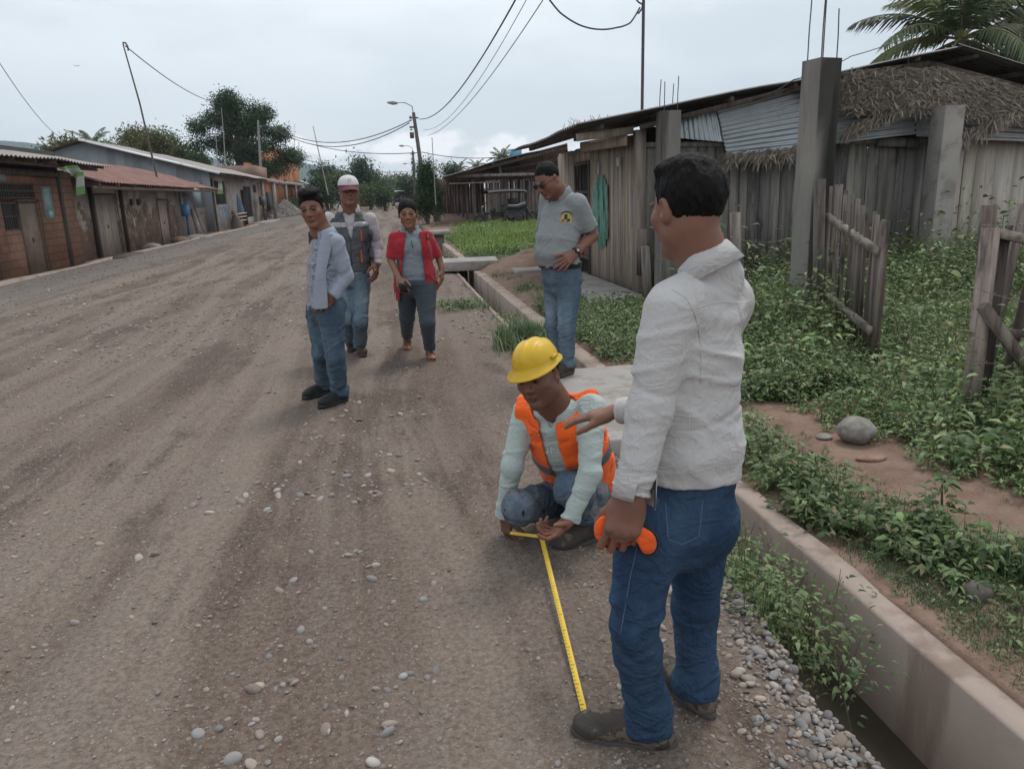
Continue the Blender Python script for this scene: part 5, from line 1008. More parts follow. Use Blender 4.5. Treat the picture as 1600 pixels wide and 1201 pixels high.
# ---------------- palms ----------------
def palm(label, loc, h, fl, nf, seed, leaflets=46, lw=.05, cols=MID, group='coconut palms', start=-.35, old=False):
    t_ = thing('palm_tree', label, 'palm', loc, group, w=False); r = np.random.default_rng(seed)
    zz = np.linspace(-.3, h, 10); MB().tube(np.stack([.25*np.sin(zz/h*1.5), 0*zz, zz], 1), np.linspace(.2, .13, 10), 10).build('trunk', BARK, t_); top = np.array([.25*math.sin(1.5), 0, h])
    mb = MB(); rb = MB()
    for k in range(nf):
        az = k*2.39996+r.normal(0, .15); el = 1.35-1.75*(k+.5)/nf+r.normal(0, .06); l = fl*r.uniform(.85, 1.1); m = 16; s = np.linspace(0, 1, m)
        dirh = np.array([math.cos(az), math.sin(az), 0]); droop = 1.2*(1.1-el*.3); e = el-droop*s**1.3; st = np.diff(s, prepend=0)*l
        x_ = np.cumsum(np.cos(e)*st); z_ = np.cumsum(np.sin(e)*st); P = top+dirh*x_[:, None]+np.array([0, 0, 1])*z_[:, None]
        rb.tube(P, np.linspace(.035, .008, m)*fl/3, 4, (1.4, 1.6, .8), cap=False)
        tq = np.linspace(.10, 1, leaflets); Q = np.stack([np.interp(tq, s, P[:, i]) for i in range(3)], 1); T = np.gradient(Q, axis=0); T /= np.linalg.norm(T, axis=1)[:, None]
        side = np.cross(T, [0, 0, 1]); side /= np.linalg.norm(side, axis=1)[:, None]+1e-9; c0 = cols[r.integers(0, len(cols))]*r.uniform(.8, 1.25)
        for sg in (-1, 1):
            ll = fl*.24*np.sin(.35+tq*2.6)**.6*r.uniform(.8, 1.1, leaflets); d = side*sg*.8+T*.75+np.array([0, 0, -.35])+r.normal(0, .08, (leaflets, 3)); d /= np.linalg.norm(d, axis=1)[:, None]
            mid = Q+d*(ll*.5)[:, None]; tip = mid+(d+[0, 0, -.55])*(ll*.5)[:, None]; w = T*lw*fl/3*.5
            V = np.stack([Q-w*.5, Q+w*.5, mid+w, mid-w, tip], 1).reshape(-1, 3); i = np.arange(leaflets)[:, None]*5
            mb.add(V, [i+np.array([[0, 1, 2, 3]]), i+np.array([[3, 2, 4]])], np.repeat(c0*r.uniform(.8, 1.2, (leaflets, 1)), 5, 0))
    rb.build('frond_ribs', BARK, t_); mb.build('crown', LEAF, t_)
    cn = MB()
    for k in range(6): a = k*1.05; v, f_ = icos(2); cn.add(v*[.11, .11, .14]+top+[math.cos(a)*.22, math.sin(a)*.22, -.18], [f_], (.6, .8, .3))
    cn.build('coconuts', BARK, t_)
PG = np.array([(.06, .085, .035), (.085, .115, .045), (.12, .145, .06), (.05, .075, .04)])
p = K_(1490, 62, 24); palm('large coconut palm spreading over the thatched gable', (p[0], 24, 0), p[2], 3.6, 26, 3, 60, .06, PG)
p = K_(1640, 20, 26); palm('coconut palm cut by the upper right picture corner', (p[0], 26, 0), p[2], 3.8, 22, 4, 50, .06, PG)
p = K_(138, 226, 70); palm('palm with round crown above the near left roofs', (p[0], 70, 0), p[2], 1.9, 20, 5, 26, .09, MID)
p = K_(782, 243, 120); palm('palm over the dark pavilion roof beside the blue tank', (p[0], 120, 0), p[2]-.5, 2.6, 20, 6, 22, .14, MID*.8)
p = K_(715, 264, 130); palm('small palm over the low left end of the pavilion roof', (p[0], 130, 0), p[2], 2., 16, 7, 18, .16, MID*.8); p = K_(742, 261, 130); palm('small palm between the pavilion roof end and the taller palm', (p[0], 130, 0), p[2], 2., 16, 8, 18, .16, MID*.8)
p = K_(623, 288, 170); palm('distant palm above the far end of the road', (p[0], 170, 0), p[2], 3., 18, 9, 18, .2, MID*.8)
bg_tree(1570, 75, 130, 30, 120, 'dark tree mass behind the right palms', DK, 9000, .22, 18, group=None)
# banana clump far left road
mb = MB(); r_ = np.random.default_rng(8); t_ = thing('banana_plant', 'broad leaved banana clump at the left road edge far away', 'banana plant', ((-1.021, 100.000, 0.575)[0], 100, 0))
for k in range(16):
    a = r_.uniform(0, 6.28); p0 = np.array([(-1.021, 100.000, 0.575)[0]+r_.normal(0, .6), 100+r_.normal(0, .5), .4]); place_leaves(mb, p0[None], np.array([[math.cos(a)*.6, math.sin(a)*.6, 1.2]]), np.array([2.2]), np.array([.6]), np.array([(.11, .17, .06)]), r_)
mb.build('leaves', LEAF, t_)
# low house far left of the road
h = thing('small_far_house', 'tiny low house with tin roof at the far left roadside', 'house', ((-2.712, 120.000, 0.713)[0], 120, 0)); x0 = (-3.651, 120.000, 0.747)[0]; x1 = (-1.959, 120.000, 0.687)[0]
MB().box((x0, 118, 0), (x1, 124, 2.0)).build('wall', ORANGE, h); MB().box((x0-.6, 117, 2.02), (x1+.6, 125, 2.25)).build('roof', TIN_DUST, h)
h = thing('dark_shed', 'low dark roofed shed behind the first man beyond the gravel heap', 'shed', ((-8.657, 100.000, 0.696)[0], 100, 0)); x0 = (-9.578, 100.000, 0.729)[0]; x1 = (-7.425, 100.000, 0.651)[0]
MB().box((x0, 100, 0), (x1, 108, 2.6)).build('wall', dk, h); MB().beam((x0-.5, 99.5, 3.6), (x1+.8, 99.5, 2.3), 9, .12).build('roof', TIN, h)
# ---------------- hills ----------------
def hill(name, Y, pts, depth, seed, col, rough=6.):
    t = NT(name+'_forest'); m = t.fin(t.mix(t.noise(.02, None, 8, .7), tuple(c*.7 for c in col), tuple(c*1.3 for c in col)), .95, t.bump(t.noise(.05, None, 6, .7), 1, 8), spec=.05)
    xs = np.linspace(K_(pts[0][0], 300, Y)[0], K_(pts[-1][0], 300, Y)[0], 320); hx = [K_(p[0], p[1], Y)[0] for p in pts]; hz = [K_(p[0], p[1], Y)[2] for p in pts]
    top = np.interp(xs, hx, hz); k = 9; top = np.convolve(np.pad(top, k, mode='edge'), np.ones(2*k+1)/(2*k+1), 'valid'); top = top+rough*fbm(xs*.012, xs*0, xs*0, 5, seed)+rough*.35*vn(xs*.12, xs*0, xs*0, seed)
    v = np.linspace(-1, 1, 30); P = np.stack([np.repeat(xs[:, None], 30, 1), Y+depth*v[None]+0*xs[:, None], np.maximum(top[:, None], 1)*(np.cos(v*math.pi/2)**.8)[None]-4], -1)
    P[..., 2] += rough*.8*fbm(P[..., 0]*.01, P[..., 1]*.01, 0*P[..., 0], 4, seed+3)*np.cos(v*math.pi/2)[None]
    b = MB(); b.grid(P); tag(b.build(name, m, smooth=True), kind='structure')
hill('far_hills', 2100, [(-400, 225), (-100, 222), (0, 219), (60, 221), (100, 232), (180, 250), (290, 245), (320, 235), (380, 262), (440, 252), (475, 258), (505, 256), (535, 262), (560, 272), (590, 280), (640, 296), (700, 300), (900, 300)], 500, 3, (.05, .08, .05))
hill('near_hill', 800, [(545, 308), (575, 292), (600, 278), (618, 268), (640, 268), (668, 272), (700, 284), (740, 292), (800, 296), (1000, 296)], 160, 8, (.04, .07, .035), 4.)
# ---------------- haze ----------------
hz = MB().box((-3200, -60, -8), (3200, 2680, 330)).build('haze', None); t = bpy.data.materials.new('haze_air'); t.use_nodes = True; t.node_tree.nodes.clear()
o_ = t.node_tree.nodes.new('ShaderNodeOutputMaterial'); v_ = t.node_tree.nodes.new('ShaderNodeVolumePrincipled'); v_.inputs['Color'].default_value = (.72, .86, 1, 1); v_.inputs['Density'].default_value = .00027; v_.inputs['Anisotropy'].default_value = .2
t.node_tree.links.new(v_.outputs[0], o_.inputs['Volume']); hz.data.materials.append(t); tag(hz, kind='stuff')
# ================= PEOPLE: implicit surfaces polygonised with surface nets =================
def nrm(v): v = np.array(v, float); return v/np.linalg.norm(v)
class Vol:
    def __init__(s, lo, hi, h):
        s.lo = np.array(lo, float); s.h = h; s.n = np.maximum(np.ceil((np.array(hi)-s.lo)/h).astype(int)+1, 4); s.V = np.full(s.n, .2, np.float32)
    def sl(s, lo, hi):
        a = np.clip(np.floor((np.array(lo)-s.lo)/s.h).astype(int), 0, s.n); b = np.clip(np.ceil((np.array(hi)-s.lo)/s.h).astype(int)+1, 0, s.n)
        if np.any(b <= a): return None, None
        ax = [(s.lo[i]+s.h*np.arange(a[i], b[i])).astype(np.float32) for i in range(3)]
        return tuple(slice(x, y) for x, y in zip(a, b)), (ax[0][:, None, None], ax[1][None, :, None], ax[2][None, None, :])
    def all(s): return s.sl(s.lo, s.lo+s.h*(s.n-1))
    def add(s, prim, k=.02, op='u'):
        f, lo, hi = prim; m = max(k*1.2, 2*s.h)+.012; S, P = s.sl(np.array(lo)-m, np.array(hi)+m)
        if S is None: return s
        d = f(*P); v = s.V[S]
        if op == 'u': h = np.clip(.5+.5*(v-d)/k, 0, 1); s.V[S] = v*(1-h)+d*h-k*h*(1-h)
        else: h = np.clip(.5-.5*(v+d)/k, 0, 1); s.V[S] = v*(1-h)-d*h+k*h*(1-h)
        return s
    def cut(s, p, n, k=0.):   # keep the side the normal points away from
        n = nrm(n); S, (X_, Y_, Z_) = s.all(); d = (X_-p[0])*n[0]+(Y_-p[1])*n[1]+(Z_-p[2])*n[2]; s.V = np.maximum(s.V, d.astype(np.float32)); return s
    def cutf(s, g): S, P = s.all(); s.V = np.maximum(s.V, g(*P).astype(np.float32)); return s
    def mesh(s):
        V = s.V; I = V < 0; V = np.where(np.abs(V) < 1e-6, np.where(I, -1e-6, 1e-6), V)
        c = np.zeros(tuple(s.n-1), np.int8)
        for i in (0, 1):
            for j in (0, 1):
                for k in (0, 1): c += I[i:s.n[0]-1+i, j:s.n[1]-1+j, k:s.n[2]-1+k]
        A = np.argwhere((c > 0) & (c < 8)); vid = -np.ones(c.shape, np.int64); vid[tuple(A.T)] = np.arange(len(A))
        pos = np.zeros((len(A), 3)); cnt = np.zeros(len(A)); C8 = [(i, j, k) for i in (0, 1) for j in (0, 1) for k in (0, 1)]
        for a in C8:
            for ax in range(3):
                if a[ax]: continue
                b = list(a); b[ax] = 1; va = V[tuple((A+a).T)]; vb = V[tuple((A+b).T)]; m = (va < 0) != (vb < 0)
                t = np.where(m, va/(va-vb+1e-12), 0); p = np.array(a, float)+np.zeros((len(A), 3)); p[:, ax] += t; pos += p*m[:, None]; cnt += m
        P = s.lo+s.h*(A+pos/cnt[:, None]); F = []
        for ax in range(3):
            o = [0, 0, 0]; o[ax] = 1; a0 = I[:s.n[0]-o[0], :s.n[1]-o[1], :s.n[2]-o[2]]; a1 = I[o[0]:, o[1]:, o[2]:]
            E = np.argwhere(a0 != a1); u, w = [q for q in range(3) if q != ax]
            E = E[(E[:, u] > 0) & (E[:, w] > 0) & (E[:, u] < s.n[u]-1) & (E[:, w] < s.n[w]-1)]
            du = np.zeros(3, int); du[u] = 1; dw = np.zeros(3, int); dw[w] = 1
            q = np.stack([vid[tuple((E-d_).T)] for d_ in (du+dw, dw, 0*du, du)], 1); ins = a0[tuple(E.T)]
            flip = ins if ax != 1 else ~ins; q = np.where(flip[:, None], q, q[:, ::-1]); F.append(q[(q >= 0).all(1)])
        return P, np.concatenate(F)
def creases(p, a, b, p2, sd):
    """sharp ridges with slack valleys between them, in two crossing directions"""
    n1 = vn(p, a, b, sd); n2 = vn(p2*1.3+3.1, b*1.2, a*1.2, sd+5); n3 = vn(p*2.3, a*2, b*2, sd+7)
    return .95*np.exp(-(n1/.16)**2)-.65*np.exp(-((n2+.2)/.14)**2)+.40*np.exp(-((n3-.1)/.2)**2)-.3
def cap(a, b, ra, rb, fold=None, flat=None):
    """tapered capsule; fold=(amp, along_freq, around_freq, seed, enda, endb, base); flat=(dir, factor) squashes"""
    a = np.array(a, float); b = np.array(b, float); ba = b-a; L2 = ba @ ba+1e-9; L_ = math.sqrt(L2); ax = ba/L_; ref = np.array([0, 0, 1.]) if abs(ax[2]) < .8 else np.array([0, 1., 0])
    e1 = np.cross(ax, ref); e1 /= np.linalg.norm(e1); e2 = np.cross(ax, e1); R_ = max(ra, rb)
    def f(X_, Y_, Z_):
        x, y, z = X_-a[0], Y_-a[1], Z_-a[2]; h = np.clip((x*ba[0]+y*ba[1]+z*ba[2])/L2, 0, 1); r = ra+(rb-ra)*h
        x, y, z = x-h*ba[0], y-h*ba[1], z-h*ba[2]
        if flat is not None:
            n, s_ = flat; q = x*n[0]+y*n[1]+z*n[2]; x, y, z = x+q*n[0]*(1/s_-1), y+q*n[1]*(1/s_-1), z+q*n[2]*(1/s_-1)
        d = np.sqrt(x*x+y*y+z*z)-r
        if flat is not None: d = d*(.5+.5*flat[1])
        if fold is not None:
            am, fa, fr, sd, wa, wb, w0 = fold; t = h*L_; u = x*e1[0]+y*e1[1]+z*e1[2]; v = x*e2[0]+y*e2[1]+z*e2[2]
            w = w0+wa*np.exp(-(t/(L_*.3))**2)+wb*np.exp(-((L_-t)/(L_*.3))**2)
            d = d-am*w*creases(t*fa*.62+u*fr*.8, u*fr*.7, v*fr*.7, t*fa*.62-v*fr*.9, sd)
        return d
    e = R_+(fold[0]*2 if fold else 0); return f, np.minimum(a, b)-e, np.maximum(a, b)+e
def ell(c, r, R_=None):
    c = np.array(c, float); r = np.array(r, float); m = max(r); R_ = None if R_ is None else np.array(R_)
    def f(X_, Y_, Z_):
        x, y, z = X_-c[0], Y_-c[1], Z_-c[2]
        if R_ is not None: x, y, z = (R_[0, i]*x+R_[1, i]*y+R_[2, i]*z for i in range(3))
        k0 = np.sqrt((x/r[0])**2+(y/r[1])**2+(z/r[2])**2); k1 = np.sqrt((x/r[0]**2)**2+(y/r[1]**2)**2+(z/r[2]**2)**2)+1e-6; return k0*(k0-1)/k1
    return f, c-m, c+m
def torso(secs, side, front, fold=None):
    """secs: list of (centre, rx, ry) from bottom to top, elliptic sections swept along the spine"""
    C = np.array([s_[0] for s_ in secs], float); RX = np.array([s_[1] for s_ in secs]); RY = np.array([s_[2] for s_ in secs]); side = nrm(side); front = nrm(front)
    def f(X_, Y_, Z_):
        out = None
        for i in range(len(C)-1):
            a = C[i]; ba = C[i+1]-a; L2 = ba @ ba; x, y, z = X_-a[0], Y_-a[1], Z_-a[2]; h = np.clip((x*ba[0]+y*ba[1]+z*ba[2])/L2, 0, 1); hs = h*h*(3-2*h)
            rx = RX[i]+(RX[i+1]-RX[i])*hs; ry = RY[i]+(RY[i+1]-RY[i])*hs; x, y, z = x-h*ba[0], y-h*ba[1], z-h*ba[2]
            u = x*side[0]+y*side[1]+z*side[2]; v = x*front[0]+y*front[1]+z*front[2]; w2 = np.maximum(x*x+y*y+z*z-u*u-v*v, 0)
            k = np.sqrt((u/rx)**2+(v/ry)**2+w2/(.6*ry)**2); d = (k-1)*np.minimum(rx, ry)*.92
            if out is None: out = d
            else: hh = np.clip(.5+.5*(out-d)/.015, 0, 1); out = out*(1-hh)+d*hh-.015*hh*(1-hh)
        if fold is not None:
            am, fz, fx, sd, dirv = fold; q = X_*dirv[0]+Y_*dirv[1]+Z_*dirv[2]; wv = .5*vn(X_*5, Y_*5, Z_*5, sd+9)
            out = out-am*creases(q*fz*.7+wv, X_*fx, Y_*fx+Z_*fx*.3, q*fz*.5-X_*fz*.5+Y_*fz*.3, sd)
        return out
    m = max(RX.max(), RY.max())+.02; return f, C.min(0)-m, C.max(0)+m
SKIN_T = NT('skin'); SKIN = SKIN_T.fin(SKIN_T.mix(1., SKIN_T.attr(), SKIN_T.mix(SKIN_T.noise(60, None, 4), (.88, .86, .86), (1.1, 1.1, 1.1)), 'MULTIPLY'), .52, SKIN_T.bump(SKIN_T.noise(220), .12, .001), spec=.35)
SKIN.node_tree.nodes['Principled BSDF'].inputs['Subsurface Weight'].default_value = .12; SKIN.node_tree.nodes['Principled BSDF'].inputs['Subsurface Radius'].default_value = (.012, .005, .003); SKIN.node_tree.nodes['Principled BSDF'].inputs['Subsurface Scale'].default_value = 1
HAIR_T = NT('black_hair'); HAIR = HAIR_T.fin(HAIR_T.mix(1., HAIR_T.attr(), HAIR_T.mix(HAIR_T.noise(160, HAIR_T.mp((1, 1, .25))), (.5, .5, .5), (1.3, 1.25, 1.2)), 'MULTIPLY'), 0.6, HAIR_T.bump(HAIR_T.noise(200, HAIR_T.mp((1, 1, .2))), .9, .006), spec=.12)
def crumple(t, s1=9, s2=20, st=.5, dist=.012, prev=None):
    a = t.math('ABSOLUTE', t.math('SUBTRACT', t.noise(s1, t.mp((1, 1, 1.6), rot=(.4, .5, .2)), 3, .5, 1.2), .5)); b = t.math('ABSOLUTE', t.math('SUBTRACT', t.noise(s2, t.mp((1.3, 1, .8), rot=(1.0, .2, .8)), 3, .55, 1.0), .5))
    h = t.math('ADD', t.math('MULTIPLY', t.rng(a, 0, .10, 1, 0), 1.), t.math('MULTIPLY', t.rng(b, 0, .12, 1, 0), .45)); return t.bump(h, st, dist, prev)
def fabric(name, c, var=.12, sc=6, weave=900, wb=.15, rough=.85, sheen=.1, spots=None, stripes=None, dirt=None, attr=False):
    t = NT(name); col = t.mix(t.noise(sc, None, 5, .6), tuple(x*(1-var) for x in c), tuple(min(x*(1+var), .95) for x in c))
    if attr: col = t.mix(1., col, t.attr(), 'MULTIPLY')
    if spots: 
        d = t.vor(spots[0], None, 'F1', 'Distance', .35); col = t.mix(t.rng(d, spots[1], spots[1]+.06, 1, 0), col, spots[2])
    if stripes:
        w = t.n('ShaderNodeTexWave'); w.inputs['Scale'].default_value = stripes[0]; w.inputs['Distortion'].default_value = .4; w.bands_direction = stripes[2]; t.put(w.inputs['Vector'], t.co); col = t.mix(t.rng(w.outputs['Fac'], .45, .75, 0, .75), col, stripes[1])
    if dirt: col = t.mix(t.rng(t.noise(dirt[0], None, 5, .7), dirt[1], dirt[1]+.05, 0, .85), col, dirt[2])
    m = t.fin(col, rough, t.bump(t.noise(weave, None, 2), wb, .0006, crumple(t, 8, 17, .24, .010)), spec=.2); m.node_tree.nodes['Principled BSDF'].inputs['Sheen Weight'].default_value = sheen; return m
def denim(name, c, fade, amt=.6, splash=None):
    t = NT(name); col = t.mix(t.rng(t.noise(4, t.mp((1, 1, .5)), 6, .65), .4, .65, 0, amt), c, fade); col = t.mix(t.noise(500, None, 2), t.mix(1., col, (.75,)*3, 'MULTIPLY'), t.mix(1., col, (1.22,)*3, 'MULTIPLY'))
    col = t.mix(t.rng(t.noise(9, None, 5, .7), .5, .7, 0, .4), col, tuple(x*.6 for x in c)); col = t.mix(1., col, t.attr(), 'MULTIPLY')
    if splash: col = t.mix(t.rng(t.noise(splash[0], t.mp((1, 1, .6)), 3, .5), .63, .66, 0, .9), col, splash[1]); col = t.mix(t.rng(t.noise(3.2, t.mp(loc=(3, 1, 2)), 4, .6), .50, .60, 0, .55), col, splash[2])
    return t.fin(col, .85, t.bump(t.noise(700, None, 2), .2, .0008, crumple(t, 7, 16, .40, .012)), spec=.15)
def frame(fwd, up=(0, 0, 1)):
    """columns: right(+X), forward(+Y), up(+Z)"""
    f = nrm(fwd); r = nrm(np.cross(f, up)); u = np.cross(r, f); return np.stack([r, f, u], 1)
def head_mesh(C, R_, neck_w, neck_r, skin, h, face=1., female=False, jowl=0., stub=.0, sc=1.):
    """head-local mesh: +Y face, +Z up. neck_w: world point the neck runs to"""
    nk = R_.T @ (np.array(neck_w)-np.array(C))/sc; W_ = .0
    lo = np.minimum([-.10, -.13, -.14], nk-.075); hi = np.maximum([.10, .14, .14], nk+.075); v = Vol(lo, hi, h)
    v.add(ell((0, -.018, .035), (.074, .093, .086)), .02).add(ell((0, .022, -.022), (.064+jowl, .070, .082)), .03)
    v.add(cap((-.040-jowl, .0, -.066), (0, .060, -.100), .026+jowl, .019), .028).add(cap((.040+jowl, .0, -.066), (0, .060, -.100), .026+jowl, .019), .028)
    for s_ in (-1, 1):
        v.add(ell((s_*.043, .056, -.022), (.020, .017, .017)), .024); v.add(ell((s_*.033, .097, .001), (.019, .016, .011)), .012, 's')
        v.add(ell((s_*.033, .0765, .0), (.0145, .0125, .0115)), .004); v.add(cap((s_*.014, .090, .0175), (s_*.048, .078, .0185), .0065, .006), .012)
    v.add(cap((0, .086, .012), (0, .108, -.028), .0065, .0105), .010)
    for s_ in (-1, 1): v.add(ell((s_*.0125, .096, -.0335), (.0095, .011, .0085)), .007)
    v.add(ell((0, .090, -.046), (.012, .008, .008)), .012)
    v.add(ell((0, .088, -.0595), (.024, .0115, .0065)), .006).add(ell((0, .086, -.0705), (.0215, .0115, .0075)), .006); v.add(cap((-.024, .097, -.0705), (0, .100, -.0635), .0018, .0018), .004, 's').add(cap((.024, .097, -.0705), (0, .100, -.0635), .0018, .0018), .004, 's')
    v.add(ell((0, .072, -.098), (.020, .016, .014)), .014)
    for s_ in (-1, 1):
        v.add(ell((s_*.078, -.012, -.004), (.010, .018, .031), rotm(x=-10, z=-s_*18)), .008); v.add(ell((s_*.086, -.006, .0), (.007, .010, .018)), .006, 's'); v.add(ell((s_*.076, -.006, -.026), (.008, .009, .011)), .006)
    v.add(cap((0, -.028, -.045), nk, neck_r*.97, neck_r*1.12), .03)
    P, F = v.mesh(); x, y, z = P.T; c = np.tile(np.array(skin), (len(P), 1))
    def mixc(m, col, a=1.): nonlocal c; m = (m*a)[:, None]; c = c*(1-m)+np.array(col)*m
    sk = np.array(skin); fr = sm(.0, .03, y)
    mixc(np.exp(-((np.abs(x)-.04)/.022)**2-((z+.03)/.022)**2)*fr, sk*[1.18, .98, .92], .5)
    mixc(np.exp(-(x/.014)**2-((z+.03)/.018)**2)*fr, sk*[1.15, .97, .92], .5)
    lip = sm(1.25, .85, np.sqrt((x/.022)**2+((z+.0648+.26*np.abs(x))/.0105)**2))*sm(.07, .08, y); mixc(lip, sk*[.88, .60, .60] if not female else np.array([.36, .10, .09]), .75)
    mixc(sm(.0035, .001, np.abs(z+.0635+.30*np.abs(x)))*sm(.024, .019, np.abs(x))*sm(.075, .082, y), sk*.25, .8)
    bz = .0215+.10*0-.9*(np.abs(x)-.030)**2*10*.9; br = sm(.0078, .0038, np.abs(z-bz-.003))*sm(.012, .017, np.abs(x))*sm(.055, .047, np.abs(x))*sm(.05, .06, y); mixc(br, (.012, .010, .009), .92)
    er = np.sqrt(((np.abs(x)-.033)/.0150)**2+((z-.0)/.0058)**2); eye = sm(1.08, .88, er)*sm(.072, .078, y); mixc(eye, (.085, .062, .052))
    ir = sm(.0082, .0062, np.sqrt((np.abs(x)-.033)**2+(z+.0005)**2))*eye; mixc(ir, (.012, .008, .006))
    mixc(sm(.30, .12, np.abs(er-1.08))*sm(-.002, .002, z)*sm(.066, .074, y), (.02, .014, .012), .85)
    mixc(np.exp(-((np.abs(x)-.0105)/.0045)**2-((z+.0405)/.0032)**2)*sm(.085, .095, y), sk*.15, .8)
    if stub: mixc(sm(-.035, -.055, z)*sm(-.02, .02, y)*(1-lip), sk*[.55, .55, .58], stub); mixc(sm(.007, .003, np.abs(z+.0515))*sm(.026, .02, np.abs(x))*sm(.07, .08, y), (.03, .025, .022), stub)
    return P*sc @ R_.T+np.array(C), F, c
def hair_mesh(C, R_, h, style='short', seed=1, thick=.014, sc=1., col=(.008, .0075, .0075)):
    v = Vol((-.125, -.15, -.13), (.125, .15, .16), h); t = thick
    v.add(ell((0, -.018, .035), (.074+t*.8, .093+t*.8, .086+t)), .01)
    if style == 'quiff': v.add(ell((0, .035, .105), (.062, .06, .030)), .02); v.add(ell((0, -.01, .11), (.065, .08, .028)), .02)
    if style == 'flat': v.add(ell((0, .0, .098), (.072, .082, .032)), .015)
    if style == 'bun': v.add(ell((0, -.118, .02), (.040, .034, .038)), .008)
    def region(X_, Y_, Z_):
        hl = np.where(Y_ > .02, .064+(Y_-.02)*.15, .0)          # hairline at the front
        side_ = np.abs(X_)
        line = np.interp(Y_, [-.12, -.07, -.035, -.02, .012, .03, .055, .085], [-.078, -.070, -.048, .022, -.012, .018, .052, .070]) if style != 'bun' else np.interp(Y_, [-.12, -.05, -.02, .02, .05, .075, .09], [-.065, -.055, -.022, -.004, .030, .058, .066])
        if style == 'recede': line = line+.010*sm(.03, .06, Y_)
        return line+.004*vn(X_*90, Y_*90, Z_*0, seed)+0*Z_+0*hl-Z_
    v.cutf(lambda X_, Y_, Z_: region(X_, Y_, Z_)*.8)
    S, (X_, Y_, Z_) = v.all(); am_ = .35 if style == 'bun' else 1.; v.V -= am_*(.0032*vn(X_*130, Y_*130, Z_*50, seed)+.003*vn(X_*45, Y_*45, Z_*30, seed+1)).astype(np.float32)
    P, F = v.mesh(); c = np.tile(np.array(col), (len(P), 1)); return P*sc @ R_.T+np.array(C), F, c
def hand_mesh(wrist, R_, thumb, elbow, fr, skin, h=.0024, curl=(25, 35, 20), spread=4, tcurl=(25, 20), tdir=None, sc=1., per=None, rw=.026):
    """hand-local: +Y to the fingers, +Z back of hand, thumb=+1 thumb on +X. fr: forearm radius at far end."""
    el = R_.T @ (np.array(elbow)-np.array(wrist))/sc; L_ = np.linalg.norm(el); el_v = el
    lo = np.minimum([-.13, -.04, -.14], el-fr-.01); hi = np.maximum([.13, .23, .07], el+fr+.01); v = Vol(lo, hi, h)
    T = thumb; X0 = [T*.029, T*.010, -T*.0095, -T*.028]; Y0 = [.088, .093, .089, .079]; LN = [(.043, .026, .021), (.047, .029, .022), (.043, .027, .021), (.034, .020, .019)]; RR = [.0092, .0095, .0090, .0080]
    v.add(ell((T*.002, .045, -.001), (.041, .056, .0155)), .01).add(cap((T*.024, .07, 0), (-T*.024, .066, 0), .0125, .011), .012).add(cap((0, -.005, 0), (0, .02, 0), rw*.95, .024, None, ((0, 0, 1), .62)), .015).add(ell((T*.026, .030, -.009), (.017, .028, .014)), .012).add(ell((-T*.024, .03, -.008), (.013, .028, .012)), .012)
    for i in range(4):
        p = np.array([X0[i], Y0[i]-.012, .001]); cu = per[i] if per else curl; a = 0.; sp = (1.5-i)*spread*D2R*T; r = RR[i]; v.add(cap((X0[i]*.7, .045, .001), p, .0098, r*1.1), .007).add(ell(p+np.array([0, 0, .004]), (r*.95, r*1.1, r*.95)), .004)
        for j, l in enumerate((LN[i][0]+.006, LN[i][1], LN[i][2])):
            a += cu[j]*D2R; d = np.array([math.sin(sp)*math.cos(a), math.cos(a)*math.cos(sp), -math.sin(a)]); q = p+d*l; v.add(cap(p, q, r*(1.05, .96, .9)[j], r*(.97, .88, .74)[j]), .0035); p = q
    td = nrm(tdir if tdir is not None else (T*.75, .62, -.28)); p = np.array([T*.026, .024, -.008]); q = p+td*.042; v.add(cap(p, q, .0155, .0118), .012)
    ax = np.cross(td, [0, 0, 1]) if abs(td[2]) < .9 else np.array([0, 1., 0]); a = nrm(np.array([-T*.75, .55, -.15]))
    d = td
    for j, l in enumerate((.034, .027)): d = nrm(d+a*math.tan(tcurl[j]*D2R)); p, q = q, q+d*l; v.add(cap(p, q, (.0112, .0105)[j], (.0105, .0085)[j]), .004)
    v.add(cap((0, .0, 0), el_v*.25, rw*.92, rw*1.05, None, ((0, 0, 1), .75)), .02).add(cap(el_v*.2, el_v, rw, fr), .02)
    P, F = v.mesh(); c = np.tile(np.array(skin), (len(P), 1)); x, y, z = P.T; pm = sm(.0, -.012, z)*sm(.0, .02, y); c = c*(1-pm[:, None]*.35)+np.array(skin)*[1.45, 1.2, 1.15]*pm[:, None]*.35
    kn = np.exp(-((y-.085)/.01)**2)*sm(.005, .012, z); c = c*(1-.25*kn[:, None]); return P*sc @ R_.T+np.array(wrist), F, c
def core(vols, h, skin, prims, lo, hi):
    v = Vol(lo, hi, h)
    for p, k in prims: v.add(p, k)
    P, F = v.mesh(); return P, F, np.tile(np.array(skin), (len(P), 1))
def biggest(P, F, c, keep=.04):
    """drop stray islands a cut left behind"""
    lab = np.arange(len(P)); e = np.concatenate([F[:, [0, 1]], F[:, [1, 2]], F[:, [2, 3]]])
    while True:
        m = np.minimum(lab[e[:, 0]], lab[e[:, 1]]); old = lab.copy(); np.minimum.at(lab, e[:, 0], m); np.minimum.at(lab, e[:, 1], m); lab = lab[lab]; lab = lab[lab]
        if (lab == old).all(): break
    u, inv, n = np.unique(lab, return_inverse=True, return_counts=True); ok = (n >= keep*len(P))[inv]; new = np.cumsum(ok)-1; return P[ok], new[F[ok[F].all(1)]], c[ok]
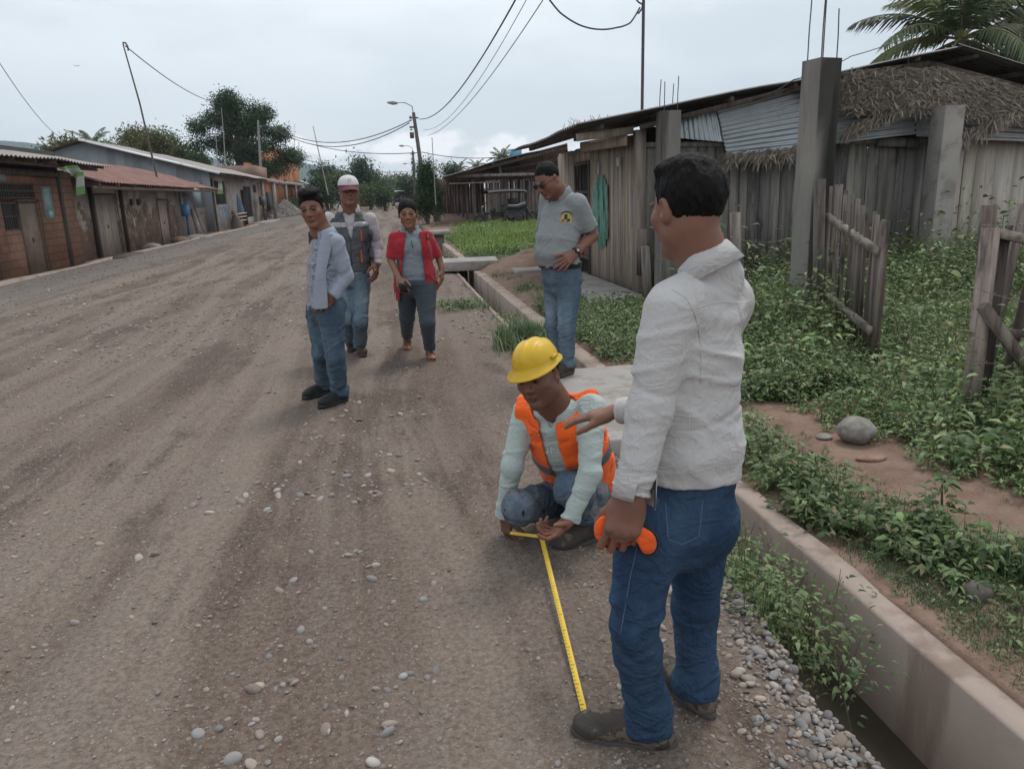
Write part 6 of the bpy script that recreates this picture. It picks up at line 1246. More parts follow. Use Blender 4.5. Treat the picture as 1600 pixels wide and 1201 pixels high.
def join(name, parts, m, parent, smooth=True):
    b = MB(); off = []; n0 = 0
    for P, F, c in parts: b.add(P, [F], c); off.append(n0); n0 += len(P)
    if name == 'body':   # head, hands and trunk meet under the clothes: tie them into one connected surface
        Pc = parts[-1][0]
        for (P, F, c), o in zip(parts[:-1], off[:-1]):
            sub = P[::7]; d = ((sub[:, None]-Pc[None, ::5])**2).sum(-1); i, j = np.unravel_index(d.argmin(), d.shape); a = o+i*7; q = off[-1]+j*5; b.f.setdefault(3, []).append(np.array([[a, q, off[-1]+j*5-1 if j else q+1]], np.int32))
    return b.build(name, m, parent, smooth)
def garment(name, m, parent, prims, h, cuts=(), cutfs=(), subs=(), colf=None, smooth=True):
    """prims: [(prim, k)]"""
    lo = np.min([p[0][1] for p in prims], 0)-.02; hi = np.max([p[0][2] for p in prims], 0)+.02; v = Vol(lo, hi, h)
    for p, k in prims: v.add(p, k)
    for p, k in subs: v.add(p, k, 's')
    for p, n in cuts: v.cut(p, n)
    for g in cutfs: v.cutf(g)
    P, F = v.mesh(); c = np.ones((len(P), 3)) if colf is None else colf(P); P, F, c = biggest(P, F, c); b = MB(); b.add(P, [F], c); return b.build(name, m, parent, smooth)
def shoe(name, ankle, toe_dir, pitch, m, sole_m, parent, L_=.27, w=.048, hh=.095, boot=0., h=.006, colf=None):
    """shoe with rounded toe cap, tongue and separate sole; local +Y to toe. ankle = point on the ground under the ankle"""
    a = math.atan2(-toe_dir[0], toe_dir[1]); R_ = rotm(x=pitch, z=math.degrees(a)); A = np.array(ankle, float)
    v = Vol((-.075, -.10, -.02), (.075, L_, .16+boot), h); y1 = L_-.085
    v.add(ell((0, y1-.045, .042), (w, .062, .036)), .02).add(cap((0, -.035, .045), (0, y1-.06, .045), .040, .043, None, ((1, 0, 0), .95)), .025).add(cap((0, .02, .075), (0, y1-.07, .058), .033, .028), .025).add(cap((0, -.020, .05), (0, -.012, .105+boot), .040, .043, (.003, 30, 10, 3, .3, 1, .4)), .025)
    v.cut((0, 0, .014), (0, 0, -1)); v.cut((0, 0, .118+boot), (0, -.15, 1)); P, F = v.mesh(); up = (P @ R_.T+A, F, np.ones((len(P), 3)) if colf is None else colf(P)); o = join(name, [up], m, parent)
    n = 28; t = np.linspace(0, 2*math.pi, n, endpoint=False); yy = np.cos(t); ww = (w*.98)*np.where(yy > 0, 1, .86)*np.abs(np.sin(t))**.8*np.sign(np.sin(t)); cy = (y1-.045+.066-.078)/2+.003; ly = (y1+.021+.080)/2
    rows = []
    for z_, s_ in ((.0, .94), (.004, 1.0), (.022, 1.03), (.030, .99)): rows.append(np.stack([ww*s_*1.02-.0, cy-.004+yy*ly*s_, np.full(n, z_)], 1))
    rows = np.array([np.concatenate([r_, r_[:1]]) for r_ in rows]); b = MB(); b.grid(rows @ R_.T+A); b.add(rows[0][:n] @ R_.T+A, [[list(range(n))[::-1]]]); b.add(rows[-1][:n] @ R_.T+A, [[list(range(n))]]); s = b.build('sole', sole_m, o)
    lc = MB()
    for k in range(4): yk = .035+k*.018; zk = .106-k*.009+.004; lc.tube(np.array([(-.026, yk, zk-.012), (-.012, yk+.003, zk), (.012, yk-.003, zk), (.026, yk, zk-.012)]) @ R_.T+A, .0028, 5)
    lc.build('laces', sole_m, o); return o
LEATHER = fabric('worn_dark_leather', (.055, .048, .042), .35, 14, 300, .3, .6, 0, dirt=(9, .52, (.16, .125, .10))); SOLE = simple('shoe_sole_rubber', (.06, .055, .05), .85, .3, 20); BLACKSHOE = fabric('black_mesh_shoe', (.018, .018, .02), .2, 20, 600, .4, .7); BLKSOLE = simple('black_sole', (.02, .02, .022), .7, .2, 20)
SK = (.215, .105, .070)
_t0 = __import__('time').time()
def V3(*a): return np.array(a, float)
def skeleton(side, front, **J): d = {k: (np.array(v, float) if not isinstance(v, list) else v) for k, v in J.items()}; d['side'] = nrm(side); d['front'] = nrm(front); return d
def near_cut(A, n, r):
    A = np.array(A, float); n = nrm(n)
    def g(X_, Y_, Z_): q = (X_-A[0])*n[0]+(Y_-A[1])*n[1]+(Z_-A[2])*n[2]; dd = np.sqrt((X_-A[0])**2+(Y_-A[1])**2+(Z_-A[2])**2); return np.where(dd < r, q, -1.)
    return g
def trousers(name, J, m, root, h, top, r=(.086, .066, .056), amp=.008, pel=(.165, .12), colf=None, ankle_lift=.0, seat=None):
    pr = [(torso([(J['pel']+V3(0, 0, -.07), pel[0]*.8, pel[1]*.85), (J['pel'], pel[0], pel[1]), (top, pel[0]*.93, pel[1]*.95)], J['side'], J['front'], (amp*.5, 20, 6, 4, (0, 0, 1))), .03)]
    if seat is not None: pr.append((ell(seat[0], seat[1]), .04))
    cf = []
    for s_, sd in (('l', 3), ('r', 8)):
        H, K2, A = J['hip_'+s_], J['knee_'+s_], J['ank_'+s_]; pr.append((cap(H, K2, r[0], r[1], (amp, 16, 7, sd, .5, .9, .35)), .035)); pr.append((cap(K2, A+nrm(A-K2)*.01, r[1], r[2], (amp*1.25, 22, 7, sd+20, .7, 1.3, .35)), .022))
        cf.append(near_cut(A+nrm(A-K2)*(.035-ankle_lift), nrm(nrm(A-K2)+V3(0, 0, -.8)), .13))
    n = nrm(top-J['pel']); cf.append(near_cut(top+n*.005, n, .20)); pk = J['knee_l']; return garment(name, m, root, pr, h, (), cf, colf=colf)
def knee_fade(J, dark=.8, amt=.55, tint=(1.5, 1.45, 1.35)):
    def f(P):
        w = np.zeros(len(P))
        for s_ in 'lr':
            H, K2, A = J['hip_'+s_], J['knee_'+s_], J['ank_'+s_]
            for a, b, k in ((H, K2, 1.), (K2, A, .6)):
                ba = b-a; t = np.clip(((P-a) @ ba)/(ba @ ba), 0, 1); q = P-a-t[:, None]*ba; fr = q @ J['front']; rr = np.linalg.norm(q, axis=1); w = np.maximum(w, k*sm(.2, .9, fr/(rr+1e-6))*np.exp(-((t-.62)/.4)**2)*(rr < .14))
        w = w*(.75+.35*vn(P[:, 0]*14, P[:, 1]*14, P[:, 2]*9, 3)); return dark+(w*amt)[:, None]*np.array(tint)
    return f
def arm(J, s_, r, amp, sd, to_wrist=True, ext=0.):
    S_, E_, W_ = J['sh_'+s_], J['elb_'+s_], J['wr_'+s_]; out = [(cap(S_, E_, r[0], r[1], (amp, 17, 7, sd, .5, 1., .3)), .035)]
    if to_wrist: out.append((cap(E_, W_+nrm(W_-E_)*ext, r[1], r[2], (amp*1.1, 24, 7, sd+9, 1., .8, .4)), .022))
    return out
def collar(name, m, root, C, up, r0, r1, hgt, gapdir, gap=.5, col=(1, 1, 1), flap=.5):
    """turn-down collar: open ring around the neck, opening towards gapdir"""
    up = nrm(up); g = nrm(np.array(gapdir)-up*(np.array(gapdir) @ up)); s_ = np.cross(up, g); n = 26; rows = []
    for i in range(n):
        a = gap/2+(2*math.pi-gap)*i/(n-1); d = g*math.cos(a)+s_*math.sin(a)*1.08; e = abs(i-(n-1)/2)/((n-1)/2); fl = flap*(.75+.65*e**3); dp = .30*hgt*max(0, math.cos(a))
        P0 = np.array(C)+d*r0-up*(hgt*.35+dp); P1 = np.array(C)+d*(r0*.96)+up*(hgt*.8-dp*1.6); P2 = np.array(C)+d*(r1)+up*(hgt*.55-dp*1.7); P3 = np.array(C)+d*(r1*1.16+.004)-up*(hgt*(.3+fl)+dp*1.6)
        rows.append([P0, P1, P1+d*.004, P2, P3, P3-d*.003])
    b = MB(); b.grid(np.array(rows), col); o = b.build(name, m, root, True); return o
def build_head(root, C, face, up, neck, nr, skin, h, hair=True, style='short', sc=1., jowl=0., stub=0., female=False, seed=1, thick=.014, hcol=(.008, .0075, .0075), hh=None):
    R_ = frame(face, up); part = head_mesh(C, R_, neck, nr, skin, h, female=female, jowl=jowl, stub=stub, sc=sc)
    if hair: join('hair', [hair_mesh(C, R_, hh or h, style, seed, thick, sc, hcol)], HAIR, root)
    return R_, part
def glasses(root, C, R_, sc, dark=False, name='glasses'):
    b = MB(); T = lambda p: (np.array(p)*sc) @ R_.T+C
    for s_ in (-1, 1):
        a = np.linspace(0, 2*math.pi, 17); b.tube([T((s_*.032+.024*math.cos(q), .104-.006*abs(math.cos(q)), .002+.017*math.sin(q))) for q in a], .0022, 5); b.tube([T((s_*.056, .098, .006)), T((s_*.079, .06, .008)), T((s_*.083, -.01, .006))], .0025, 5)
    b.tube([T((-.009, .104, .006)), T((.009, .104, .006))], .002, 5); g = b.build(name, GFRAME, root)
    lb = MB()
    for s_ in (-1, 1):
        a = np.linspace(0, 2*math.pi, 17)[:16]; lb.add([T((s_*.032+.023*math.cos(q), .1035-.006*abs(math.cos(q)), .002+.016*math.sin(q))) for q in a], [[list(range(16))]])
    lb.build('lenses', LENS_D if dark else LENS, g)
GFRAME = simple('glasses_frame', (.02, .02, .02), .3, .1, 5); t = NT('dark_lens'); LENS_D = t.fin((.012, .012, .014), .08, spec=.8); t = NT('clear_lens'); LENS = t.fin((.10, .10, .11), .05, spec=.8, Alpha=.35)
GEN = (.205, .104, .072)
# ---------- 1: man in the white shirt, seen from behind ----------
root = thing('person', 'man in white long sleeved shirt and blue jeans seen from behind, holding orange fabric', 'person', ((0.704, 1.824, 0.000)[0], (0.704, 1.824, 0.000)[1], 0))
J = skeleton((.648, .727, 0), (-.759, .644, 0), pel=(0.729, 1.850, 0.677), hip_l=(0.617, 1.775, 0.673), hip_r=(0.824, 1.930, 0.588), knee_l=(0.565, 1.730, 0.439), knee_r=(0.818, 1.930, 0.339), ank_l=(0.630, 1.796, 0.000), ank_r=(0.826, 1.926, 0.000),
    sh_l=(0.662, 1.765, 1.255), sh_r=(0.918, 2.000, 1.223), elb_l=(0.599, 1.720, 1.024), wr_l=(0.536, 1.665, 0.819), elb_r=(0.880, 2.170, 0.876), wr_r=(0.687, 2.300, 0.851))
J['ank_l'][2] = .10; J['ank_r'][2] = .10
HC = V3(*(0.753, 1.900, 1.491)); NK = V3(*(0.798, 1.885, 1.355))
Rh, hp = build_head(root, HC, (-.30, .94, -.12), (0.03, 0, 1), NK, .060, np.array(GEN)*1.0, .0032, style='flat', sc=1.0, jowl=.0, seed=4, thick=.009, hh=.003)
hl = frame((-.30, -.06, -1.0), up=(-.35, -.93, .1)); lh = hand_mesh(J['wr_l'], hl, 1, J['elb_l'], .033, np.array(GEN)*.95, .0026, spread=5, per=[(22, 42, 28), (30, 48, 28), (36, 52, 30), (42, 55, 30)], tcurl=(18, 20), tdir=(.5, .7, -.55), sc=1.12, rw=.028)
hr = frame(np.array((0.552, 2.420, 0.799))-np.array((0.687, 2.300, 0.851)), up=(.05, -.15, 1)); rh = hand_mesh(J['wr_r'], hr, -1, J['elb_r'], .034, np.array(GEN)*1.1, .003, curl=(4, 10, 8), spread=2.5, tcurl=(8, 12), tdir=(-.45, .86, -.22), sc=1.05)
corep = [(torso([(J['pel'], .14, .10), (V3(*(0.762, 1.870, 1.039)), .14, .10), (V3(*(0.788, 1.885, 1.206)), .13, .085)], J['side'], J['front']), .03)]+[(cap(J[a+s_], J[b+s_], .045, .035), .02) for s_ in 'lr' for a, b in (('hip_', 'knee_'), ('knee_', 'ank_'), ('sh_', 'elb_'))]+[(cap(V3(*(0.788, 1.885, 1.206)), NK+V3(0, 0, .03), .06, .055), .03)]
join('body', [hp, lh, rh, core(None, .014, GEN, corep, (.1, 1.4, 0), (1.4, 2.5, 1.6))], SKIN, root)
SH1 = fabric('white_dotted_shirt', (.46, .45, .445), .05, 5, 900, .12, .85, .1, spots=(150, .17, (.36, .35, .36)))
secs = [(V3(*(0.751, 1.860, 0.796)), .172, .142), (V3(*(0.754, 1.860, 0.874)), .168, .140), (V3(*(0.761, 1.870, 0.987)), .160, .130), (V3(*(0.773, 1.880, 1.114)), .162, .122), (V3(*(0.789, 1.888, 1.219)), .150, .105), (V3(*(0.797, 1.890, 1.285)), .105, .080), (V3(*(0.799, 1.887, 1.338)), .074, .072), (V3(*(0.800, 1.887, 1.378)), .068, .068)]
pr = [(torso(secs, J['side'], J['front'], (.007, 15, 5, 6, (.25, .1, 1.))), .03)]+[(cap(J['sh_l'], J['elb_l'], .066, .055, (.008, 17, 6, 13, .6, 1., .3)), .04), (cap(J['elb_l'], J['wr_l'], .055, .044, (.008, 22, 6, 15, 1., .9, .35)), .025), (cap(J['sh_r'], J['elb_r'], .072, .058, (.009, 15, 6, 23, .6, 1., .3)), .04), (cap(J['elb_r'], J['wr_r'], .056, .041, (.007, 22, 6, 24, 1., .8, .4)), .025), (ell(V3(*(0.710, 1.830, 1.268)), (.075, .075, .06)), .04), (ell(V3(*(0.883, 1.950, 1.257)), (.075, .075, .06)), .04), (ell(V3(*(0.833, 1.900, 1.322)), (.075, .07, .055)), .03)]
wl = nrm(J['wr_l']-J['elb_l']); wr = nrm(J['wr_r']-J['elb_r'])
hem = lambda X_, Y_, Z_: np.where((X_-J['wr_l'][0])**2+(Y_-J['wr_l'][1])**2 > .012, (secs[0][0][2]-.005+.018*np.cos(7*(X_-.7)+5*(Y_-1.8))+.010*vn(X_*16, Y_*16, 0*X_, 3))-Z_, -1.)
shirt = garment('shirt', SH1, root, pr, .0055, [(NK+V3(0, 0, .004), (-.42, .30, 1))], [near_cut(J['wr_l']-wl*.012, wl, .12), near_cut(J['wr_r']-wr*.005, wr, .10), hem])
# turned back open cuff with its buttonhole, collar, yoke seam
collar('shirt_collar', SH1, root, NK+V3(.004, -.003, -.002), (-.42, .30, 1), .070, .076, .040, J['front'], .8, flap=.5)
cb = MB(); n = 22; rows = []; e1 = nrm(np.cross(wl, J['front'])); e2 = np.cross(wl, e1)
for i in range(n):
    a = .35+5.2*i/(n-1); rr = .048+.006*(i/(n-1))**3; pt = .014*max(0, (i/(n-1)-.78)/.22); d = e1*math.cos(a+2.3)+e2*math.sin(a+2.3); A_ = J['wr_l']-wl*.065; rows.append([A_+d*.051, A_+wl*.03+d*(rr+.002), A_+wl*(.068+pt*.6)+d*(rr+pt*.8), A_+wl*(.066+pt*.6)+d*(rr+pt*.8-.004), A_+wl*.03+d*(rr-.004)])
cb.grid(np.array(rows)); cf_ = cb.build('cuff', SH1, shirt, True)
b = MB(); c_ = rows[-2]; b.beam(c_[1]+(c_[2]-c_[1])*.35+e1*0+(c_[1]-A_)*.06, c_[1]+(c_[2]-c_[1])*.85+(c_[1]-A_)*.06, .003, .003); b.build('buttonhole', simple('dark_thread', (.06, .07, .12), .8), cf_)
DEN1 = denim('deep_blue_denim', (.026, .055, .108), (.062, .112, .185), .6)
kf = knee_fade(J, .85, .35)
tr = trousers('jeans', J, DEN1, root, .0055, V3(*(0.748, 1.860, 0.837)), (.090, .066, .060), .009, (.166, .140), kf, seat=(J['pel']-J['front']*.035+V3(0, 0, -.02), (.13, .12, .11)))
# back pocket and side seam standing slightly proud of the denim
STI = simple('seam_thread', (.10, .13, .20), .8, .2, 30)
def on_surface(o, pts, dirv, off=.002):
    """drop points onto an object's mesh along dirv"""
    from mathutils.bvhtree import BVHTree
    me = o.data; bt = BVHTree.FromPolygons([v.co[:] for v in me.vertices], [p.vertices[:] for p in me.polygons]); out = []; dv = Vector(nrm(dirv))
    for p in pts:
        hit = bt.ray_cast(Vector(p)-dv*.5, dv)
        if hit[0] is not None: out.append(np.array(hit[0])-np.array(dv)*off)
    return out
CAMP = V3(0, 0, 1.55)
def seam(name, o, pts, r, m, parent=None):
    from mathutils.bvhtree import BVHTree
    me = o.data; bt = BVHTree.FromPolygons([v.co[:] for v in me.vertices], [p.vertices[:] for p in me.polygons]); out = []
    for p in pts:
        loc, nn, i, d = bt.find_nearest(Vector(p))
        if loc is not None: out.append(np.array(loc)+np.array(nn)*r*.3)
    if len(out) > 1: MB().tube(out, r, 5).build(name, m, parent or o, True)
def lerp(a, b, n): a = np.array(a, float); b = np.array(b, float); return [a+(b-a)*i/(n-1) for i in range(n)]
def seam2(name, o, pts, r, m, parent=None):
    from mathutils.bvhtree import BVHTree
    bt = BVHTree.FromPolygons([v.co[:] for v in o.data.vertices], [p.vertices[:] for p in o.data.polygons]); runs = [[]]; P = []
    for a, b in zip(pts[:-1], pts[1:]): P += lerp(a, b, 8)[:-1]
    for p in P+[pts[-1]]:
        hit = bt.ray_cast(Vector(CAMP), Vector(nrm(np.array(p)-CAMP)))
        if hit[0] is None: continue
        q = np.array(hit[0])+np.array(hit[1])*r*.15
        if runs[-1] and np.linalg.norm(q-runs[-1][-1]) > .04: runs.append([])
        runs[-1].append(q)
    run = max(runs, key=len)
    if len(run) > 3: MB().tube(run, r, 5).build(name, m, parent or o, True)
seam2('side_seam', tr, [(0.570, 1.660, 0.784), (0.514, 1.600, 0.651), (0.487, 1.600, 0.483), (0.499, 1.600, 0.321)], .0012, STI)
seam2('pocket_seam', tr, [(0.621, 1.660, 0.804), (0.637, 1.680, 0.697), (0.682, 1.700, 0.668), (0.743, 1.740, 0.664), (0.768, 1.780, 0.749)], .0011, STI)
seam2('armhole_seam', shirt, [(0.680, 1.800, 1.302), (0.718, 1.800, 1.280), (0.744, 1.800, 1.230), (0.760, 1.800, 1.156), (0.762, 1.800, 1.056)], .0014, SH1)
seam2('yoke_seam', shirt, [(0.735, 1.800, 1.248), (0.774, 1.800, 1.259), (0.815, 1.800, 1.263), (0.858, 1.800, 1.257)], .0013, SH1)
tdl = np.array((0.443, 1.850, 0.000))-np.array((0.641, 1.757, 0.000)); tdr = np.array((0.790, 2.056, 0.000))-np.array((0.842, 1.896, 0.000))
shoe('boot', (J['ank_l'][0], J['ank_l'][1], .003), nrm(tdl), 0, LEATHER, SOLE, root, .285, .050, boot=.02, h=.0055); shoe('boot', (J['ank_r'][0], J['ank_r'][1], .003), nrm(tdr), 0, LEATHER, SOLE, root, .285, .050, boot=.02, h=.0055)
# orange fabric pouch held in his left hand
ORG = fabric('orange_fabric', (.80, .115, .022), .1, 10, 700, .25, .8, .1); BLK = fabric('black_binding', (.012, .012, .014), .2, 20, 600, .3, .8)
pg = thing('orange_pouch', 'orange folded fabric with black binding held in the hand of the man in white', 'pouch', (0.504, 1.620, 0.751))
def cushion(name, px, Y, thick, m, parent, seed=1, grow=0.):
    """folded cloth pad: outline swept to a rounded pad with real thickness"""
    P = np.array([K_(a_, b_, Y) for a_, b_ in px]); n = 6; Q = []
    for i in range(len(P)):
        p0, p1, p2, p3 = P[i-1], P[i], P[(i+1) % len(P)], P[(i+2) % len(P)]
        for k in range(n): t_ = k/n; Q.append(.5*((2*p1)+(-p0+p2)*t_+(2*p0-5*p1+4*p2-p3)*t_**2+(-p0+3*p1-3*p2+p3)*t_**3))
    Q = np.array(Q); c = Q.mean(0); v = nrm(c-CAMP); rows = []
    for s_, d_ in ((.02, -.50), (.35, -.50), (.68, -.47), (.88, -.36), (.97, -.18), (1., 0), (.97, .18), (.88, .36), (.6, .48), (.02, .5)):
        R2 = c+(Q-c)*(s_*(1+grow)); w = .10*vn(R2[:, 0]*45, R2[:, 1]*45, R2[:, 2]*45, seed)+.12*vn(R2[:, 0]*110, R2[:, 2]*60, 0*R2[:, 2], seed+2); R2 = R2+v*(thick*(d_+w*(d_ < 0)*s_))[:, None]; rows.append(np.concatenate([R2, R2[:1]]))
    b = MB(); b.grid(np.array(rows)); return b.build(name, m, parent, True)
o_ = cushion('folded_body', [(962, 800), (940, 806), (929, 820), (931, 840), (948, 852), (972, 855), (990, 848), (994, 836), (990, 818), (982, 804)], 1.700, .034, ORG, pg, 3)
cushion('binding', [(962, 802), (940, 809), (930, 822), (932, 843), (949, 856), (974, 859), (993, 852), (997, 838), (990, 818), (982, 804)], 1.718, .020, BLK, pg, 3)
cushion('flap', [(984, 808), (1000, 820), (1020, 833), (1026, 850), (1020, 863), (1006, 864), (996, 848), (986, 832)], 1.655, .026, ORG, pg, 5)
cushion('flap_binding', [(982, 805), (1002, 817), (1023, 831), (1030, 851), (1021, 867), (1004, 867), (992, 850), (982, 834)], 1.667, .018, BLK, pg, 5)
MB().tube([K_(990, 846, 1.665), K_(987, 828, 1.655), K_(994, 812, 1.65), K_(1004, 808, 1.655), K_(1008, 800, 1.66), K_(1002, 797, 1.665)], .0042, 6).build('strap', BLK, pg, True)
cushion('inner_fold', [(984, 800), (996, 798), (1006, 803), (1008, 812), (998, 816), (988, 812)], 1.665, .016, ORG, pg, 8)
# ---------- 2: crouching worker ----------
root = thing('person', 'crouching worker in yellow helmet and orange vest holding the measuring tape', 'person', ((0.684, 3.109, 0.000)[0], (0.684, 3.109, 0.000)[1], 0))
J = skeleton((-.83, .55, 0), (-.55, -.83, 0), pel=(0.896, 3.400, 0.084), hip_l=(0.932, 3.300, 0.130), hip_r=(0.799, 3.420, 0.119), knee_l=(0.696, 2.990, 0.316), knee_r=(0.487, 3.080, 0.212), ank_l=(0.808, 3.107, 0.000), ank_r=(0.743, 3.366, 0.000),
    sh_l=(0.807, 3.060, 0.645), sh_r=(0.559, 3.260, 0.592), elb_l=(0.765, 2.930, 0.401), wr_l=(0.667, 2.900, 0.209), elb_r=(0.473, 3.170, 0.371), wr_r=(0.434, 3.220, 0.118))
J['ank_l'][2] = .12; J['ank_r'][2] = .10
HC = V3(*(0.574, 3.040, 0.804)); NK = V3(*(0.663, 3.140, 0.646))
SK2 = np.array(GEN)*[.80, .76, .74]
Rh, hp = build_head(root, HC, (-.58, -.80, -.08), (-.18, .06, 1), NK, .068, SK2, .0034, style='short', sc=1.04, jowl=.007, stub=.25, seed=6, thick=.006, hh=.0045)
hr = frame((.12, -.25, -1), up=(-.9, -.3, .1)); rh = hand_mesh(J['wr_r'], hr, -1, J['elb_r'], .034, SK2*.8, .003, curl=(30, 45, 25), tcurl=(10, 15), tdir=(-.5, .75, -.5), sc=1.0)
hl = frame(np.array((0.572, 2.870, 0.155))-np.array((0.667, 2.900, 0.209)), up=(.85, .1, -.35)); lh = hand_mesh(J['wr_l'], hl, 1, J['elb_l'], .034, SK2*1.15, .0028, per=[(20, 30, 20), (38, 50, 25), (48, 55, 25), (60, 60, 30)], spread=7, tcurl=(5, 8), tdir=(.75, .5, -.55), sc=1.05)
corep = [(torso([(J['pel'], .14, .10), (V3(*(0.704, 3.160, 0.482)), .13, .09)], J['side'], J['front']), .03), (cap(V3(*(0.706, 3.170, 0.464)), NK, .07, .055), .03)]+[(cap(J[a+s_], J[b+s_], .045, .035), .02) for s_ in 'lr' for a, b in (('hip_', 'knee_'), ('knee_', 'ank_'), ('sh_', 'elb_'))]
join('body', [hp, lh, rh, core(None, .015, SK2, corep, (-.1, 2.6, 0), (1.4, 3.8, 1.1))], SKIN, root)
TS2 = fabric('pale_mint_shirt', (.40, .46, .44), .05, 6, 900, .1, .85, .1); up_ = nrm(NK-J['pel'])
fr2 = nrm(J['front']-up_*(J['front'] @ up_)); sd2 = np.cross(up_, fr2); sd2 = sd2 if sd2 @ J['side'] > 0 else -sd2
def tor2(o, am): return torso([(V3(*(0.881, 3.380, 0.120)), .165+o, .125+o), (V3(*(0.809, 3.300, 0.271)), .160+o, .125+o), (V3(*(0.736, 3.200, 0.451)), .168+o, .122+o), (V3(*(0.690, 3.155, 0.573)), .160+o, .105+o), (V3(*(0.668, 3.140, 0.628)), .11+o, .08+o), (NK+up_*.02, .062+o, .058+o)], sd2, fr2, (am, 16, 6, 8, up_))
ts = garment('long_sleeved_shirt', TS2, root, [(tor2(0, .007), .03)]+[(cap(J['sh_l'], J['elb_l'], .061, .050, (.006, 21, 7, 31, .5, 1.1, .4)), .035), (cap(J['elb_l'], J['wr_l'], .050, .037, (.006, 30, 7, 32, 1., .8, .6)), .02), (cap(J['sh_r'], J['elb_r'], .061, .049, (.006, 21, 7, 33, .5, 1.1, .4)), .035), (cap(J['elb_r'], J['wr_r'], .049, .036, (.006, 30, 7, 34, 1., .9, .6)), .02)], .0062,
    [(NK+up_*.030-fr2*.0, nrm(up_+fr2*.35))], [near_cut(J['wr_l']-nrm(J['wr_l']-J['elb_l'])*.0, J['wr_l']-J['elb_l'], .09), near_cut(J['wr_r'], J['wr_r']-J['elb_r'], .09)], subs=[(cap(NK+fr2*.085-up_*.035, NK+fr2*.05+up_*.03, .012, .05), .01)])
VEST = fabric('orange_vest_mesh', (.95, .135, .02), .06, 8, 500, .3, .75, .15)
def vcut(X_, Y_, Z_):
    x, y, z = X_-NK[0], Y_-NK[1], Z_-NK[2]; a = x*sd2[0]+y*sd2[1]+z*sd2[2]; f = x*fr2[0]+y*fr2[1]+z*fr2[2]; u = x*up_[0]+y*up_[1]+z*up_[2]
    w = np.interp(u, [-.40, -.25, -.05, .03], [.030, .040, .040, .042]); gap = np.where(f > .0, w-np.abs(a-.012), -1.)           # open front
    arm_ = np.maximum(np.abs(a)-np.interp(u, [-.55, -.28, -.20, -.06, .05], [.40, .40, .19, .185, .18]), -1.)
    return np.maximum(gap, arm_)
vest = garment('safety_vest', VEST, root, [(tor2(.016, .006), .03), (ell(J['sh_l']-nrm(J['elb_l']-J['sh_l'])*.005, (.078, .078, .074)), .04), (ell(J['sh_r']-nrm(J['elb_r']-J['sh_r'])*.005, (.078, .078, .074)), .04)], .006, [(NK+up_*.012, nrm(up_+fr2*.25)), (V3(*(0.891, 3.380, 0.069)), -up_)], [vcut], subs=[(tor2(.006, .004), .003)])
GST = fabric('grey_reflective_tape', (.10, .105, .12), .1, 10, 500, .1, .4)
def band(name, m, parent, tf, o, u0, u1, C, upv, h, extra=None):
    def g(X_, Y_, Z_): u = (X_-C[0])*upv[0]+(Y_-C[1])*upv[1]+(Z_-C[2])*upv[2]; return np.maximum(u-u1, u0-u)
    return garment(name, m, parent, [(tf(o), .03)], h, (), [g]+([extra] if extra else []))
band('reflective_tape', GST, vest, lambda o: tor2(o, .006), .0195, -.30, -.245, NK, up_, .006, vcut)
lt = MB()
from mathutils.bvhtree import BVHTree
def decal_text(body, o, C, right, upv, size, m, parent, lift=.0025, name='printed_letters'):
    """flat lettering laid onto the curved cloth"""
    c = bpy.data.curves.new('x', 'FONT'); c.body = body; c.size = size; c.align_x = 'CENTER'; c.resolution_u = 3; tmp = bpy.data.objects.new('x', c); COL.objects.link(tmp); bpy.context.view_layer.update(); me = bpy.data.meshes.new_from_object(tmp); bpy.data.objects.remove(tmp)
    bt = BVHTree.FromPolygons([v.co[:] for v in o.data.vertices], [p.vertices[:] for p in o.data.polygons]); right = nrm(right); upv = nrm(upv); V = []
    for v in me.vertices:
        p = np.array(C)+right*v.co.x+upv*v.co.y; loc, nn, i, d = bt.find_nearest(Vector(p)); V.append(np.array(loc)+np.array(nn)*lift)
    b = MB()
    for p in me.polygons: b.add([V[i] for i in p.vertices], [[list(range(len(p.vertices)))]])
    b.build(name, m, parent)
LT2 = fabric('faint_print', (.60, .65, .62), .1, 20, 500, .2, .9)
decal_text('JUNIN', ts, NK-up_*.165+fr2*.13-sd2*.0, -sd2, up_, .062, LT2, ts); decal_text('CIVIL', ts, NK-up_*.235+fr2*.13, -sd2, up_, .026, LT2, ts)
DEN2 = denim('splashed_denim', (.065, .10, .15), (.19, .215, .24), .7, splash=(38, (.02, .025, .035), (.27, .255, .245)))
trousers('jeans', J, DEN2, root, .0062, V3(*(0.859, 3.340, 0.210)), (.094, .074, .062), .009, (.165, .135), knee_fade(J, .85, .5), seat=(J['pel']+V3(.03, .05, -.04), (.15, .14, .13)))
bd = nrm(np.array((0.632, 2.981, 0.000))-np.array((0.824, 3.077, 0.000))); shoe('boot', (J['ank_l'][0], J['ank_l'][1], .003), bd, 0, LEATHER, SOLE, root, .28, .05, boot=.05, h=.006); shoe('boot', (J['ank_r'][0], J['ank_r'][1], .02), nrm(V3(-.6, -.8, 0)), 25, LEATHER, SOLE, root, .28, .05, boot=.05, h=.008)
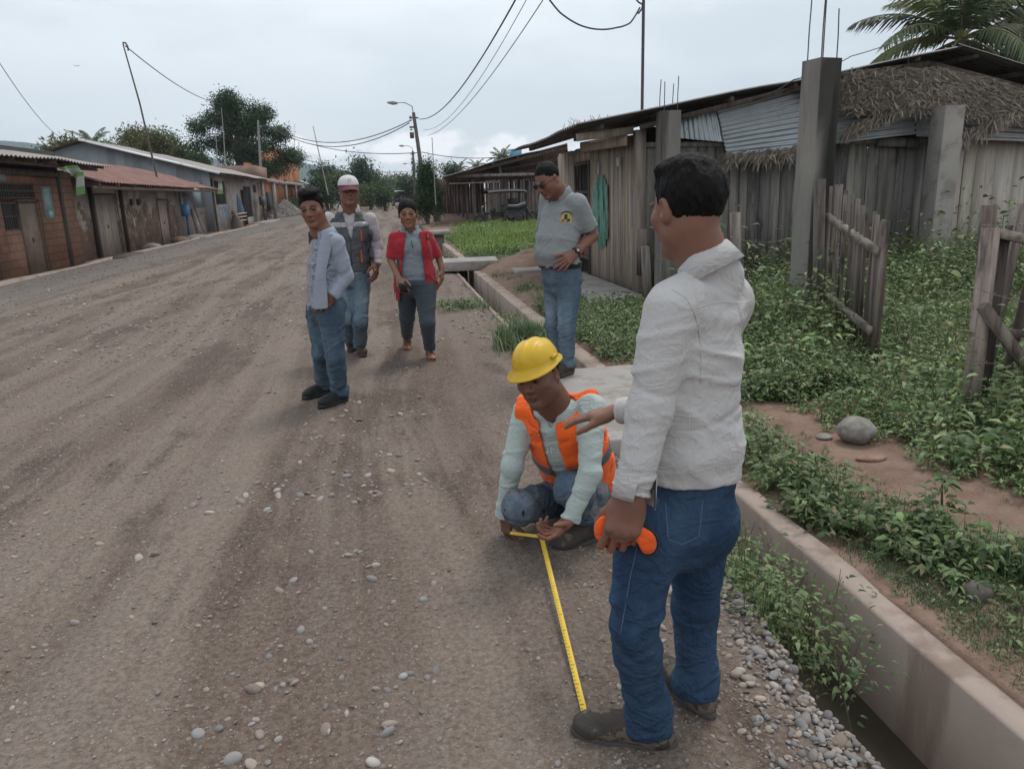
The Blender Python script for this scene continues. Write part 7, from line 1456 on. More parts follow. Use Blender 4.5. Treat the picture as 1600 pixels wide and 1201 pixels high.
# yellow helmet
YEL = NT('yellow_plastic'); YEL = YEL.fin(YEL.mix(YEL.rng(YEL.noise(7, None, 6, .7), .5, .75, 0, .5), (.60, .37, .010), (.42, .28, .04)), .42, YEL.bump(YEL.noise(40), .05, .002), spec=.5)
hm = thing('safety_helmet', 'yellow hard hat on the head of the crouching worker', 'helmet', HC)
Rk = frame((-.60, -.78, -.16), (-.20, .06, 1)); HO = HC+Rk @ V3(0, -.010, .056)
rows = []; n = 64
for i in range(18):
    t_ = i/17; ph = t_*math.pi/2; r0 = []
    for j in range(n+1):
        a = 2*math.pi*j/n; ex = math.cos(ph)**.82; x = .093*math.sin(a)*ex; y = (.114*math.cos(a)-.006)*ex; z = .097*math.sin(ph)**.95
        rd = 1+.045*max(0, 1-(x/.012)**2)*(z/.097 > .35)+.035*max(0, 1-((abs(x)-.042)/.010)**2)*(z/.097 > .45)*(1 if y > -.09 else 0)
        r0.append(HO+Rk @ V3(x*rd, y*rd, z*rd))
    rows.append(r0)
MB().grid(np.array(rows)[:, ::-1]).build('shell', YEL, hm, True)
rows = []
for k, (e, dz) in enumerate(((0., .012), (.0, -.004), (1., -.010), (1.03, -.014), (.98, -.017), (.0, -.011))):
    r0 = []
    for j in range(n+1):
        a = 2*math.pi*j/n; br = .012+.036*max(0, math.cos(a))**1.5+.004*max(0, -math.cos(a)); dr = -.012*max(0, math.cos(a))*e; r0.append(HO+Rk @ V3((.093+br*e)*math.sin(a), (.114+br*e)*math.cos(a)-.006, dz+dr))
    rows.append(r0)
MB().grid(np.array(rows)).build('brim', YEL, hm, True)
for s_ in (-1, 1): MB().box((s_*.096-.006, -.02, .01), (s_*.096+.006, .02, .024), R=Rk, c=HO).build('side_slot', YEL, hm)
# measuring tape
TAPE = NT('yellow_tape'); TAPE = TAPE.fin(TAPE.mix(TAPE.rng(TAPE.vor(90, None, 'F1'), .0, .25, .35, 0), (.70, .47, .05), (.25, .18, .04)), .6)
tp = thing('measuring_tape', 'yellow measuring tape stretched along the ground from the crouching worker to the boot', 'measuring tape', (0.514, 2.367, 0.000))
def ribbon(a, b, w0, w1, upv, sag=0., n=30, wob=.0):
    a = np.array(a, float); b = np.array(b, float); d = nrm(b-a); s_ = nrm(np.cross(d, upv)); rows = []
    for i in range(n):
        t_ = i/(n-1); p = a+(b-a)*t_; p = p+V3(0, 0, -sag*4*t_*(1-t_)); w = (w0+(w1-w0)*t_)/2; p = p+s_*wob*math.sin(t_*5); rows.append([p-s_*w, p+s_*w, p+s_*w+nrm(upv)*-.0008, p-s_*w+nrm(upv)*-.0008])
    return np.array(rows)
a0 = V3(*(0.446, 3.120, 0.077)); a0[2] = max(a0[2], .035); a1 = V3(*(0.561, 2.980, 0.111)); a2 = V3(*(0.480, 1.898, 0.000)); a2[2] = .020
MB().grid(ribbon(a0, a1, .015, .015, (0, -.7, .7))).build('tape_end', TAPE, tp); MB().grid(ribbon(a1, a2, .019, .019, (0, -.2, 1), .0)).build('tape_blade', TAPE, tp)
b = MB(); s_ = nrm(np.cross(a2-a1, (0, 0, 1)))
for k in range(60): p = a1+(a2-a1)*(k+.5)/60+V3(0, 0, .0012); l = .014 if k % 5 == 0 else .007; q = p+s_*.0088; b.box((-.0006, -.0006, 0), (.0006, .0006, .0004), c=q) if False else b.beam(q, q-s_*l, .0012, .0005)
b.build('tick_marks', BLK, tp)
# ---------- 3: young man in open pale blue shirt ----------
SKA = np.array(GEN)*[.95, .92, .90]
root = thing('person', 'young man in open pale striped shirt over grey tee, hand in pocket, looking back', 'person', ((-0.529, 5.865, 0.000)[0], (-0.529, 5.865, 0.000)[1], 0))
J = skeleton((-.28, .96, 0), (-.96, -.28, 0), pel=(-0.502, 5.970, 0.749), hip_l=(-0.459, 5.890, 0.689), hip_r=(-0.557, 6.040, 0.682), knee_l=(-0.452, 5.840, 0.364), knee_r=(-0.564, 6.020, 0.375), ank_l=(-0.449, 5.899, 0.000), ank_r=(-0.587, 6.200, 0.000),
    sh_l=(-0.375, 5.830, 1.231), sh_r=(-0.526, 6.120, 1.231), elb_l=(-0.320, 5.860, 0.974), wr_l=(-0.436, 5.800, 0.840), elb_r=(-0.539, 6.200, 0.960), wr_r=(-0.584, 6.100, 0.800))
J['ank_l'][2] = .10; J['ank_r'][2] = .10
HC = V3(*(-0.522, 5.900, 1.473)); NK = V3(*(-0.478, 5.950, 1.304))
Rh, hp = build_head(root, HC, (-.20, -.97, -.12), (-.10, 0, 1), NK, .064, SKA, .0045, style='quiff', sc=1.10, seed=3, thick=.010, hh=.005)
hl = frame(np.array((-0.511, 5.790, 0.765))-np.array((-0.436, 5.800, 0.840)), up=(.3, -.9, .3)); lh = hand_mesh(J['wr_l'], hl, 1, J['elb_l'], .034, SKA*.8, .004, curl=(20, 30, 20), tcurl=(8, 10), tdir=(-.3, .85, .1), sc=1.1)
join('body', [hp, lh, core(None, .018, SKA, [(torso([(J['pel'], .12, .09), (V3(*(-0.468, 5.970, 1.123)), .13, .09)], J['side'], J['front']), .03), (cap(V3(*(-0.473, 5.970, 1.123)), NK, .08, .055), .03)]+[(cap(J[a+s_], J[b+s_], .045, .035), .02) for s_ in 'lr' for a, b in (('hip_', 'knee_'), ('knee_', 'ank_'), ('sh_', 'elb_'))], (-.95, 5.4, 0), (.1, 6.6, 1.5))], SKIN, root)
TEE = fabric('grey_tee', (.26, .265, .265), .08, 8, 900, .1)
def torA(o, am, c0=0): return torso([(V3(*(-0.521, 5.970, 0.706)), .155+o, .120+o), (V3(*(-0.509, 5.970, 0.885)), .150+o, .120+o), (V3(*(-0.482, 5.970, 1.076)), .155+o, .115+o), (V3(*(-0.456, 5.970, 1.208)), .155+o, .10+o), (V3(*(-0.454, 5.960, 1.274)), .10+o, .075+o), (NK+V3(0, 0, .01), .066+o, .066+o)], J['side'], J['front'], (am, 18, 6, 18, (.1, .1, 1)))
garment('tee', TEE, root, [(torA(0, .006), .03)], .008, [(NK+V3(0, 0, .02), (-.25, -.1, 1)), (V3(*(-0.518, 5.970, 0.730)), (0, 0, -1))])
SHA = fabric('pale_blue_striped_shirt', (.24, .275, .35), .05, 6, 900, .1, stripes=(55, (.36, .38, .43), 'X'))
def openA(X_, Y_, Z_):
    x, y = X_-NK[0], Y_-NK[1]; a = x*J['side'][0]+y*J['side'][1]; f = x*J['front'][0]+y*J['front'][1]; return np.where(f > .0, (a+.065+.0*Z_)*1., -1.)   # the near half covers, the far half hangs open
sh = garment('open_shirt', SHA, root, [(torA(.014, .007), .03)]+arm(J, 'l', (.066, .056, .044), .008, 41, ext=-.02)+[(cap(J['sh_r'], J['elb_r'], .058, .050), .03)], .008, [(NK+V3(0, 0, .015), (-.2, -.1, 1)), (V3(*(-0.516, 5.970, 0.759)), (.1, 0, -1))], [near_cut(J['wr_l'], J['wr_l']-J['elb_l'], .1), openA], subs=[(torA(.004, .004), .003)])
# long hanging front panel and collar
rows = []
for i in range(16):
    f = i/15; p = V3(*(-0.422, 5.790, 1.290))*(1-f)+V3(*(-0.522, 5.750, 0.761))*f; w = .040+.014*f+.006*math.sin(f*9); d = nrm(V3(.9, -.2, .0)); p = p+V3(-.022*math.sin(f*3.1), -.02*math.sin(f*3.1), 0)
    rows.append([p-d*w*.9+V3(0, -.006, 0), p-d*w*.3+V3(0, -.016-.006*math.sin(f*14), 0), p+d*w*.4+V3(0, -.006+.006*math.sin(f*11), 0), p+d*w+V3(0, .014, 0)])
b = MB(); b.grid(np.array(rows)); b.grid(np.array(rows)[:, ::-1]+V3(0, .006, 0)); b.build('front_panel', SHA, sh, True)
collar('shirt_collar', SHA, root, NK+V3(0, 0, -.004), (-.15, -.1, 1), .088, .098, .036, (-.8, -.6, 0), 1.9, flap=1.2)
DENA = denim('faded_blue_denim', (.060, .095, .135), (.15, .195, .235), .65)
trousers('jeans', J, DENA, root, .0075, V3(*(-0.507, 5.970, 0.798)), (.102, .076, .068), .011, (.165, .135), knee_fade(J, .8, .5), seat=(J['pel']-J['front']*.04, (.12, .11, .10)))
for a, tdx in (('l', (-0.601, 5.738, 0.000)), ('r', (-0.717, 6.075, 0.000))):
    A = J['ank_'+a]; shoe('sneaker', (A[0], A[1], .003), nrm(V3(tdx[0]-A[0], tdx[1]-A[1], 0)), 0, BLACKSHOE, BLKSOLE, root, .285, .05, h=.008)
# ---------- 4: man in cap and grey vest ----------
SKC = np.array(GEN)*[1.0, .98, .98]
root = thing('person', 'man in white cap, glasses and grey utility vest walking behind the young man', 'person', ((-0.345, 7.550, 0.000)[0], (-0.345, 7.550, 0.000)[1], 0))
J = skeleton((-1, -.05, 0), (.05, -1, 0), pel=(-0.360, 7.600, 0.812), hip_l=(-0.279, 7.580, 0.749), hip_r=(-0.433, 7.620, 0.752), knee_l=(-0.311, 7.480, 0.391), knee_r=(-0.438, 7.600, 0.393), ank_l=(-0.346, 7.806, 0.000), ank_r=(-0.443, 8.000, 0.076),
    sh_l=(-0.148, 7.600, 1.336), sh_r=(-0.537, 7.620, 1.339), elb_l=(-0.096, 7.640, 1.078), wr_l=(-0.120, 7.520, 0.906), elb_r=(-0.611, 7.700, 1.049), wr_r=(-0.586, 7.600, 0.854))
J['ank_l'][2] = .10
HC = V3(*(-0.319, 7.500, 1.601)); NK = V3(*(-0.334, 7.600, 1.414))
Rh, hp = build_head(root, HC, (.14, -1, -.02), (0, 0, 1), NK, .066, SKC, .005, style='short', sc=1.10, seed=5, thick=.005, jowl=.004, hh=.006)
hl = frame(np.array((-0.136, 7.420, 0.758))-np.array((-0.120, 7.520, 0.906)), up=(.85, -.5, 0)); lh = hand_mesh(J['wr_l'], hl, 1, J['elb_l'], .034, SKC*.8, .0045, curl=(20, 30, 20), sc=1.12)
hr = frame((0, -.2, -1), up=(-1, 0, 0)); rh = hand_mesh(J['wr_r'], hr, -1, J['elb_r'], .034, SKC, .005, curl=(20, 30, 20), sc=1.1)
join('body', [hp, lh, rh, core(None, .02, SKC, [(torso([(J['pel'], .12, .09), (V3(*(-0.351, 7.600, 1.207)), .13, .09)], J['side'], J['front']), .03), (cap(V3(*(-0.351, 7.600, 1.207)), NK, .08, .055), .03)]+[(cap(J[a+s_], J[b+s_], .045, .035), .02) for s_ in 'lr' for a, b in (('hip_', 'knee_'), ('knee_', 'ank_'), ('sh_', 'elb_'))], (-.9, 7, 0), (.3, 8.4, 1.7))], SKIN, root)
def torC(o, am): return torso([(V3(*(-0.369, 7.600, 0.776)), .175+o, .125+o), (V3(*(-0.365, 7.600, 0.966)), .175+o, .130+o), (V3(*(-0.354, 7.600, 1.177)), .180+o, .125+o), (V3(*(-0.342, 7.600, 1.308)), .175+o, .10+o), (V3(*(-0.337, 7.600, 1.379)), .11+o, .08+o), (NK+V3(0, 0, .02), .066+o, .066+o)], J['side'], J['front'], (am, 18, 6, 28, (.2, .1, 1)))
SHC = fabric('white_pink_shirt', (.42, .395, .41), .05, 6, 900, .1)
garment('long_sleeved_shirt', SHC, root, [(torC(0, .006), .03)]+arm(J, 'l', (.066, .054, .042), .009, 51, ext=-.01)+arm(J, 'r', (.070, .058, .044), .011, 52, ext=-.01), .009, [(NK+V3(0, 0, .012), (0, -.3, 1)), (V3(*(-0.366, 7.600, 0.806)), (0, 0, -1))], [near_cut(J['wr_l'], J['wr_l']-J['elb_l'], .1), near_cut(J['wr_r'], J['wr_r']-J['elb_r'], .1)], subs=[(cap(NK+V3(0, -.11, -.06), NK+V3(0, -.03, .04), .006, .035), .01)])
collar('shirt_collar', SHC, root, NK+V3(0, 0, .02), (0, 0, 1), .078, .086, .05, (0, -1, 0), 1.3, flap=.9)
GV = fabric('grey_vest_cloth', (.085, .088, .095), .1, 8, 700, .15)
def vC(X_, Y_, Z_):
    a = np.abs(X_-NK[0]); v_ = np.where(Y_ < NK[1], np.interp(Z_-NK[2], [-.26, -.04, .06], [.0, .052, .062])-a-.0, -1.); v_ = np.where(Z_ < NK[2]-.26, np.where(Y_ < NK[1], .003-a, -1.), v_); return np.maximum(v_, a-np.interp(Z_-NK[2], [-.6, -.26, -.2, -.05, .1], [.5, .5, .20, .195, .18]))
vs = garment('utility_vest', GV, root, [(torC(.02, .008), .03)], .009, [(NK+V3(0, 0, .005), (0, -.1, 1)), (V3(*(-0.369, 7.600, 0.850)), (0, 0, -1))], [vC], subs=[(torC(.006, .004), .003)])
TPE = fabric('silver_reflective_band', (.36, .37, .39), .06, 8, 500, .1, .4); band('reflective_tape', TPE, vs, lambda o: torC(o, .008), .025, -.145, -.098, NK, (0, 0, 1), .008, vC)
OPI = fabric('orange_piping', (.55, .11, .05), .1, 8)
def patch(o, C, w, hgt, m, name, parent, dirv=(0, 1, 0), lift=.01, n=6, up=(0, 0, 1)):
    bt = __import__('mathutils').bvhtree.BVHTree.FromPolygons([v.co[:] for v in o.data.vertices], [p.vertices[:] for p in o.data.polygons]); dv = nrm(dirv); sx = nrm(np.cross(dv, up)); uz = np.cross(sx, dv); G_ = []
    for i in range(n):
        r0 = []
        for j in range(n):
            p = np.array(C)+sx*(w*(i/(n-1)-.5))+uz*(hgt*(j/(n-1)-.5)); h = bt.ray_cast(Vector(p-dv*.6), Vector(dv)); q = np.array(h[0]) if h[0] is not None else p; r0.append(q-dv*lift)
        G_.append(r0)
    G_ = np.array(G_); b = MB(); b.grid(G_); lo_ = G_+dv*(lift+.004)
    for e in ((G_[0], lo_[0]), (lo_[-1], G_[-1]), (lo_[:, 0], G_[:, 0]), (G_[:, -1], lo_[:, -1])): b.grid(np.array(e))
    return b.build(name, m, parent)
for px, py, w, hh_ in ((575, 400, .11, .13), (522, 400, .10, .13), (574, 368, .10, .11), (524, 366, .09, .09)):
    C = K_(px, py, 7.45); pk_ = patch(vs, C, w, hh_, GV, 'pocket', vs, (0, 1, 0), .012); patch(vs, V3(*C)+V3(-w/2-.006, 0, 0), .012, hh_*.9, OPI, 'piping', pk_, (0, 1, 0), .014)
seam('zip', vs, lerp((-0.335, 7.450, 1.184), (-0.355, 7.450, 0.869), 10), .004, simple('zip_dark', (.03, .03, .03), .6))
DENC = denim('light_blue_denim', (.11, .155, .20), (.21, .255, .29), .6)
trousers('jeans', J, DENC, root, .009, V3(*(-0.361, 7.600, 0.874)), (.092, .074, .064), .010, (.165, .125), knee_fade(J, .8, .5))
BRN = fabric('brown_leather', (.055, .042, .035), .3, 14, 300, .3, .6, 0)
shoe('boot', (J['ank_l'][0], J['ank_l'][1], .003), nrm(V3(.15, -1, 0)), 0, BRN, SOLE, root, .28, .05, h=.009); shoe('boot', (J['ank_r'][0], J['ank_r'][1]-.02, J['ank_r'][2]-.10), nrm(V3(0, -1, 0)), -52, BRN, SOLE, root, .28, .05, h=.009)
glasses(root, HC, Rh, 1.10)
cp = thing('cap', 'white and maroon cap on the head of the man in the grey vest', 'cap', HC)
CW = fabric('white_cap_cloth', (.58, .56, .57), .05, 8); CM = fabric('maroon_cap_cloth', (.12, .03, .04), .1, 8); T = lambda p: (np.array(p)*1.12) @ Rh.T+HC
rows = [[T((.086*math.sin(2*math.pi*j/32)*math.cos(q)**.8, (.104*math.cos(2*math.pi*j/32))*math.cos(q)**.8-.012, .040+.086*math.sin(q)**.95)) for j in range(33)] for q in np.linspace(0, math.pi/2, 12)]
MB().grid(np.array(rows)[:, ::-1]).build('crown', CW, cp, True)
rows = [[T((.0875*math.sin(a), .1055*math.cos(a)-.012, z)) for a in np.linspace(0, 2*math.pi, 33)] for z in (.032, .046)]; MB().grid(np.array(rows)[:, ::-1]).build('band', CM, cp, True)
rows = [[T((.088*math.sin(a)*(1-.05*r), (.100+.085*r)*math.cos(a)-.012+.0*r, .046-.032*r-.018*abs(math.sin(a))**2)) for a in np.linspace(-1.25, 1.25, 20)] for r in np.linspace(0, 1, 6)]; R2 = np.array(rows); b = MB(); b.grid(R2); b.grid((R2-V3(0, 0, .006))[:, ::-1]); b.grid(np.array([R2[-1], R2[-1]-V3(0, 0, .006)])); b.build('visor', CM, cp, True)
MB().lathe([(0, .004), (.008, .003), (.008, 0)], 8, tuple(T((0, -.012, .125)))).build('button', CW, cp)
eb = MB(); [eb.tube([T((.0+.012*math.cos(a), .098, .085+.010*math.sin(a))) for a in np.linspace(0, 6.28, 12)], .002, 4)]; eb.build('emblem', CM, cp)
# ---------- 5: woman in red cardigan ----------
SKW = np.array(GEN)*[1.12, 1.08, 1.05]
root = thing('person', 'woman in red cardigan, grey polo shirt and dark trousers walking toward us', 'person', ((0.245, 7.419, 0.000)[0], (0.245, 7.419, 0.000)[1], 0))
J = skeleton((-1, 0.02, 0), (-.02, -1, 0), pel=(0.240, 7.350, 0.734), hip_l=(0.318, 7.300, 0.675), hip_r=(0.159, 7.400, 0.672), knee_l=(0.316, 7.150, 0.375), knee_r=(0.137, 7.500, 0.387), ank_l=(0.328, 7.330, 0.000), ank_r=(0.130, 7.953, 0.000),
    sh_l=(0.369, 7.350, 1.165), sh_r=(0.066, 7.350, 1.166), elb_l=(0.469, 7.400, 0.972), wr_l=(0.493, 7.340, 0.831), elb_r=(0.022, 7.330, 0.963), wr_r=(0.078, 7.160, 0.799))
J['ank_l'][2] = .10; J['ank_r'][2] = .12
HC = V3(*(0.202, 7.280, 1.378)); NK = V3(*(0.218, 7.360, 1.223))
Rh, hp = build_head(root, HC, (-.03, -1, -.08), (-.04, 0, 1), NK, .050, SKW, .0045, style='bun', sc=1.05, seed=7, thick=.010, female=True, hh=.005)
hl = frame(np.array((0.477, 7.300, 0.703))-np.array((0.493, 7.340, 0.831)), up=(.9, -.3, 0)); lh = hand_mesh(J['wr_l'], hl, 1, J['elb_l'], .036, SKW*.9, .0042, curl=(18, 25, 18))
hr = frame(np.array((0.100, 7.080, 0.713))-np.array((0.078, 7.160, 0.799)), up=(-.5, -.7, .3)); rh = hand_mesh(J['wr_r'], hr, -1, J['elb_r'], .036, SKW, .0042, curl=(30, 40, 25))
join('body', [hp, lh, rh, core(None, .009, SKW, [(torso([(J['pel'], .12, .09), (V3(*(0.224, 7.360, 1.034)), .10, .08)], J['side'], J['front']), .03), (cap(V3(*(0.222, 7.360, 1.105)), NK, .08, .05), .03)]+[(cap(J[a+s_], J[b+s_], .045, .032), .02) for s_ in 'lr' for a, b in (('hip_', 'knee_'), ('knee_', 'ank_'))]+[(cap(J['sh_'+s_], J['elb_'+s_], .040, .038), .02) for s_ in 'lr'], (-.3, 6.8, 0.02), (.9, 8.1, 1.5))], SKIN, root)
def torW(o, am): return torso([(V3(*(0.243, 7.350, 0.686)), .182+o, .130+o), (V3(*(0.234, 7.350, 0.837)), .168+o, .125+o), (V3(*(0.226, 7.350, 0.987)), .152+o, .118+o), (V3(*(0.222, 7.350, 1.106)), .150+o, .118+o), (V3(*(0.221, 7.360, 1.182)), .135+o, .09+o), (V3(*(0.218, 7.360, 1.223)), .09+o, .07+o), (NK+V3(0, 0, .03), .056+o, .056+o)], J['side'], J['front'], (am, 18, 6, 38, (.2, .1, 1)))
PW_ = fabric('grey_blue_polo', (.20, .225, .255), .06, 8, 900, .1)
bust = [(ell(V3(*(0.158, 7.270, 1.067)), (.058, .05, .055)), .03), (ell(V3(*(0.287, 7.270, 1.061)), (.058, .05, .055)), .03)]
pw = garment('polo_shirt', PW_, root, [(torW(0, .004), .03)]+bust, .008, [(NK+V3(0, 0, .02), (0, -.3, 1)), (V3(*(0.238, 7.350, 0.710)), (0, 0, -1))], subs=[(cap(NK+V3(0, -.10, -.05), NK+V3(0, -.03, .04), .008, .04), .01)])
collar('polo_collar', PW_, root, NK+V3(0, 0, .016), (0, 0, 1), .064, .072, .045, (0, -1, 0), 1.3, flap=.8)
seam('placket', pw, lerp((0.220, 7.200, 1.150), (0.226, 7.200, 1.068), 5), .004, simple('dark_placket', (.05, .05, .06), .8))
CREST_Y = simple('crest_gold', (.42, .33, .10), .8, .3, 60, vc=False); CREST_K = simple('crest_black', (.03, .03, .03), .8, .1, 60, vc=False); CREST_R = simple('crest_red', (.30, .05, .04), .8, .1, 60, vc=False)
def crest(o, C, dirv, s_, parent):
    dv = nrm(dirv); p = patch(o, C, .050*s_, .058*s_, CREST_Y, 'crest', parent, dv, .003, 4); sx = nrm(np.cross(dv, (0, 0, 1)))
    patch(o, np.array(C)+V3(0, 0, .008*s_), .016*s_, .032*s_, CREST_K, 'crest_figure', p, dv, .005, 3); patch(o, np.array(C)+sx*.014*s_-V3(0, 0, .012*s_), .012*s_, .018*s_, CREST_K, 'crest_figure', p, dv, .005, 3); patch(o, np.array(C)-sx*.014*s_-V3(0, 0, .012*s_), .012*s_, .018*s_, CREST_R, 'crest_figure', p, dv, .005, 3)
    bt = __import__('mathutils').bvhtree.BVHTree.FromPolygons([v.co[:] for v in o.data.vertices], [q.vertices[:] for q in o.data.polygons]); out = []
    for a in np.linspace(.3, 2.84, 9):
        q = np.array(C)+sx*.030*s_*math.cos(a)+V3(0, 0, .012*s_+.030*s_*math.sin(a)); h = bt.ray_cast(Vector(q-dv*.5), Vector(dv)); out.append(np.array(h[0] if h[0] is not None else q)-dv*.003)
    MB().tube(out, .003*s_, 4).build('crest_arc', CREST_K, p)
crest(pw, K_(666, 371, 7.2), (0, 1, 0), 1., pw)
RED = fabric('red_knit', (.32, .018, .032), .1, 9, 300, .5, .9, .2)
def cW(X_, Y_, Z_): a = X_-(NK[0]+.018-.05*(NK[2]-Z_)); return np.where(Y_ < NK[1]+.04, np.interp(NK[2]-Z_, [-.05, .1, .3, .5, .8], [.052, .074, .10, .118, .135])-np.abs(a), -1.)
cg = garment('cardigan', RED, root, [(torW(.026, .006), .03), (ell(V3(*(0.135, 7.290, 1.067)), (.072, .07, .075)), .04), (ell(V3(*(0.318, 7.290, 1.058)), (.072, .07, .075)), .04), (torso([(V3(*(0.216, 7.400, 0.528)), .19, .13), (V3(*(0.233, 7.380, 0.804)), .18, .135)], J['side'], J['front'], (.010, 5, 16, 5, (0, 0, 1))), .03)]+[(cap(J['sh_'+s_], J['sh_'+s_]*.10+J['elb_'+s_]*.9+V3(0, 0, -.03), .056, .060, (.006, 16, 12, 61, .4, .8, .5)), .035) for s_ in 'lr'], .008, [(NK+V3(0, 0, .0), (0, -.1, 1)), (V3(*(0.219, 7.400, 0.571)), (0, 0, -1))], [cW, near_cut(J['sh_l']*.06+J['elb_l']*.94, J['elb_l']-J['sh_l'], .12), near_cut(J['sh_r']*.06+J['elb_r']*.94, J['elb_r']-J['sh_r'], .12)], subs=[(torW(.010, .004), .004)])
TRW = fabric('charcoal_trousers', (.050, .062, .075), .12, 10, 700, .1)
trousers('trousers', J, TRW, root, .008, V3(*(0.242, 7.350, 0.771)), (.108, .074, .052), .006, (.185, .135), None, ankle_lift=.03)
SAND = fabric('tan_sandal', (.20, .095, .05), .15, 14, 300, .2, .6, 0)
for a, d_ in (('l', (.1, -1, 0)), ('r', (-.05, -1, 0))):
    A = J['ank_'+a]; td = nrm(d_); R_ = rotm(x=0 if a == 'l' else -14, z=math.degrees(math.atan2(-td[0], td[1]))); O = V3(A[0], A[1], .022 if a == 'l' else .045)
    v = Vol((-.06, -.08, -.02), (.06, .20, .13), .005); v.add(cap((0, -.02, .028), (0, .11, .022), .026, .026), .02).add(ell((0, .125, .018), (.040, .045, .015)), .02).add(cap((0, -.01, .03), (0, -.005, .11), .028, .030), .02)
    for i in range(5): v.add(cap((-.03+.015*i, .14, .015), (-.032+.016*i, .175-.006*abs(i-1), .012), .0085, .007), .003)
    P, F = v.mesh(); ft = join('foot', [(P @ R_.T+O, F, np.tile(SKW*1.0, (len(P), 1)))], SKIN, root)
    sb = MB(); n = 24; t_ = np.linspace(0, 2*math.pi, n, endpoint=False); base = np.stack([.043*np.sin(t_)*np.where(np.cos(t_) > 0, 1.05, .8), .058+.128*np.cos(t_), 0*t_], 1); rr = np.array([np.concatenate([base+[0, 0, z_], (base+[0, 0, z_])[:1]]) for z_ in (-.030, .004)]); sb.grid(rr @ R_.T+O); sb.add((base+[0, 0, .002]) @ R_.T+O, [[list(range(n))[::-1]]])
    for y0, z0, w in ((.125, .040, .036), (.105, .046, .034), (.085, .054, .033), (.06, .066, .032), (.0, .075, .034)): sb.tube(np.array([(w*1.1*math.cos(q), y0, .004+z0*math.sin(q)) for q in np.linspace(0, math.pi, 10)]) @ R_.T+O, .006, 5)
    sb.build('sandal', SAND, root)
ph = tag(MB().box((-.034, -.005, -.055), (.034, .005, .055), R=rotm(x=35, z=-20), c=(0.111, 7.030, 0.730)).build('phone', simple('dark_phone', (.02, .02, .022), .25)), 'small dark phone held in the right hand of the woman in red', 'phone')
# ---------- 6: man in grey polo with sunglasses ----------
SKP = np.array(GEN)*[.95, .90, .88]
root = thing('person', 'stout man in grey polo shirt and sunglasses looking down, hand on hip', 'person', ((1.414, 6.177, 0.000)[0], (1.414, 6.177, 0.000)[1], 0))
J = skeleton((-.62, .78, 0), (-.78, -.62, 0), pel=(1.396, 6.200, 0.831), hip_l=(1.435, 6.120, 0.739), hip_r=(1.358, 6.280, 0.740), knee_l=(1.399, 6.080, 0.430), knee_r=(1.336, 6.260, 0.441), ank_l=(1.408, 6.100, 0.073), ank_r=(1.358, 6.240, 0.113),
    sh_l=(1.502, 6.070, 1.435), sh_r=(1.327, 6.340, 1.469), elb_l=(1.643, 6.140, 1.176), wr_l=(1.448, 6.000, 1.042), elb_r=(1.304, 6.450, 1.165), wr_r=(1.325, 6.360, 0.984))
J['ank_l'][2] = .15; J['ank_r'][2] = .15
HC = V3(*(1.270, 6.100, 1.623)); NK = V3(*(1.387, 6.200, 1.507))
Rh, hp = build_head(root, HC, (-.78, -.52, -.52), (-.42, -.2, .9), NK, .070, SKP, .0045, style='recede', sc=1.10, jowl=.010, seed=9, thick=.004, stub=.15, hh=.005)
hl = frame(np.array((1.321, 5.930, 0.959))-np.array((1.448, 6.000, 1.042)), up=(.15, -.95, .25)); lh = hand_mesh(J['wr_l'], hl, 1, J['elb_l'], .046, SKP, .004, curl=(12, 25, 20), spread=7, tcurl=(5, 8), tdir=(.55, .8, -.1), sc=1.12, rw=.031)
join('body', [hp, lh, core(None, .010, SKP, [(torso([(J['pel'], .13, .10), (V3(*(1.415, 6.200, 1.275)), .14, .11)], J['side'], J['front']), .03), (cap(V3(*(1.415, 6.200, 1.300)), NK, .09, .062), .03), (cap(J['sh_l'], J['elb_l'], .056, .047), .02), (cap(J['sh_r'], J['elb_r'], .05, .04), .02)]+[(cap(J[a+s_], J[b+s_], .045, .035), .02) for s_ in 'lr' for a, b in (('hip_', 'knee_'), ('knee_', 'ank_'))], (.9, 5.7, 0.03), (2.1, 6.8, 1.65))], SKIN, root)
def torP(o, am): return torso([(V3(*(1.382, 6.200, 0.926)), .185+o, .155+o), (V3(*(1.353, 6.180, 1.049)), .190+o, .175+o), (V3(*(1.361, 6.180, 1.176)), .185+o, .165+o), (V3(*(1.400, 6.200, 1.351)), .180+o, .135+o), (V3(*(1.420, 6.210, 1.441)), .17+o, .11+o), (V3(*(1.410, 6.210, 1.492)), .11+o, .085+o), (NK+V3(0, 0, .02), .074+o, .07+o)], J['side'], J['front'], (am, 14, 5, 48, (.3, .2, 1)))
PP = fabric('grey_polo', (.235, .25, .26), .05, 8, 900, .1)
el6 = J['sh_l']*.22+J['elb_l']*.78
pp = garment('polo_shirt', PP, root, [(torP(0, .006), .03), (cap(J['sh_l'], J['elb_l'], .082, .072, (.007, 18, 7, 71, .5, .8, .4)), .04), (cap(J['sh_r'], J['elb_r'], .078, .068), .04)], .0075, [(NK+V3(0, 0, .02), (-.3, -.2, 1)), (V3(*(1.382, 6.200, 0.947)), (0, 0, -1))], [near_cut(el6, J['elb_l']-J['sh_l'], .14), near_cut(J['sh_r']*.25+J['elb_r']*.75, J['elb_r']-J['sh_r'], .14)])
collar('polo_collar', PP, root, NK+V3(0, 0, .012), nrm(V3(-.25, -.15, 1)), .082, .090, .05, J['front'], 1.0, flap=.7)
crest(pp, K_(864, 343, 5.9), nrm(V3(.70, .71, 0)), 1.25, pp)
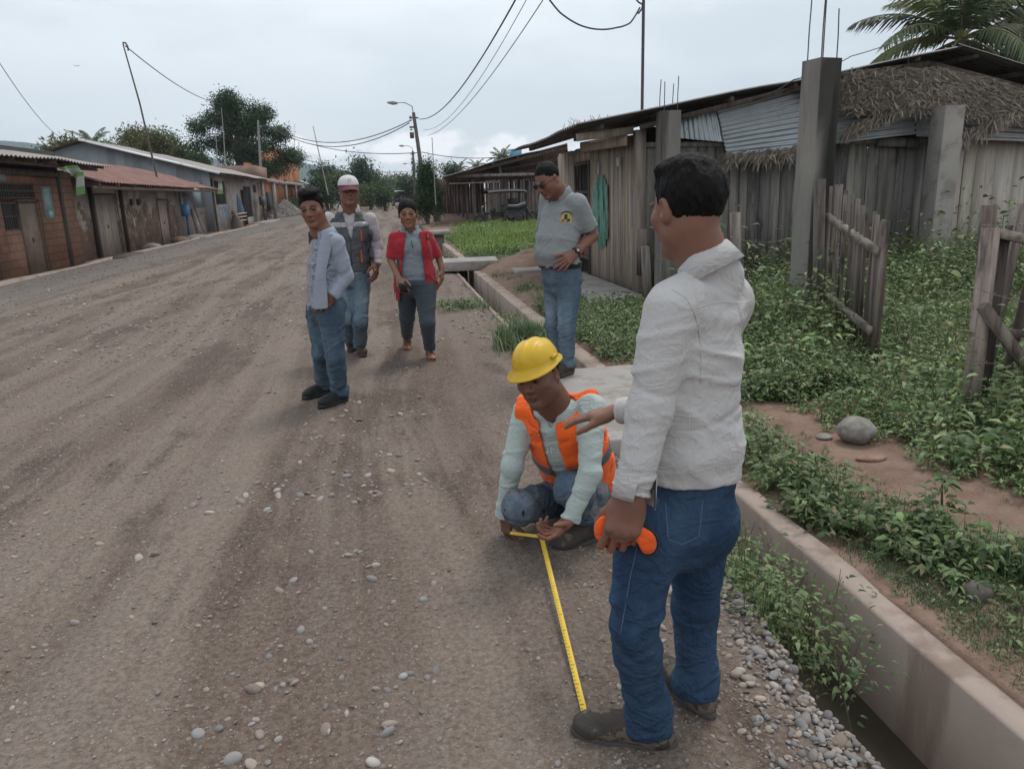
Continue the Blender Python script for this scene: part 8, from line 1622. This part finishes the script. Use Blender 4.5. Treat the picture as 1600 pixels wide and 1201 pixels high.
MB().tube([el6+nrm(J['elb_l']-J['sh_l'])*-.005+.073*(math.cos(a)*nrm(np.cross(J['elb_l']-J['sh_l'], (0, 1, 0)))+math.sin(a)*nrm(np.cross(J['elb_l']-J['sh_l'], np.cross(J['elb_l']-J['sh_l'], (0, 1, 0))))) for a in np.linspace(0, 6.28, 20)], .005, 5).build('sleeve_hem', fabric('dark_sleeve_trim', (.09, .10, .11), .1), pp, True)
DENP = denim('washed_blue_denim', (.10, .15, .20), (.19, .24, .28), .6)
trousers('jeans', J, DENP, root, .0075, V3(*(1.382, 6.200, 0.973)), (.098, .076, .062), .009, (.178, .150), knee_fade(J, .8, .5), seat=(J['pel']-J['front']*.04, (.14, .13, .12)))
BELT = fabric('black_belt', (.012, .012, .013), .1, 8, 300, .1, .5); bt_ = band('belt', BELT, root, lambda o: torso([(V3(*(1.381, 6.200, 0.890)), .178+o, .150+o), (V3(*(1.383, 6.200, 1.010)), .182+o, .155+o)], J['side'], J['front']), .010, -.022, .022, K_(875, 413, 6.2), (0, 0, 1), .006)
bk = V3(*K_(846, 411, 6.0)); MB().box((-.022, -.004, -.018), (.022, .004, .018), R=frame(J['front']), c=V3(*K_(875, 413, 6.2))+J['front']*.166).build('buckle', simple('steel_buckle', (.5, .5, .5), .3, metal=.9), bt_)
shoe('shoe', (J['ank_l'][0], J['ank_l'][1], .05), J['front'], 0, BRN, SOLE, root, .28, .05, h=.009); shoe('shoe', (J['ank_r'][0], J['ank_r'][1], .05), J['front'], 0, BRN, SOLE, root, .28, .05, h=.009)
glasses(root, HC, Rh, 1.10, True, 'sunglasses')
wd = nrm(J['wr_l']-J['elb_l']); e1 = nrm(np.cross(wd, (0, -1, 0))); e2 = np.cross(wd, e1); wc = J['wr_l']-wd*.03
w_ = MB().tube([wc+(e1*math.cos(a)+e2*math.sin(a))*.037 for a in np.linspace(0, 6.28, 22)], .009, 6).build('watch_strap', BLKSOLE, root); tc_ = nrm(CAMP-wc); tc_ = nrm(tc_-wd*(tc_ @ wd)); b = MB(); fr_ = frame(wd, tc_)
b.add(np.array([wc+tc_*.046+(fr_[:, 0]*math.cos(a)+fr_[:, 1]*math.sin(a))*.021 for a in np.linspace(0, 6.28, 17)[:16]]+[wc+tc_*.034+(fr_[:, 0]*math.cos(a)+fr_[:, 1]*math.sin(a))*.023 for a in np.linspace(0, 6.28, 17)[:16]]), [[list(range(16))], [[i, (i+1) % 16, 16+(i+1) % 16, 16+i] for i in range(16)]], (.8, .8, .8)); b.build('watch_case', BLKSOLE, w_)
b = MB(); b.add(np.array([wc+tc_*.0465+(fr_[:, 0]*math.cos(a)+fr_[:, 1]*math.sin(a))*.013 for a in np.linspace(0, 6.28, 13)[:12]]), [[list(range(12))]]); b.build('watch_dial', simple('watch_dial_face', (.35, .36, .37), .3, vc=False), w_)
